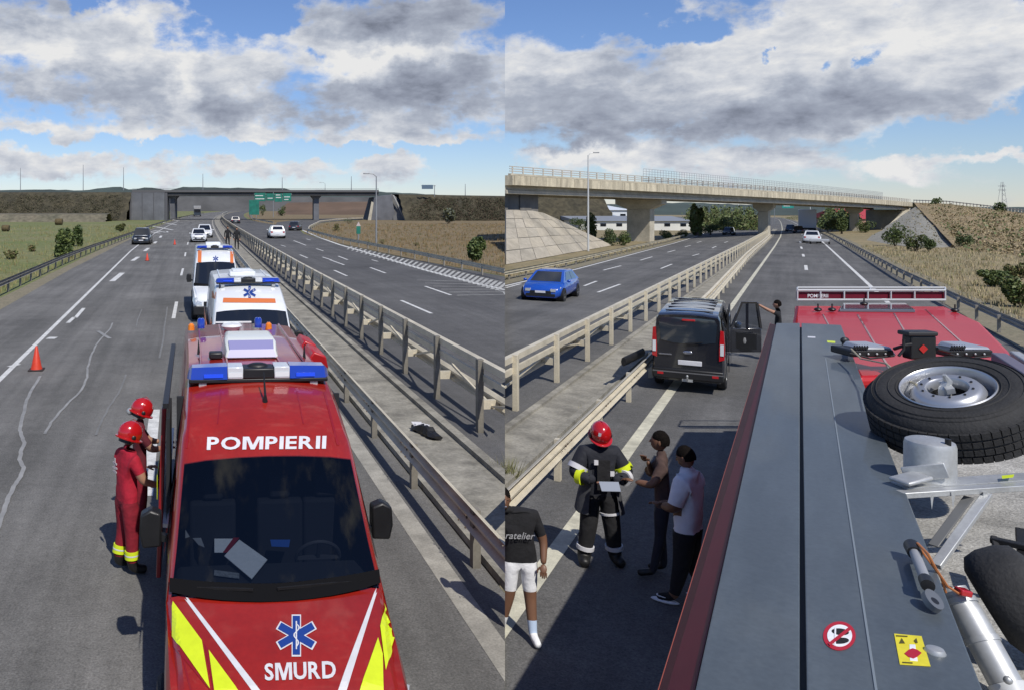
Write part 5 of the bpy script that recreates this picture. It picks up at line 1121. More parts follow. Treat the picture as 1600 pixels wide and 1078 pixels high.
for s, y in ((-1,4.15),(1,4.05)):
    MB().tube([(s*.62,y+.3 if s<0 else y,2.69),(s*.62,y+.3 if s<0 else y,2.86)], [.02,.004], 6).build('aerial', BLACK, amb)
MB().tube([(.03,2.62,2.53),(.03,2.60,2.60),(.03,2.78,2.80)], [.03,.014,.006], 6).build('aerial', BLACK, amb)
for x in (-.57,.26): MB().lathe([(.01,.02),(.055,.02),(.055,.13),(.04,.16),(.01,.165)], 14, Matrix.Translation((x,6.4,2.70))).build('blue_beacon', LENSB, amb)
for x in (-.71,.41): MB().lathe([(.01,0),(.05,0),(.045,.07),(.02,.10),(.01,.10)], 14, Matrix.Translation((x,6.35,2.70))).build('orange_beacon', LENSO, amb)
MB().lathe([(.01,-.03),(.10,-.03),(.15,.03),(.13,.06),(.07,.07),(.01,.07)], 20, Matrix.Translation((-.13,6.3,2.73))).box(-.36,.16,6.38,6.42,2.79,2.81).build('satellite_dish', pm('dish_white', (.70,.71,.71), .3), amb)
for i in range(3):
    y = 3.45+i*.0; 
for x in (-.6,-.3,.3,.6): MB().box(x-.012,x+.012,3.6,6.8,2.675,2.715).build('roof_rib', RED, amb, bevel=.005)
for s, ys in ((1,(4.35,5.15,)),):
    for y in ys: 
        m = MB(); m.loft([[(s*.70,y,2.60),(s*.80,y+.05,2.48),(s*.97,y+.05,2.50),(s*.93,y,2.66),(s*.78,y,2.72)] if s>0 else [(s*.74,y,2.58),(s*.80,y,2.45),(s*.88,y,2.48),(s*.86,y,2.60),(s*.78,y,2.68)], [(s*.70,y+.62,2.60),(s*.80,y+.62,2.48),(s*.97,y+.62,2.50),(s*.93,y+.62,2.66),(s*.78,y+.62,2.72)] if s>0 else [(s*.74,y+.25,2.58),(s*.80,y+.25,2.45),(s*.88,y+.25,2.48),(s*.86,y+.25,2.60),(s*.78,y+.25,2.68)]]); m.build('roof_side_pod', REDR if s > 0 else RED, amb, smooth=30, bevel=.02)
# sliding door pushed back along the left flank
m = MB(); m.loft([[(-1.08,3.2,.55),(-1.03,3.2,.55),(-.97,3.2,2.35),(-1.02,3.2,2.35)],[(-1.08,5.0,.55),(-1.03,5.0,.55),(-.97,5.0,2.35),(-1.02,5.0,2.35)]]); d = m.build('sliding_door', REFR, amb, bevel=.01)
MB().box(-1.075,-1.07,3.3,4.9,1.35,1.6).build('door_stripe', YEL, d); MB().box(-1.03,-1.0,3.35,4.8,1.5,2.1).build('window', GLASSD, d)
MB().box(-.965,-.93,2.95,3.9,.5,2.3).build('door_opening', DARK, amb); MB().box(-1.0,-.94,2.9,6.6,2.42,2.47).build('door_rail', BLACK, amb); MB().box(-1.0,-.96,2.9,6.6,1.2,1.24).build('door_rail', STEEL, amb)
# what lies on the dashboard
def onz(pts, z):
    out = []
    for u, v in pts:
        x, y, _ = Z('L', u, v, z); out.append((x-AMBA, y-AMBB, z))
    return out
dash = 1.30
def sheet(name, pts, mat, z=dash, th=.006): q = onz(pts, z); m = MB(); m.add(q+[(p[0],p[1],p[2]-th) for p in q], [tuple(range(len(q))), tuple(range(len(q), 2*len(q)))[::-1]]+[(i,(i+1)%len(q),len(q)+(i+1)%len(q),len(q)+i) for i in range(len(q))]); return m.build(name, mat, None, smooth=0)
Rz = -AZ['L']
def loose(o, label, cat):
    o.location = world('L', AMBA, AMBB, 0); o.rotation_euler = (0,0,Rz); return tag(o, label, cat)
loose(sheet('paper_sheet', zoom6((345,470),(458,550),(395,628),(285,535)), PAPER, z=1.34), 'tilted white sheet of paper lying on the dashboard of the red van', 'paper')
loose(sheet('card', zoom6((245,466),(322,466),(280,520),(245,520)), PAPER, z=1.31), 'small white card on the dashboard, left of the tilted sheet', 'card')
loose(sheet('card_red', zoom6((322,462),(345,462),(300,520),(280,520)), REFR, z=1.312), 'dark red folder corner peeping from under the tilted sheet', 'folder')
loose(sheet('printed_label', zoom6((245,592),(345,605),(345,625),(243,612)), pm('label_grey', (.2,.22,.24), .7, var=.5, vs=60), z=1.31), 'grey printed strip low on the windscreen of the red van', 'label')
loose(sheet('blue_display', zoom6((470,470),(550,470),(545,498),(475,495)), pm('display_blue', (.02,.06,.2), .3, emis=(.05,.2,1), es=.12), z=1.33), 'dim blue display on the dashboard of the red van', 'display')
loose(sheet('grey_bracket', zoom6((128,430),(190,422),(255,418),(258,436),(200,440),(190,460),(205,500),(180,490),(150,455),(128,462)), pm('bracket_grey', (.25,.27,.3), .5), z=1.32), 'pale grey device holder at the left end of the dashboard', 'device holder')
# ------------------------------------------------------------------ the two white ambulances
def amb_white(label, a, b, lit):
    r, body = van('ambulance', label, 'ambulance', 'L', a, b, WHITEP, opening=False); bpy.context.view_layer.update()
    lightbar(r, 3.0, 2.73, .74, lit, slim=True); return r, body
w1, wb1 = amb_white('white ambulance with orange stripe and blue emblem directly behind the red van', 1.30, 16.4, True)
P = Painter(wb1, w1)
def zoom4(*p): return [(240+x/3.593, 370+y/3.593) for x, y in p]
P.poly('orange_stripe', zoom4((392,346),(682,350),(686,374),(388,372)), ORANGE, lift=.01, step=8)
star(P, 390, 458, 10.5)
for q in (((265,250),(290,255),(318,300),(312,312),(275,275)), ((330,305),(352,312),(345,352),(328,345))): P.poly('orange_stripe', zoom4(*q), ORANGE, lift=.01, step=8)
MB().box(-.35,.3,4.6,5.4,2.70,2.82).box(-.28,.22,4.7,5.3,2.82,2.86).build('roof_unit', WHITEP, w1, bevel=.03)
MB().box(-.45,.6,3.9,4.05,2.70,2.74).build('roof_rail', STEEL, w1); MB().tube([(-.66,2.9,2.55),(-.66,2.95,2.75)],[.02,.008],6).build('aerial', BLACK, w1)
for x in (-.6,-.2,.25,.6): MB().box(x-.015,x+.015,3.4,6.8,2.67,2.71).build('roof_rib', WHITEP, w1)
m = MB().box(-.97,-.955,2.2,6.6,1.3,1.7); m.build('side_stripe', ORANGE, w1)
w2, wb2 = amb_white('white ambulance with blue light bar, second behind the red van and partly hidden', .95, 32.0, False)
P = Painter(wb2, w2)
star(P, 337, 405, 4.6)
for q in (((250,80),(270,82),(268,148),(248,146)), ((430,85),(446,88),(448,152),(430,150))): P.poly('orange_stripe', zoom4(*q), ORANGE, lift=.02, step=5)
MB().box(-.35,.3,4.6,5.4,2.70,2.86).build('roof_unit', WHITEP, w2, bevel=.03)
# ------------------------------------------------------------------ traffic cones
def cone(label, u, v, h=.62):
    a, b = G('L', u, v); t = thing('traffic_cone', label, 'traffic cone', 'L', a, b); s = h/.62; O = pm('cone_orange', (.60,.045,.015), .5, var=.1, vs=20)
    MB().box(-.19*s,.19*s,-.19*s,.19*s,0,.035*s).build('base', pm('cone_base', (.03,.02,.02), .8), t, bevel=.015); MB().lathe([(.15*s,.036),(.125*s,.12*s),(.03*s,.60*s),(.012*s,.62*s),(.001,.62*s)], 20).build('cone', O, t)
    for z0, z1 in ((.22,.32),): MB().lathe([(.106*s-(z0-.2)*.2*s+.003,z0*s),(.106*s-(z1-.2)*.2*s+.003,z1*s)], 20).build('reflective_collar', pm('cone_collar', (.50,.30,.27), .5), t)
    return t
cone('orange traffic cone on the asphalt near the wavy sealed crack, nearest of the three', 57, 578, .66)
cone('small distant orange traffic cone between the lane dashes, middle of the three', 230, 408, .62)
cone('tiny dark traffic cone left of the parked white cars, farthest of the three', 273, 383, .6)
# crushed black plastic piece in the gutter of the left view
t = thing('plastic_debris', 'crumpled black and silver plastic car part lying on the gutter concrete', 'debris', 'L', 4.62, 16.0); rnd = random.Random(5); rings = []
for i in range(12):
    k = i/11; rings.append([( -.2+.5*k*.5+math.cos(q*PI/3)*(.09+.05*math.sin(k*PI))*(1+rnd.uniform(-.35,.35)), .3-.85*k, .09+math.sin(q*PI/3)*(.09*math.sin(k*PI)+.03)*(1+rnd.uniform(-.3,.4))) for q in range(6)])
MB().loft(rings).build('crumpled_shell', BLACK, t, smooth=0)
m = MB()
for i in range(7):
    k = i/6; x, y = -.24+.1*k, .32-.25*k; m.add([(x+rnd.uniform(-.05,.05), y, .12+rnd.uniform(0,.08)), (x+.14+rnd.uniform(-.03,.05), y-.12, .17+rnd.uniform(0,.05)), (x+.03, y-.2, .10)], [(0,1,2)])
m.build('torn_foil', REFW, t, smooth=0)
# ------------------------------------------------------------------ black van of the right view
VB = pm('black_van_paint', (.012,.013,.018), .22, coat=1)
r = thing('passenger_van', 'black passenger van seen from behind with its front right door open', 'van', 'R', -2.34, 23.4, math.radians(2.0))
st = [(0,.76,1.93,.70),(.05,.80,1.95,.71),(.3,.82,1.98,.70),(1.5,.83,2.0,.70),(4.0,.83,1.99,.69),(4.55,.83,1.93,.69),(5.2,.82,1.42,.70),(5.5,.81,1.16,.72),(6.1,.76,1.0,.66),(6.25,.68,.8,.6)]
m = MB(); rings = []
for y, w, zt, wt in st:
    zc = min(1.12, zt-.12)
    h = [(w*.92,.30),(w,.42),(w+.01,.75),(w,zc),(w*.97+(wt-w*.97)*.35,zc+(zt-zc)*.5),(wt+.015,zt-.10),(wt-.03,zt-.025),(wt*.5,zt+.01),(0,zt+.02)]
    rings.append([(x,y,z) for x, z in h]+[(-x,y,z) for x, z in h[-2::-1]])
m.loft(rings); m.build('body', VB, r, smooth=40)
for y in (.55,1.35,2.15,2.95,3.6): MB().box(-.55,.55,y-.05,y+.05,1.99,2.016).build('roof_rib', VB, r, bevel=.010)
m = MB(); m.loft([[(-.62,-.012,1.30),(-.66,-.010,1.74),(-.60,-.004,1.86)],[(-.3,-.02,1.24),(-.3,-.018,1.78),(-.3,-.008,1.88)],[(.3,-.02,1.24),(.3,-.018,1.78),(.3,-.008,1.88)],[(.62,-.012,1.30),(.66,-.010,1.74),(.60,-.004,1.86)]], closed=False, cap=False); m.build('rear_window', pm('rear_glass', (.02,.028,.04), .08, coat=1), r, smooth=60)
MB().bar((-.05,-.04,1.24),(.34,-.045,1.30),.02,.02).build('wiper', BLACK, r)
MB().box(-.13,.17,-.035,.02,1.80,1.85).build('brake_light', LENSR, r, bevel=.01)
for s in (-1,1):
    m = MB(); m.loft([[(s*.70,-.03,.86),(s*.815,-.02,.90),(s*.825,.10,.90)],[(s*.70,-.035,1.15),(s*.825,-.02,1.15),(s*.835,.12,1.15)],[(s*.73,-.02,1.62),(s*.80,-.01,1.60),(s*.81,.07,1.60)]], closed=False, cap=False); t = m.build('tail_light', LENSR, r)
    MB().box(s*.765-.04,s*.765+.04,-.043,-.03,1.0,1.28).build('reversing_lens', LENSW, t)
    MB().box(s*.62-.07,s*.62+.07,-.075,-.06,.44,.50).build('reflector', LENSR, r)
MB().box(-.80,.80,-.07,.1,.34,.60).build('rear_bumper', BLACK, r, bevel=.03); MB().box(-.80,.80,-.075,-.06,.50,.53).build('bumper_trim', pm('grey_trim', (.12,.12,.125), .4), r)
MB().box(-.22,.32,-.035,0,.70,.82).build('number_plate', REFW, r, bevel=.01); MB().ell((.0,-.03,1.02),(.11,.012,.045),16,6).build('badge', pm('badge_chrome', (.35,.36,.4), .25, metal=.8), r)
MB().box(-.66,-.36,-.03,-.005,.93,.96).build('lettering_strip', MATS['badge_chrome'], r)
h = MB().tube([(0,.1,.34),(0,-.12,.34),(0,-.16,.42)], .022, 8).ell((0,-.16,.45),(.03,.03,.03),10,6).box(-.12,.12,-.1,-.06,.30,.36); h.build('tow_hitch', STEEL, r)
for y in (1.0, 4.9):
    for s in (-1,1): wheel(r, s*.73, y, .35, .22, s)
for y0, y1 in ((.35,1.5),(1.6,3.0),(3.1,4.3)):
    for s in (-1,1): MB().add([(s*.832,y0,1.18),(s*.832,y1,1.18),(s*.742,y1,1.78),(s*.742,y0,1.78)], [(0,1,2,3)]).build('side_window', GLASSD, r)
MB().box(.825,.842,1.7,3.1,.40,1.85).build('sliding_door', VB, r, bevel=.01).location = (.05,-.5,0)
MB().box(.80,.838,2.7,4.3,.42,1.84).build('door_opening', DARK, r)
# open front door, hinged ahead of the opening
m = MB(); P_ = [(.84,4.45),(1.55,4.72)]
def dr(x, y, z0, z1): return (x, y, z0), (x, y, z1)
m.loft([[(.84,4.42,.42),(.84,4.42,1.12),(.84,4.50,1.12),(.84,4.50,.42)],[(1.62,4.72,.45),(1.62,4.72,1.14),(1.62,4.80,1.14),(1.62,4.80,.45)]])
d = m.build('open_door', VB, r, bevel=.02)
for p, q in (((.86,4.46,1.12),(1.12,4.55,1.88)),((1.12,4.55,1.88),(1.50,4.70,1.88)),((1.50,4.70,1.88),(1.60,4.76,1.12)),((1.26,4.60,1.12),(1.26,4.60,1.88))): MB().bar(p, q, .07, .06).build('window_frame', VB, d)
MB().add([(.90,4.48,1.13),(1.14,4.56,1.86),(1.48,4.69,1.86),(1.58,4.75,1.13)], [(0,1,2,3)]).build('door_glass', WS, d)
MB().box(.93,1.5,-.03,.02,.55,1.0).build('door_lining', BLACK, d).location = (0,4.5,0)
MB().ell((1.02,4.66,1.2),(.10,.05,.13),10,6).build('mirror', pm('mirror_face', (.5,.55,.6), .1, metal=.8), d); MB().ell((1.2,4.50,.78),(.07,.04,.15),10,6).build('door_pocket', pm('pocket_grey', (.25,.25,.25), .5), d)
m = MB(); m.loft([[(-.34+.05*math.cos(t)*1.3, -.9+y*1.6, .0+.12*math.sin(t)+.02*y) for t in frange(0, 2*PI*.87, 8)] for y in (0,.1,.5,.9,1.0)]); t = thing('bumper_part', 'black plastic bumper piece lying over the guardrail left of the van', 'bumper', 'R', -3.28, 23.6, math.radians(-8), z=.52); m.build('shell', BLACK, t, smooth=50)
# ------------------------------------------------------------------ people
BASE = dict(pel=(0,0,.96), sp=(0,.0,1.15), ch=(0,-.01,1.34), nk=(0,0,1.50), hd=(0,.02,1.58),
    hipL=(-.10,0,.90), knL=(-.12,.02,.50), anL=(-.13,-.02,.09), toL=(-.15,.17,.045), hipR=(.10,0,.90), knR=(.12,.02,.50), anR=(.13,-.02,.09), toR=(.15,.17,.045),
    shL=(-.19,0,1.41), elL=(-.25,-.02,1.13), wrL=(-.25,.08,.88), shR=(.19,0,1.41), elR=(.25,-.02,1.13), wrR=(.25,.08,.88))
EDGES = [('pel','sp'),('sp','ch'),('ch','nk'),('nk','hd'),('pel','hipL'),('hipL','knL'),('knL','anL'),('anL','toL'),('pel','hipR'),('hipR','knR'),('knR','anR'),('anR','toR'),('ch','shL'),('shL','elL'),('elL','wrL'),('ch','shR'),('shR','elR'),('elR','wrR')]
RAD = dict(pel=.135, sp=.125, ch=.145, nk=.062, hd=.06, hip=.10, kn=.066, an=.048, to=.042, sh=.078, el=.052, wr=.034)
def hand(mb, w, e, s, mi, grip=.6):
    """palm and five separate bent fingers continuing the forearm e -> w"""
    w = Vector(w); d = (w-Vector(e)).normalized(); side = d.cross(Vector((0,0,1))); side = side.normalized() if side.length > .1 else Vector((1,0,0)); n = side.cross(d).normalized()
    c = w+d*.045; R = Matrix((side, d, n)).transposed(); mb.ell(c, (.040,.055,.018), 10, 7, mi, R)
    for i, (x, l) in enumerate(((-.030,.060),(-.010,.072),(.010,.070),(.029,.052))):
        p = c+side*x+d*.035; q = p+d*l*.5-n*l*.15*grip; t = q+d*l*.35-n*l*.5*grip; mb.tube([p, q, t], [.0105,.0095,.007], 6, mi)
    p = c+side*(-.035*s)-d*.015; mb.tube([p, p+side*(-.028*s)+d*.028-n*.01, p+side*(-.030*s)+d*.058-n*.025], [.013,.011,.008], 6, mi)
def person(label, side, a, b, yaw, J, mats, segs, R={}, skin=2, look=0, nod=0, scale=1.0, hair=True, z=None, grip=.6, helmet=None, clip=False, hem=.90):
    j = dict(BASE); j.update(J); rad = dict(RAD); rad.update(R); names = list(j); root = thing('person', label, 'person', side, a, b, yaw, z=z)
    bm = bmesh.new(); sk = bm.verts.layers.skin.verify(); V = {}
    for n in names:
        v = bm.verts.new(j[n]); V[n] = v; rr = rad.get(n, rad.get(n[:-1], .05)); v[sk].radius = (rr, rr); v[sk].use_root = (n == 'pel')
    for p, q in EDGES: bm.edges.new((V[p], V[q]))
    me = bpy.data.meshes.new('body_cage'); bm.to_mesh(me); bm.free(); o = bpy.data.objects.new('body_cage', me); COL.objects.link(o)
    m1 = o.modifiers.new('skin', 'SKIN'); m1.use_smooth_shade = True; m2 = o.modifiers.new('sub', 'SUBSURF'); m2.levels = 2
    dg = bpy.context.evaluated_depsgraph_get(); dg.update(); ev = bpy.data.meshes.new_from_object(o.evaluated_get(dg)); bpy.data.objects.remove(o)
    mb = MB(); vs = [Vector(v.co) for v in ev.vertices]
    # the trunk is flatter than it is wide
    for v in vs:
        if abs(v.x) < .2 and .86 < v.z < 1.47: v.y = j['sp'][1]+(v.y-j['sp'][1])*.80
        v.z = max(v.z, .0)
    SG = []
    for p, q, mi in segs: SG.append((Vector(j[p]) if isinstance(p, str) else Vector(p), Vector(j[q]) if isinstance(q, str) else Vector(q), mi))
    # cut clean hems into the surface where one garment ends and the next begins
    for v, q in zip(ev.vertices, vs): v.co = q
    cb = bmesh.new(); cb.from_mesh(ev); cuts = [(Vector((0,0,hem)), Vector((0,0,1)))]
    for p, q, mi in SG:
        if callable(mi):
            t0 = next((k/200 for k in range(200) if mi(k/200) != mi(0)), None)
            if t0: cuts.append((p.lerp(q, t0), (q-p).normalized()))
    for co, no in cuts: bmesh.ops.bisect_plane(cb, geom=cb.verts[:]+cb.edges[:]+cb.faces[:], plane_co=co, plane_no=no, dist=1e-4)
    cb.to_mesh(ev); cb.free(); ev.update(); mb.v = [tuple(v.co) for v in ev.vertices]
    def near(c):
        best = 9; bi = 0
        for p, q, mi in SG:
            d = q-p; t = max(0, min(1, (c-p).dot(d)/max(1e-9, d.length_squared))); k = (c-(p+d*t)).length
            k -= .11 if mi == 'Z' or ((q-p).length < .17 and mi == 0) or (abs(p.x+q.x) < .06 and mi != 2) else .03
            if k < best: best = k; bi = ((0 if c.z > hem else 1) if mi == 'Z' else mi(t) if callable(mi) else mi)
        return bi
    for p in ev.polygons:
        mb.f.append(tuple(p.vertices)); mb.m.append(near(Vector(p.center)))
    # head with face
    H = Vector(j['hd'])+Vector((0,.012,.10)); Rm = Matrix.Rotation(look, 3, 'Z')@Matrix.Rotation(nod, 3, 'X')
    def hp(x, y, z_): return H+Rm@Vector((x, y, z_))
    n, m_ = 20, 14; rings = []
    for k in range(1, m_):
        t = PI*k/m_; ring = []
        for q in range(n):
            f = 2*PI*q/n; x = math.sin(t)*math.cos(f); y = math.sin(t)*math.sin(f); zz = -math.cos(t); w = .076*(1-.18*max(0,-zz)); dd = .097*(1-.10*max(0,-zz)*(1 if y < 0 else 0))
            py = y*dd; 
            if y > .8 and abs(zz) < .3: py += 0
            ring.append(hp(x*w, py+(.008 if zz < -.3 and y > 0 else 0), zz*.118))
        rings.append(ring)
    mb.loft(rings, skin)
    mb.add([hp(-.013,.088,-.02),(hp(.013,.088,-.02)),hp(.006,.092,.028),hp(-.006,.092,.028),hp(0,.122,-.018)], [(0,4,1),(1,4,2),(2,4,3),(3,4,0)], skin)
    for s in (-1,1):
        mb.ell(hp(s*.078,-.005,-.005), (.010,.020,.032), 8, 6, skin, Rm); mb.ell(hp(s*.030,.083,.018), (.013,.008,.007), 8, 5, len(mats)-1, Rm)
    mb.ell(hp(0,.088,-.052), (.024,.008,.006), 8, 5, len(mats)-2, Rm)
    hand(mb, j['wrL'], j['elL'], -1, skin, grip); hand(mb, j['wrR'], j['elR'], 1, skin, grip)
    body = mb.build('body', mats, root, smooth=60)
    if hair and not helmet:
        h = MB(); rings = []; rnd = random.Random(3)
        for k in range(5, m_+1):
            t = PI*k/m_*.999; rings.append([hp(math.sin(t)*math.cos(f)*.086, math.sin(t)*math.sin(f)*.107-.016-(.02 if math.sin(f) > .2 and k < 8 else 0)*(8-k)*1.6, -math.cos(t)*.125+.012+rnd.uniform(-.004,.004)) for f in [2*PI*q/n for q in range(n)]])
        h.loft(rings); h.build('hair', HAIRM, root, smooth=60)
    if helmet:
        h = MB(); rings = []
        for k in range(5, m_+1):
            t = PI*k/m_*.999; rings.append([hp(math.sin(t)*math.cos(f)*.128, math.sin(t)*math.sin(f)*.158-.005, -math.cos(t)*.150+.03) for f in [2*PI*q/n for q in range(n)]])
        h.loft(rings); hm = h.build('helmet', helmet, root, smooth=60)
        MB().loft([[hp(math.cos(f)*r_*.128, math.sin(f)*r_*.160, zz) for f in [2*PI*q/n for q in range(n)]] for r_, zz in ((.98,-.02),(1.14,-.03),(1.12,-.045),(.96,-.04))]).build('brim', helmet, hm, smooth=50)
        MB().loft([[hp(x, y, zz) for x, y, zz in ((-.015,-.165,.0),(-.012,-.13,.13),(0,-.02,.192),(.0,.09,.165))],[hp(x, y, zz) for x, y, zz in ((.015,-.165,.0),(.012,-.13,.13),(.0,-.02,.20),(.0,.09,.165))]], closed=False, cap=False).build('crest', helmet, hm, smooth=50)
        for s in (-1,1): MB().ell(hp(s*.128,.01,.0), (.014,.03,.03), 10, 6, 0, Rm).build('hinge_cap', BLACK, hm)
        m = MB(); m.loft([[hp(math.sin(f)*.118, math.cos(f)*.148, z0) for f in frange(-1.0,1.0,9)] for z0 in (.02,.055)], closed=False, cap=False); m.build('visor', BLACK, hm, smooth=60)
        MB().loft([[hp(math.sin(f)*(.10), -math.cos(f)*.12, z0) for f in frange(-1.6,1.6,9)] for z0 in (-.09,-.02)], closed=False, cap=False).build('neck_guard', BLACK, hm, smooth=60)
        MB().add([hp(.045,.128,.085),hp(.075,.112,.085),hp(.070,.098,.13),hp(.04,.115,.13)], [(0,1,2,3)]).build('helmet_mark', REFW, hm, smooth=0)
    root.scale = (scale,)*3
    return root, j, hp
HEL = pm('helmet_red', (.42,.008,.010), .18, coat=1)
LIP = pm('lip', (.26,.10,.08), .5); EYE = pm('eye_dark', (.02,.018,.016), .25)
REDC = pm('red_cloth', (.36,.006,.025), .85, var=.18, vs=14, bump=1.0, bs=8); REDC2 = pm('dark_red_cloth', (.22,.006,.018), .85, var=.2, vs=12, bump=1.0, bs=9)
NAVY = pm('navy_cloth', (.014,.016,.024), .85, var=.2, vs=14, bump=1.0, bs=8); BLK = pm('black_cloth', (.010,.010,.012), .9, var=.3, vs=14, bump=1.0, bs=8)
WHT = pm('white_cloth', (.76,.77,.79), .85, var=.06, vs=12, bump=1.0, bs=7); BOOT = pm('boot_black', (.010,.010,.010), .5)
JEAN = pm('dark_jeans', (.02,.022,.035), .85, var=.2, vs=10); BRN = pm('brown_cloth', (.07,.042,.036), .9, var=.35, vs=9, bump=1.0, bs=8)
def bands(root, j, pairs, mat=YEL, mat2=REFW):
    """reflective bands as short sleeves round a limb"""
    for p, q, t0, t1, rr, mm in pairs:
        p = Vector(j[p]); q = Vector(j[q]); a_ = p.lerp(q, t0); b_ = p.lerp(q, t1); MB().tube([a_, a_.lerp(b_,.5), b_], [rr,rr*1.01,rr], 16).build('reflective_band', mm, root, smooth=50)
SEG_T = [('pel','sp','Z'),('sp','ch',0),('ch','nk',0),('ch','shL',0),('ch','shR',0),('nk','hd',2)]
def legs(fn): return [('pel','hipL','Z'),('pel','hipR','Z'),('hipL','knL',1),('hipR','knR',1),('knL','anL',fn),('knR','anR',fn),('anL','toL',3),('anR','toR',3)]
def arms(up, lo): return [('shL','elL',up),('shR','elR',up),('elL','wrL',lo),('elR','wrR',lo)]
# front paramedic in red
R1, j1, h1 = person('paramedic in red helmet, T-shirt and trousers, nearer of the two beside the red van', 'L', -.80, 10.35, math.radians(-62),
    dict(elR=(.27,.10,1.16), wrR=(.20,.34,1.06), shR=(.19,.02,1.41), elL=(-.24,.12,1.18), wrL=(-.12,.33,1.20), anL=(-.14,-.06,.09), anR=(.12,.02,.09), toR=(.17,.20,.045), hd=(.0,.03,1.57)),
    [REDC, REDC2, SKIN, BOOT, LIP, EYE], SEG_T+legs(lambda t: 3 if t > .80 else 1)+arms(lambda t: 0 if t < .62 else 2, 2), dict(pel=.15, hip=.125, kn=.095, an=.07, to=.055, sp=.135, ch=.155, sh=.088), look=-.1, nod=-.35, helmet=HEL)
bands(R1, j1, [('knL','anL',.48,.58,.092,YEL),('knL','anL',.58,.62,.093,REFW),('knL','anL',.62,.72,.090,YEL),('knR','anR',.48,.58,.092,YEL),('knR','anR',.58,.62,.093,REFW),('knR','anR',.62,.72,.090,YEL)])
m = MB()
for x, z, w, h in ((0,1.36,.02,.13),(0,1.36,.11,.022),(-.04,1.30,.05,.02),(.045,1.31,.04,.02),(0,1.26,.10,.018)): m.box(x-w/2,x+w/2,-.16,-.150,z-h/2,z+h/2)
m.build('back_emblem', pm('print_white', (.45,.40,.42), .8), R1, smooth=0)
R2, j2, h2 = person('paramedic in red helmet and dark uniform, partly hidden behind the nearer one', 'L', -.72, 11.55, math.radians(-80),
    dict(elR=(.22,.14,1.20), wrR=(.12,.38,1.18), elL=(-.22,.16,1.20), wrL=(-.08,.36,1.22)), [pm('maroon_cloth', (.10,.008,.016), .85, var=.2, vs=12), REDC2, SKIN, BOOT, LIP, EYE], SEG_T+legs(lambda t: 3 if t > .8 else 1)+arms(lambda t: 0 if t < .7 else 2, 2), dict(pel=.14, hip=.115, kn=.085, an=.065, ch=.15), nod=-.4, helmet=HEL)
MB().ell(h2(-.0,-.15,-.06), (.05,.045,.05), 12, 8).build('ear_protector', STEEL, R2)
# firefighter in the right view, reading a document
R3, j3, h3 = person('firefighter in red helmet and dark reflective coat reading a paper by the guardrail', 'R', -2.16, 11.35, PI+.5,
    dict(elL=(-.33,.06,1.16), wrL=(-.12,.30,1.14), elR=(.33,.06,1.16), wrR=(.12,.30,1.14), knL=(-.15,.03,.50), anL=(-.20,.0,.09), toL=(-.24,.18,.045), knR=(.15,.05,.5), anR=(.20,.02,.09), toR=(.24,.20,.045), hd=(0,.04,1.57)),
    [NAVY, BLK, SKIN, BOOT, LIP, EYE], SEG_T+legs(lambda t: 3 if t > .85 else 1)+arms(0, lambda t: 0 if t < .85 else 2), dict(pel=.19, sp=.19, ch=.205, hip=.14, kn=.115, an=.09, to=.062, sh=.13, el=.108, wr=.060), nod=-.5, helmet=HEL)
m = MB(); rings = []
for z_, rx, ry in ((1.25,.20,.155),(1.05,.23,.18),(.88,.275,.21),(.70,.31,.25)): rings.append([(rx*math.sin(f), -ry*math.cos(f)*1.0+.01, z_-.02*math.cos(3*f)) for f in frange(-2.45,2.45,20)])
m.loft(rings, closed=False, cap=False); m.build('coat_skirt', pm('coat_grey', (.05,.052,.06), .9, var=.2, vs=8), R3, smooth=60)
MB().box(-.08,.08,.165,.178,1.0,1.38).build('shirt_front', BLK, R3)
bands(R3, j3, [('shL','elL',.55,.78,.122,YEL),('elL','wrL',.18,.40,.104,REFW),('shR','elR',.55,.78,.122,REFW),('elR','wrR',.18,.40,.104,YEL),('knL','anL',.62,.74,.110,REFW),('knR','anR',.62,.74,.110,REFW),('hipL','knL',.55,.62,.132,REFW)])
MB().box(.07,.12,.165,.185,1.32,1.38).box(-.13,-.08,.165,.185,1.18,1.24).build('chest_patch', REFW, R3)
o = MB().add([(-.12,.36,1.17),(.12,.36,1.17),(.13,.50,1.10),(-.10,.50,1.10),(-.12,.36,1.165),(.12,.36,1.165),(.13,.50,1.095),(-.10,.50,1.095)], [(0,1,2,3),(7,6,5,4),(0,4,5,1),(1,5,6,2),(2,6,7,3),(3,7,4,0)]).build('paper_sheet', pm('grey_blue_paper', (.25,.28,.34), .8))
o.location = R3.location; o.rotation_euler = R3.rotation_euler; tag(o, 'small document held by the firefighter in the dark coat', 'paper')
# bystander with hand at his mouth
person('man in brown shirt and dark jeans with one hand at his mouth, beside the firefighter', 'R', -1.42, 11.35, PI/2+.1,
    dict(elR=(.24,.16,1.18), wrR=(.06,.20,1.40), elL=(-.26,.10,1.19), wrL=(-.15,.33,1.19), anL=(-.11,.10,.09), toL=(-.12,.28,.045)), [BRN, JEAN, SKINB, BOOT, LIP, EYE], SEG_T+legs(1)+arms(lambda t: 0 if t < .55 else 2, 2), dict(pel=.125, ch=.14, sp=.12), skin=2)
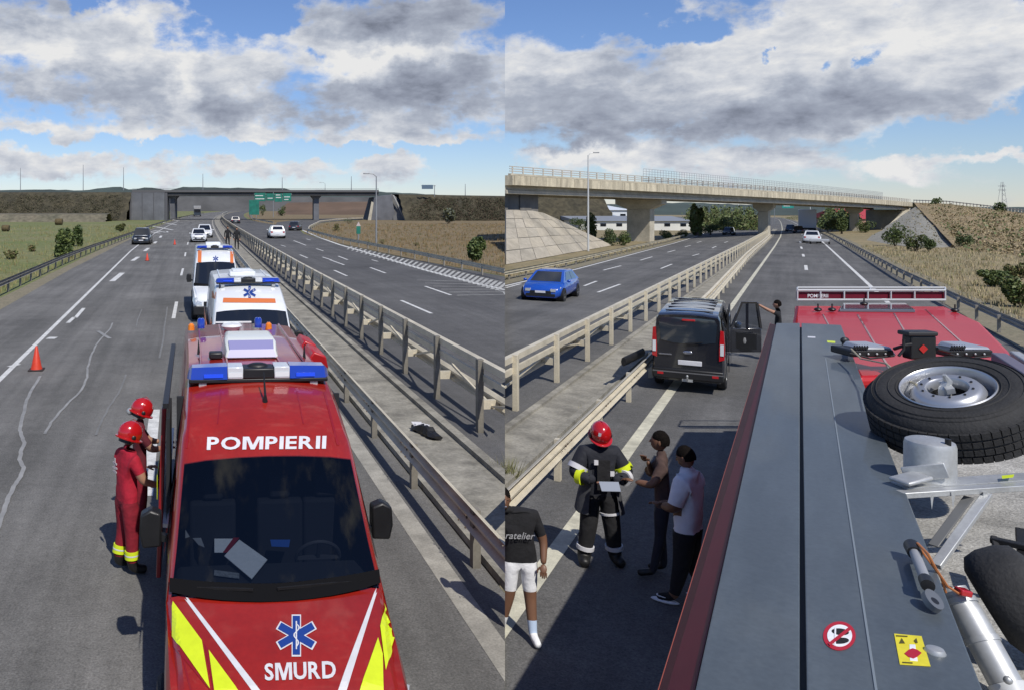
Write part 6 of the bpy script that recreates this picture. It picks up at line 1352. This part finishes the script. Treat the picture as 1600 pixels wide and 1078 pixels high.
# man in the white T-shirt
R5, j5, h5 = person('man in white T-shirt, black trousers and black-and-white sneakers beside the fire engine', 'R', -1.07, 10.75, PI/2-.25,
    dict(elR=(.25,.04,1.14), wrR=(.12,.27,1.08), elL=(-.25,.06,1.14), wrL=(-.10,.30,1.10), anL=(-.16,.10,.09), toL=(-.20,.28,.045), anR=(.16,-.14,.09), toR=(.2,.04,.045)), [WHT, BLK, SKINB, BLK, LIP, EYE], SEG_T+legs(lambda t: 1 if t < .9 else 2)+arms(lambda t: 0 if t < .85 else 2, 2), dict(pel=.18, sp=.185, ch=.19, hip=.14, kn=.105, sh=.115, el=.085, an=.06), nod=-.35, hem=.86)
for s, an, to in ((-1,'anL','toL'),(1,'anR','toR')):
    p, q = Vector(j5[an]), Vector(j5[to]); d = (q-p); d.z = 0; d.normalize(); c = p.lerp(q,.5); c.z = .035; Rm = Matrix((Vector((d.y,-d.x,0)), d, Vector((0,0,1)))).transposed()
    MB().ell((c.x,c.y,.022), (.056,.155,.026), 14, 6, 0, Rm).build('shoe_sole', WHT, R5); MB().ell((c.x,c.y,.075), (.052,.10,.012), 10, 5, 0, Rm).build('shoe_laces', WHT, R5)
# man in the black T-shirt, cut by the picture border
R6, j6, h6 = person('man in black T-shirt and white shorts with white socks, cut by the picture border', 'R', -2.50, 8.90, PI+.5,
    dict(nk=(.10,.04,1.46), hd=(.20,.08,1.52), shL=(-.17,0,1.39), shR=(.21,0,1.40), ch=(.01,0,1.33), anL=(-.13,.12,.09), toL=(-.15,.30,.045), anR=(.20,-.05,.09), toR=(.22,.12,.045), elL=(-.27,.03,1.13), wrL=(-.24,.14,.90)), [BLK, WHT, SKINB, WHT, LIP, EYE],
    SEG_T+[('pel','hipL','Z'),('pel','hipR','Z'),('hipL','knL',lambda t: 1 if t < .85 else 2),('hipR','knR',lambda t: 1 if t < .85 else 2),('knL','anL',lambda t: 2 if t < .62 else 4+0),('knR','anR',lambda t: 2 if t < .62 else 3),('anL','toL',3),('anR','toR',3)]+arms(lambda t: 0 if t < .75 else 2, 2), dict(pel=.16, sp=.16, ch=.17, hip=.135, kn=.075, sh=.10, an=.05), hair=True, scale=.92)
R6.children[0].data.materials[4] = pm('pale_blue_sock', (.42,.52,.68), .9)
cu = bpy.data.curves.new('shirt_print', 'FONT'); cu.body = 'ratelier'; cu.size = .11; cu.shear = .3; cu.extrude = .002; to = bpy.data.objects.new('shirt_print', cu); COL.objects.link(to); dg = bpy.context.evaluated_depsgraph_get(); dg.update(); me = bpy.data.meshes.new_from_object(to.evaluated_get(dg)); bpy.data.objects.remove(to)
me.materials.append(pm('print_grey', (.35,.35,.36), .8)); o = bpy.data.objects.new('shirt_print', me); COL.objects.link(o); o.parent = R6; o.rotation_euler = (PI/2, 0, PI); o.location = (.20, .17, 1.20)
bpy.context.view_layer.update()
for q in [R6]+[x for x in COL.objects if x.parent == R6]:
    if q.type != 'MESH': continue
    q.data = q.data.copy() if q.data.users > 1 else q.data; bm = bmesh.new(); bm.from_mesh(q.data); Mi = q.matrix_world.inverted(); n = Vector((-math.cos(AZS), math.sin(AZS), 0))
    bmesh.ops.bisect_plane(bm, geom=bm.verts[:]+bm.edges[:]+bm.faces[:], plane_co=Mi@Vector((0,0,0)), plane_no=(Mi.to_3x3()@n).normalized(), clear_outer=True, dist=1e-4); bm.to_mesh(q.data); bm.free()
for q in [x for x in COL.objects if x.parent == R6 and x.type == 'MESH' and not len(x.data.vertices)]: bpy.data.objects.remove(q)
# someone behind the open van door
person('person in dark clothes behind the open van door, one arm reaching up to its frame', 'R', -.50, 29.9, PI/2, dict(elL=(-.16,.22,1.50), wrL=(-.14,.50,1.66), pel=(0,-.05,.96)), [BLK, BLK, SKIN, BOOT, LIP, EYE], SEG_T+legs(1)+arms(lambda t: 0 if t < .4 else 2, 2), scale=1.04)
# two dark figures behind the last ambulance, and two at the far pier
for (s_, a_, b_, lb) in (('L', 3.75, 88, 'person in dark clothes standing by the guardrail behind the ambulances, left of two'), ('L', 4.5, 84, 'person in dark clothes standing by the guardrail behind the ambulances, right of two')):
    person(lb, s_, a_, b_, PI, {}, [BLK, BLK, SKIN, BOOT, LIP, EYE], SEG_T+legs(1)+arms(0, 0), scale=1.25)
# ------------------------------------------------------------------ fire engine carrying the viewer
TA, TB = .9, 8.0; TZ = gz('R', TB)
tr = thing('fire_engine', 'red fire engine seen from its own roof with grey ladder cover and cab ahead', 'fire engine', 'R', TA, TB)
def tb(mb, name, mat, parent=None, **k):
    return mb.build(name, mat, parent or tr, off=(TA, TB, TZ), **k)
def flat(pts, z): return [Z('R', u, v, z)[:2] for u, v in pts]
CZ = 2.80
GREYP = pm('grey_cover_paint', (.080,.096,.108), .48, var=.15, vs=1.6, fine=.10, fs=45, stretch=(3,.5,1), coat=.15)
# edges in the engine's own metres
Lf, Ln = flat([(1213,505)], CZ)[0], flat([(1086,1078)], CZ)[0]
gf, gn = flat([(1251,505)], CZ)[0], flat([(1255,1078)], CZ)[0]
rf, rn = flat([(1314,508)], CZ)[0], flat([(1536,1078)], CZ)[0]
of, on = flat([(1203,505)], 2.62)[0], flat([(1027,1078)], 2.62)[0]
def ext(f, n, b): k = (b-f[1])/(n[1]-f[1]); return (f[0]+(n[0]-f[0])*k, b)
NB = -2.5
Ln, gn, rn, on = ext(Lf,Ln,NB), ext(gf,gn,NB), ext(rf,rn,NB), ext(of,on,NB)
g = .010
tb(MB().prism([Ln,(gn[0]-g,gn[1]),(gf[0]-g,gf[1]),Lf], CZ-.05, CZ), 'cover_panel', GREYP, smooth=0, bevel=.006)
tb(MB().prism([(gn[0]+g,gn[1]),rn,rf,(gf[0]+g,gf[1])], CZ-.05, CZ), 'cover_panel', GREYP, smooth=0, bevel=.006)
tb(MB().prism([(gn[0]-.03,gn[1]),(gn[0]+.03,gn[1]),(gf[0]+.03,gf[1]),(gf[0]-.03,gf[1])], CZ-.09, CZ-.06), 'cover_groove', DARK, smooth=0)
c0, c1 = flat([(1290,560),(1369,1078)], CZ)
tb(MB().bar((c0[0],c0[1],CZ+.001),(ext(c0,c1,0)[0],0,CZ+.001),.008,.006), 'cover_crease', pm('crease_grey', (.19,.22,.24), .4), smooth=0)
tb(MB().prism([(Ln[0]+.02,NB),(rn[0]-.02,NB),(rf[0]-.02,rf[1]-.02),(Lf[0]+.02,Lf[1]-.02)], 2.3, CZ-.052), 'cover_side', pm('cover_side_dark', (.05,.06,.07), .6), smooth=0)
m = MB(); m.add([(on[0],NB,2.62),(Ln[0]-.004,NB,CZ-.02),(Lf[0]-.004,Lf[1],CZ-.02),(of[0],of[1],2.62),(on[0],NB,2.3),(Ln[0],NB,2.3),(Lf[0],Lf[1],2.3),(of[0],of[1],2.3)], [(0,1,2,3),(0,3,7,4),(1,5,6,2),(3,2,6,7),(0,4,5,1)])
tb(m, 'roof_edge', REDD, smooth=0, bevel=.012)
tb(MB().tube([(on[0]+.004,NB,2.622),(of[0]+.004,of[1],2.622)], .003, 6), 'edge_trim', pm('orange_edge', (.35,.08,.05), .5), smooth=0)
tb(MB().prism([(on[0]+.01,NB),(2.15,NB),(2.15,of[1]),(of[0]+.01,of[1])], .55, 2.2), 'body', RED, smooth=0, bevel=.02)
tb(MB().prism([(rn[0]-.3,NB),(2.1,NB),(2.1,10.6),(.3,10.6)], 2.202, 2.24), 'deck', pm('pale_deck', (.36,.35,.32), .85, var=.35, vs=2.5, fine=.3, fs=45, bump=.6, bs=60), smooth=0)
for k_ in range(4):
    b0 = 8.9-2.6*k_; tb(MB().box(on[0]-.012, on[0]+.0, b0-2.3, b0-.1, .8, 2.15), 'locker_shutter', pm('shutter_silver', (.35,.36,.37), .45, metal=.5), smooth=0)
for y in (-1.2, 3.0, 12.8):
    for s, x in ((-1, on[0]+.2), (1, 1.95)):
        w_ = wheel(tr, x-TA, y-TB+(-TB*0), .50, .32, s, spokes=0)
# cab: roof panel, walls and windscreen
RZ_ = 2.70
roof = flat([(1241,478),(1478,479),(1532,503),(1578,548),(1582,566),(1560,583),(1340,588),(1300,520),(1241,520)], RZ_)
tb(MB().prism(roof, RZ_-.14, RZ_), 'cab_roof', REDR, smooth=0, bevel=.05)
cx0, cb1 = roof[0]; cx1 = roof[1][0]
tb(MB().prism([(roof[0][0]+.03, roof[0][1]-.05),(roof[1][0]-.03, roof[1][1]-.05),(roof[2][0]-.05,roof[2][1]),(roof[4][0]-.08,roof[4][1]),(roof[6][0]+.1,roof[6][1]+.1),(roof[0][0]+.03,11.5)], .6, RZ_-.141), 'cab', RED, smooth=0, bevel=.03)
for px0, px1 in (((1286,492),(1330,574)),((1340,492),(1392,580)),((1397,490),(1450,580)),((1446,484),(1530,560))):
    p, q = flat([px0, px1], RZ_); tb(MB().bar((p[0],p[1],RZ_+.002),(q[0],q[1],RZ_+.002),.02,.012), 'roof_ridge', RED, smooth=0)
tb(MB().prism(flat([(1312,486),(1318,476),(1415,476),(1430,487)], RZ_+.02), RZ_, RZ_+.05), 'roof_hatch', pm('hatch_glass', (.09,.12,.15), .15, coat=1), smooth=0, bevel=.01)
tb(MB().bar((*flat([(1238,520)],2.72)[0],2.72),(*flat([(1246,480)],2.72)[0],2.72),.03,.03), 'roof_gutter', REDD, smooth=0)
def wb(mb, name, mat, parent=None, **k):
    """a piece given in world metres, turned into the engine's frame"""
    pr = parent or tr; bpy.context.view_layer.update(); inv = tr.matrix_world.inverted(); mb.v = [tuple(inv@Vector(p)) for p in mb.v]; return mb.build(name, mat, pr, **k)
# front gantry above the windscreen
m0 = None
def hbar(u0, u1, v, y, r_=.018): return [W(u0, v, y), W(u1, v, y+.0)]
fr = MB()
for v, y in ((450,15.6),(469,15.1),(454,15.1)): 
    p, q = hbar(1246, 1477, v, y); fr.tube([p, q], .02, 6)
for u in (1246,1282,1319,1356,1392,1429,1477): fr.tube([W(u,454,15.1), W(u,470,15.1)], .015, 6)
for u in (1246,1360,1477): fr.tube([W(u,450,15.6), W(u,454,15.1)], .015, 6)
fr = wb(fr, 'front_gantry', pm('gantry_white', (.55,.56,.57), .4, metal=.3))
p0, p1 = W(1247,458,15.14), W(1476,458,15.14); zt = W(0,457,15.14).z; zb = W(0,467,15.14).z
wb(MB().add([(p0.x,15.14,zb),(p1.x,15.14,zb),(p1.x,15.14,zt),(p0.x,15.14,zt),(p0.x,15.2,zb),(p1.x,15.2,zb),(p1.x,15.2,zt),(p0.x,15.2,zt)], [(0,1,2,3),(4,7,6,5),(3,2,6,7),(0,3,7,4),(1,5,6,2),(0,4,5,1)]), 'name_board', REDD, fr)
def wtext(body, u0, u1, v0, v1, y, mat, name, parent):
    cu = bpy.data.curves.new(name, 'FONT'); cu.body = body; cu.size = 1; cu.offset = .012; to = bpy.data.objects.new(name, cu); COL.objects.link(to); dg = bpy.context.evaluated_depsgraph_get(); dg.update(); me = bpy.data.meshes.new_from_object(to.evaluated_get(dg)); bpy.data.objects.remove(to)
    xs = [v.co.x for v in me.vertices]; ys = [v.co.y for v in me.vertices]; a_, b_ = W(u0, v1, y), W(u1, v0, y); mb = MB()
    mb.add([(a_.x+(v.co.x-min(xs))/(max(xs)-min(xs))*(b_.x-a_.x), y, a_.z+(v.co.y-min(ys))/(max(ys)-min(ys))*(b_.z-a_.z)) for v in me.vertices], [tuple(p.vertices) for p in me.polygons]); return wb(mb, name, mat, parent, smooth=0)
wtext('POMPIERII', 1262, 1294, 460, 465.5, 15.13, REFW, 'lettering', fr)
for u, v in ((1278,484),(1300,484),(1350,475),(1395,495),(1492,485)): 
    wb(MB().ell(W(u,v,14), (.06,.06,.035), 10, 6).tube([W(u,v,14), W(u,v-9,14)], .012, 5), 'roof_fitting', BLACK)
# work lights and the junction box
def wbox(u0, u1, v0, v1, y, dep, mat, name, parent=None, bevel=.01, tilt=0):
    a_, b_ = W(u0, v1, y), W(u1, v0, y); return wb(MB().add([(a_.x,y,a_.z),(b_.x,y,a_.z),(b_.x+tilt,y,b_.z),(a_.x+tilt,y,b_.z),(a_.x,y+dep,a_.z),(b_.x,y+dep,a_.z),(b_.x+tilt,y+dep,b_.z),(a_.x+tilt,y+dep,b_.z)], [(0,1,2,3),(4,7,6,5),(3,2,6,7),(0,3,7,4),(1,5,6,2),(0,4,5,1)]), name, mat, parent, bevel=bevel, smooth=0)
WLS = pm('silver_lamp_case', (.55,.56,.57), .3, metal=.6)
for (a0, a1) in ((1330,1397),(1482,1552)):
    b_ = wbox(a0, a1, 547, 558, 9.0, .34, BLACK, 'work_light', bevel=.015)
    s = a0-1330
    c = W(a0+34, 545, 9.12); wb(MB().loft([[(c.x-.19,9.02,c.z-.06),(c.x+.19,9.02,c.z-.06),(c.x+.15,9.06,c.z+.03),(c.x-.13,9.06,c.z+.03)],[(c.x-.19,9.36,c.z-.02),(c.x+.15,9.36,c.z-.02),(c.x+.08,9.34,c.z+.05),(c.x-.15,9.34,c.z+.05)]]), 'lamp_case', WLS, b_, bevel=.012)
    wb(MB().tube([W(a0-2,552,9.0), W(a0+30,560,8.95), W(a1,556,8.95)], .010, 6), 'wire', BLACK, b_)
    for q in (.2,.4,.6,.8): wb(MB().ell(W(a0+(a1-a0)*q,553,8.985), (.012,.01,.012), 8, 5), 'screw', STEEL, b_)
    for q in range(6): wb(MB().bar(W(a0+6+q*4,541,9.02), W(a0+3+q*4,547,9.0), .008,.03), 'cooling_fin', BLACK, b_)
jb = wbox(1424, 1464, 525, 562, 8.8, .14, BLACK, 'junction_box', bevel=.02); wbox(1420, 1467, 519, 526, 8.78, .17, pm('soft_black', (.025,.025,.027), .5), 'box_lid', jb, bevel=.015)
q = [W(1443,538,8.79), W(1450,545,8.79), W(1443,552,8.79), W(1436,545,8.79)]; wb(MB().add(q, [(0,1,2,3)]), 'red_diamond', LENSR, jb, smooth=0)
wb(MB().tube([W(1397,545,8.9), W(1412,540,8.8), W(1424,538,8.8)], .018, 7), 'arm', BLACK, jb); wb(MB().tube([W(1464,545,8.8), W(1475,548,8.85), W(1484,550,8.95)], .018, 7), 'arm', BLACK, jb)
wb(MB().tube([W(1412,530,8.8), W(1412,546,8.8), W(1404,556,8.8)], .015, 7), 'cable', BLACK, jb)
# spare wheel lying on the deck
C0 = W(1480, 606, 6.0); n0 = Vector((-.348,-.177,.9205)).normalized(); X0 = n0.orthogonal().normalized(); Y0 = n0.cross(X0); WM = Matrix((X0, Y0, n0)).transposed().to_4x4(); WM.translation = C0
sp_ = bpy.data.objects.new('spare_wheel', None); COL.objects.link(sp_); sp_.matrix_world = WM; tag(sp_, 'large spare truck tyre with silver rim lying on the fire engine roof', 'spare wheel')
R0_ = .500
prof = [(.275,-.02),(.285,.008),(.33,.022),(.40,.022),(.455,.0),(.485,-.04),(R0_,-.075),(R0_+.004,-.13),(R0_+.004,-.19),(R0_,-.25),(.485,-.29),(.44,-.33),(.33,-.345),(.275,-.32)]
MB().lathe(prof, 64).build('tyre', RUBBER, sp_, smooth=50)
for rr, z_ in ((.30,.017),(.345,.0265),(.42,.019),(.45,.008)): MB().lathe([(rr-.004,z_-.004),(rr,z_+.003),(rr+.004,z_-.004)], 64).build('sidewall_ring', RUBBER, sp_)
m = MB()
for k_ in range(56):
    f = 2*PI*k_/56; cs, sn = math.cos(f), math.sin(f)
    for z_, dz in ((-.085,.045),(-.145,.04),(-.205,.04),(-.262,.045)):
        M = Matrix.Rotation(f+(.03 if int(z_*1000) % 2 else 0), 3, 'Z'); m.obox(M@Vector((R0_+.002,0,z_)), (.026,.050,dz), M)
tb_ = m.build('tread_blocks', RUBBER, sp_, smooth=0); tb_['kind'] = 'stuff'
MB().lathe([(.285,.012),(.279,.020),(.268,.010),(.262,-.05),(.25,-.10),(.238,-.11)], 64).build('rim_edge', ALLOY, sp_, smooth=50)
MB().lathe([(.262,-.06),(.262,-.28),(.10,-.285),(.01,-.285)], 40).build('rim_barrel', pm('rim_shadow_metal', (.22,.23,.24), .5, metal=.5), sp_)
MB().lathe([(.238,-.11),(.215,-.03),(.195,.0),(.175,.012),(.128,.012),(.118,.0),(.112,-.06)], 64).build('disc', ALLOY, sp_, smooth=40)
MB().lathe([(.112,-.06),(.112,-.09),(.01,-.09)], 40).build('hub_recess', BLACK, sp_)
for k_ in range(10):
    f = 2*PI*k_/10+.2; M = Matrix.Rotation(f, 3, 'Z'); MB().lathe([(.01,.0),(.026,.0)], 16, Matrix.Translation(M@Vector((.2305,0,-.058)))@M.to_4x4()@Matrix.Rotation(math.radians(72), 4, 'Y')).build('hand_hole', BLACK, sp_)
    MB().lathe([(.008,.012),(.008,.02),(.001,.02)], 8, Matrix.Translation(M@Vector((.150,0,0)))).build('bolt_hole', BLACK, sp_)
MB().tube([(-.02,.02,-.09),(-.015,.015,.0),(.02,-.01,.05),(.0,.0,.11)], [.045,.035,.028,.012], 8).bar((-.06,-.03,.01),(.06,.03,.01),.05,.04).build('hub_clamp', STEEL, sp_)
# galvanised pot, brackets, braces, pipe
t = bpy.data.objects.new('steel_pot', None); COL.objects.link(t); c = W(1453, 757, 5.15); t.location = c; tag(t, 'upright galvanised cylinder with a black stub in front of the spare tyre', 'cylinder')
k = 5.15/1300; rr = 34*k; H = 70*k
MB().lathe([(.001,0),(rr,0),(rr,.012),(rr*.98,.014),(rr*.98,H-.03),(rr*.93,H-.006),(rr*.80,H+.003),(.001,H+.012)], 40).build('drum', STEEL, t, smooth=40)
MB().tube([(.03,-rr*.75,H-.10),(.03,-rr*.75,H+.035)], .016, 14).build('black_stub', BLACK, t)
m = MB().bar((-.18,-.02,.07),(-.02,-rr-.02,.14),.02,.09); m.build('side_plate', STEEL, t, bevel=.005)
br_ = bpy.data.objects.new('steel_bracket', None); COL.objects.link(br_); br_.location = W(1500, 765, 5.0); tag(br_, 'long galvanised cross bar with gussets under the spare tyre', 'bracket')
def lb(mb, name, mat, parent, **k): return mb.build(name, mat, parent, off=tuple(parent.location), **k)
lb(MB().bar(W(1405,772,4.95), W(1640,757,5.0), .06, .035), 'cross_bar', STEEL, br_, bevel=.004); lb(MB().bar(W(1405,758,5.05), W(1640,742,5.1), .12, .01), 'bar_top', STEEL, br_, smooth=0)
lb(MB().bar(W(1404,752,5.0), W(1442,742,5.05), .13, .025), 'corner_plate', STEEL, br_, bevel=.01)
for u in (1453,1486,1536): lb(MB().add([W(u,768,4.93),W(u+7,768,4.93),W(u+3,796,4.93),W(u,768,5.05),W(u+7,768,5.05),W(u+3,790,5.05)], [(0,1,2),(3,5,4),(0,3,4,1),(1,4,5,2),(2,5,3,0)]), 'gusset', STEEL, br_, smooth=0)
lb(MB().bar(W(1543,772,4.95), W(1462,884,4.6), .05, .03), 'brace_and_shadow', STEEL, br_, bevel=.004); lb(MB().bar(W(1514,776,4.98), W(1458,852,4.75), .05, .01), 'brace_and_shadow', pm('brace_shadow_steel', (.16,.165,.17), .6, metal=.4), br_, bevel=.003)  # second bar, in darker steel, stands in for the brace's shadow
lb(MB().add([W(1565,748,5.05)+Vector((0,0,.022)),W(1585,746,5.05)+Vector((0,0,.022)),W(1583,751,5.0)+Vector((0,0,.022)),W(1566,753,5.0)+Vector((0,0,.022))], [(0,1,2,3)]), 'yellow_label', YEL, br_, smooth=0)
cr = bpy.data.objects.new('rope', None)
m = MB().tube([W(1330,545,8.9), W(1345,560,8.4), W(1385,568,7.4), W(1410,590,6.5), W(1432,600,6.1)], .008, 6); o = m.build('rope', pm('rope_cream', (.38,.34,.24), .9)); bpy.data.objects.remove(cr); tag(o, 'pale thin rope running from the left work light to the spare wheel rim', 'rope')
pp = bpy.data.objects.new('steel_pipe', None); COL.objects.link(pp); pp.location = W(1535, 1000, 4.0); tag(pp, 'thick galvanised pipe with capped end lying along the grey cover', 'pipe')
lb(MB().tube([W(1487,920,4.05), W(1512,958,3.98), W(1535,1000,3.9), W(1572,1068,3.78)], [.062,.066,.066,.066], 24), 'pipe', STEEL, pp, smooth=40)
for (u, v, y) in ((1500,940,4.01),(1535,1000,3.9)): d = (W(1572,1068,3.78)-W(1487,920,4.05)).normalized(); c = W(u, v, y); lb(MB().tube([c-d*.012, c+d*.012], .072, 24), 'pipe_collar', STEEL, pp)
c = W(1574,1072,3.775); lb(MB().tube([c-d*.01, c+d*.03], [.074,.070], 24), 'end_cap', pm('cap_white', (.55,.56,.56), .4), pp); lb(MB().ell(W(1575,1062,3.70), (.018,.018,.018), 10, 6), 'cap_bolt', STEEL, pp)
# jointed arm with eye on the cover
am = bpy.data.objects.new('clevis_arm', None); COL.objects.link(am); a0 = Vector(world('R', *Z('R',1427,858,CZ+.06)[:2], CZ+.06)); a1 = Vector(world('R', *Z('R',1448,910,CZ+.07)[:2], CZ+.07)); a2 = Vector(world('R', *Z('R',1457,938,CZ+.04)[:2], CZ+.04)); am.location = a0; tag(am, 'grey stay rod with black head and flat steel eye lying on the grey cover', 'stay rod')
lb(MB().tube([a0, a1], .021, 16), 'rod', pm('rod_grey', (.30,.31,.33), .45), am); lb(MB().tube([a0-(a1-a0)*.12, a0+(a1-a0)*.12], [.034,.03], 14), 'head', BLACK, am); lb(MB().tube([a1-(a1-a0)*.1, a1+(a1-a0)*.08], .026, 14), 'collar', BLACK, am)
e = (a2-a1).normalized(); sx = Vector((1,0,0)); m = MB(); up = Vector((.15,-.55,.8)).normalized(); sd_ = e.cross(up).normalized(); rings = []
for zz in (-.014,.014): rings.append([a2+sd_*.034*math.cos(f)+e*(.060*math.sin(f))+up*zz for f in frange(0, 2*PI*23/24, 24)])
hole = [[a2+e*.012+sd_*.015*math.cos(f)+e*(.019*math.sin(f))+up*zz for f in frange(0, 2*PI*23/24, 24)] for zz in (-.015,.0145)]
m.loft(rings); lb(m, 'eye_plate', pm('eye_steel', (.20,.21,.22), .4, metal=.5), am, smooth=40); m = MB(); m.loft([hole[0], hole[1]]); lb(m, 'eye_hole', BLACK, am)
o = MB().tube([a0+Vector((.02,.0,.03)), W(1450,865,3.82), W(1462,888,3.85), W(1480,915,3.9), W(1500,928,3.95)], .006, 6).tube([a0+Vector((.03,.02,.02)), W(1455,880,3.85), W(1470,900,3.9), W(1478,925,3.92)], .005, 6).build('cord', pm('orange_cord', (.45,.16,.05), .7)); tag(o, 'orange cords trailing from the stay rod to the red clip', 'cord')
o = MB().obox(W(1505,924,3.95), (.055,.05,.03), Matrix.Rotation(.2,3,'Y')).build('red_clip', LENSR, bevel=.006); tag(o, 'small red plastic clip on the edge of the grey cover', 'clip')
# black rubber wheel chock / tyre at the right edge
ty = bpy.data.objects.new('small_wheel', None); COL.objects.link(ty); c = W(1588, 935, 4.1); ty.location = c; tag(ty, 'black rubber tyre standing at the right edge of the engine roof', 'tyre')
M = Matrix.Rotation(math.radians(-28), 4, 'Z')@Matrix.Rotation(math.radians(62), 4, 'Y')
MB().lathe([(.08,-.10),(.17,-.13),(.225,-.10),(.245,-.04),(.245,.04),(.225,.10),(.17,.13),(.08,.10)], 40, M).build('tyre', RUBBER, ty, smooth=60)
MB().lathe([(.08,-.09),(.01,-.07),(.01,.07),(.08,.09)], 20, M).build('hub', BLACK, ty)
o = bpy.data.objects.new('black_frame', None); COL.objects.link(o); o.location = W(1580,860,4.6); tag(o, 'black metal frame pieces beside the rubber tyre at the right edge', 'frame')
lb(MB().bar(W(1548,842,4.7), W(1640,862,4.5), .05,.03).bar(W(1552,838,4.7), W(1562,872,4.6), .03,.03).bar(W(1595,830,4.8), W(1600,880,4.5), .05,.05), 'frame_bar', BLACK, o, bevel=.005)
o = bpy.data.objects.new('side_beam', None); COL.objects.link(o); o.location = W(1580,575,8); tag(o, 'grey ribbed beam on the roof edge right of the work lights', 'beam'); lb(MB().bar(W(1560,560,8.2), W(1640,612,7.2), .12,.12), 'beam', pm('purple_grey', (.14,.13,.17), .5), o, bevel=.01); lb(MB().bar(W(1585,556,8.2), W(1650,598,7.4), .08,.1), 'beam', STEEL, o, bevel=.01)
# stickers and fittings on the cover
def plate(name, pts, mat, z, parent=None, th=.0015): q = flat(pts, z); return tb(MB().prism(q, z-th, z), name, mat, parent, smooth=0)
STR = pm('sticker_red', (.42,.012,.03), .6); STY = pm('sticker_yellow', (.72,.62,.03), .55, var=.08, vs=20)
def ellp(cx, cy, rx, ry, n=40, rot=0): return [(cx+rx*math.cos(f)*math.cos(rot)-ry*math.sin(f)*math.sin(rot), cy+rx*math.cos(f)*math.sin(rot)+ry*math.sin(f)*math.cos(rot)) for f in [2*PI*i/n for i in range(n)]]
s_ = plate('no_step_sign', ellp(1311.5,992.5,25.5,22.5), STR, CZ+.003); plate('sign_face', ellp(1312,992,19.5,17), WHT, CZ+.005, s_)
plate('shoe_print', ellp(1313,986,13.5,5,rot=.10), BLK, CZ+.0065, s_); plate('shoe_print', ellp(1313,1000,13.5,4.6,rot=-.06), BLK, CZ+.0065, s_)
for x in (1304,): plate('heel_gap', [(x,980),(x+2.5,980),(x+2,1006),(x-.5,1006)], WHT, CZ+.0072, s_)
plate('sign_bar', [(1294,1004),(1297,1008),(1330,982),(1327,978)], STR, CZ+.008, s_)
y_ = plate('warning_sticker', [(1397,989),(1440,993),(1454,1040),(1406,1037)], STY, CZ+.003)
plate('red_symbol', [(1413,1020),(1420,1014),(1426,1012),(1433,1014),(1440,1019),(1433,1025),(1427,1028),(1419,1025)], STR, CZ+.005, y_)
plate('white_symbol', [(1421,1006),(1430,1006),(1434,1032),(1422,1031)], WHT, CZ+.004, y_)
DT = pm('sticker_ink', (.08,.07,.01), .7)
for q in ([(1405,1004),(1414,1004),(1409,996)], [(1428,1000),(1432,996),(1434,1003),(1431,1004)], [(1400,991.5),(1418,992.5),(1418,994),(1400.5,993)], [(1410,1033),(1426,1034),(1426,1035.5),(1410.5,1034.5)]): plate('sticker_mark', q, DT, CZ+.0055, y_)
p = world('R', *flat([(1461,1019)], CZ)[0], CZ); p.z = CZ; wb(MB().lathe([(.034,0),(.034,.004),(.028,.016),(.012,.022),(.001,.023)], 20, Matrix.Translation(p)), 'dome_bolt', STEEL)
plate('white_lettering', [(1262,525.5),(1274,526),(1274,528),(1262,527.5)], REFW, CZ+.002); plate('yellow_label', [(1292,532),(1305,533),(1305,536),(1293,535)], YEL, CZ+.002)
p = world('R', *flat([(1320,548)], CZ)[0], CZ); p.z = CZ; wb(MB().tube([p, p+Vector((0,0,.10))], .03, 10).ell(p+Vector((0,0,.12)), (.05,.04,.04), 10, 6), 'latch', pm('latch_black', (.02,.022,.025), .5))
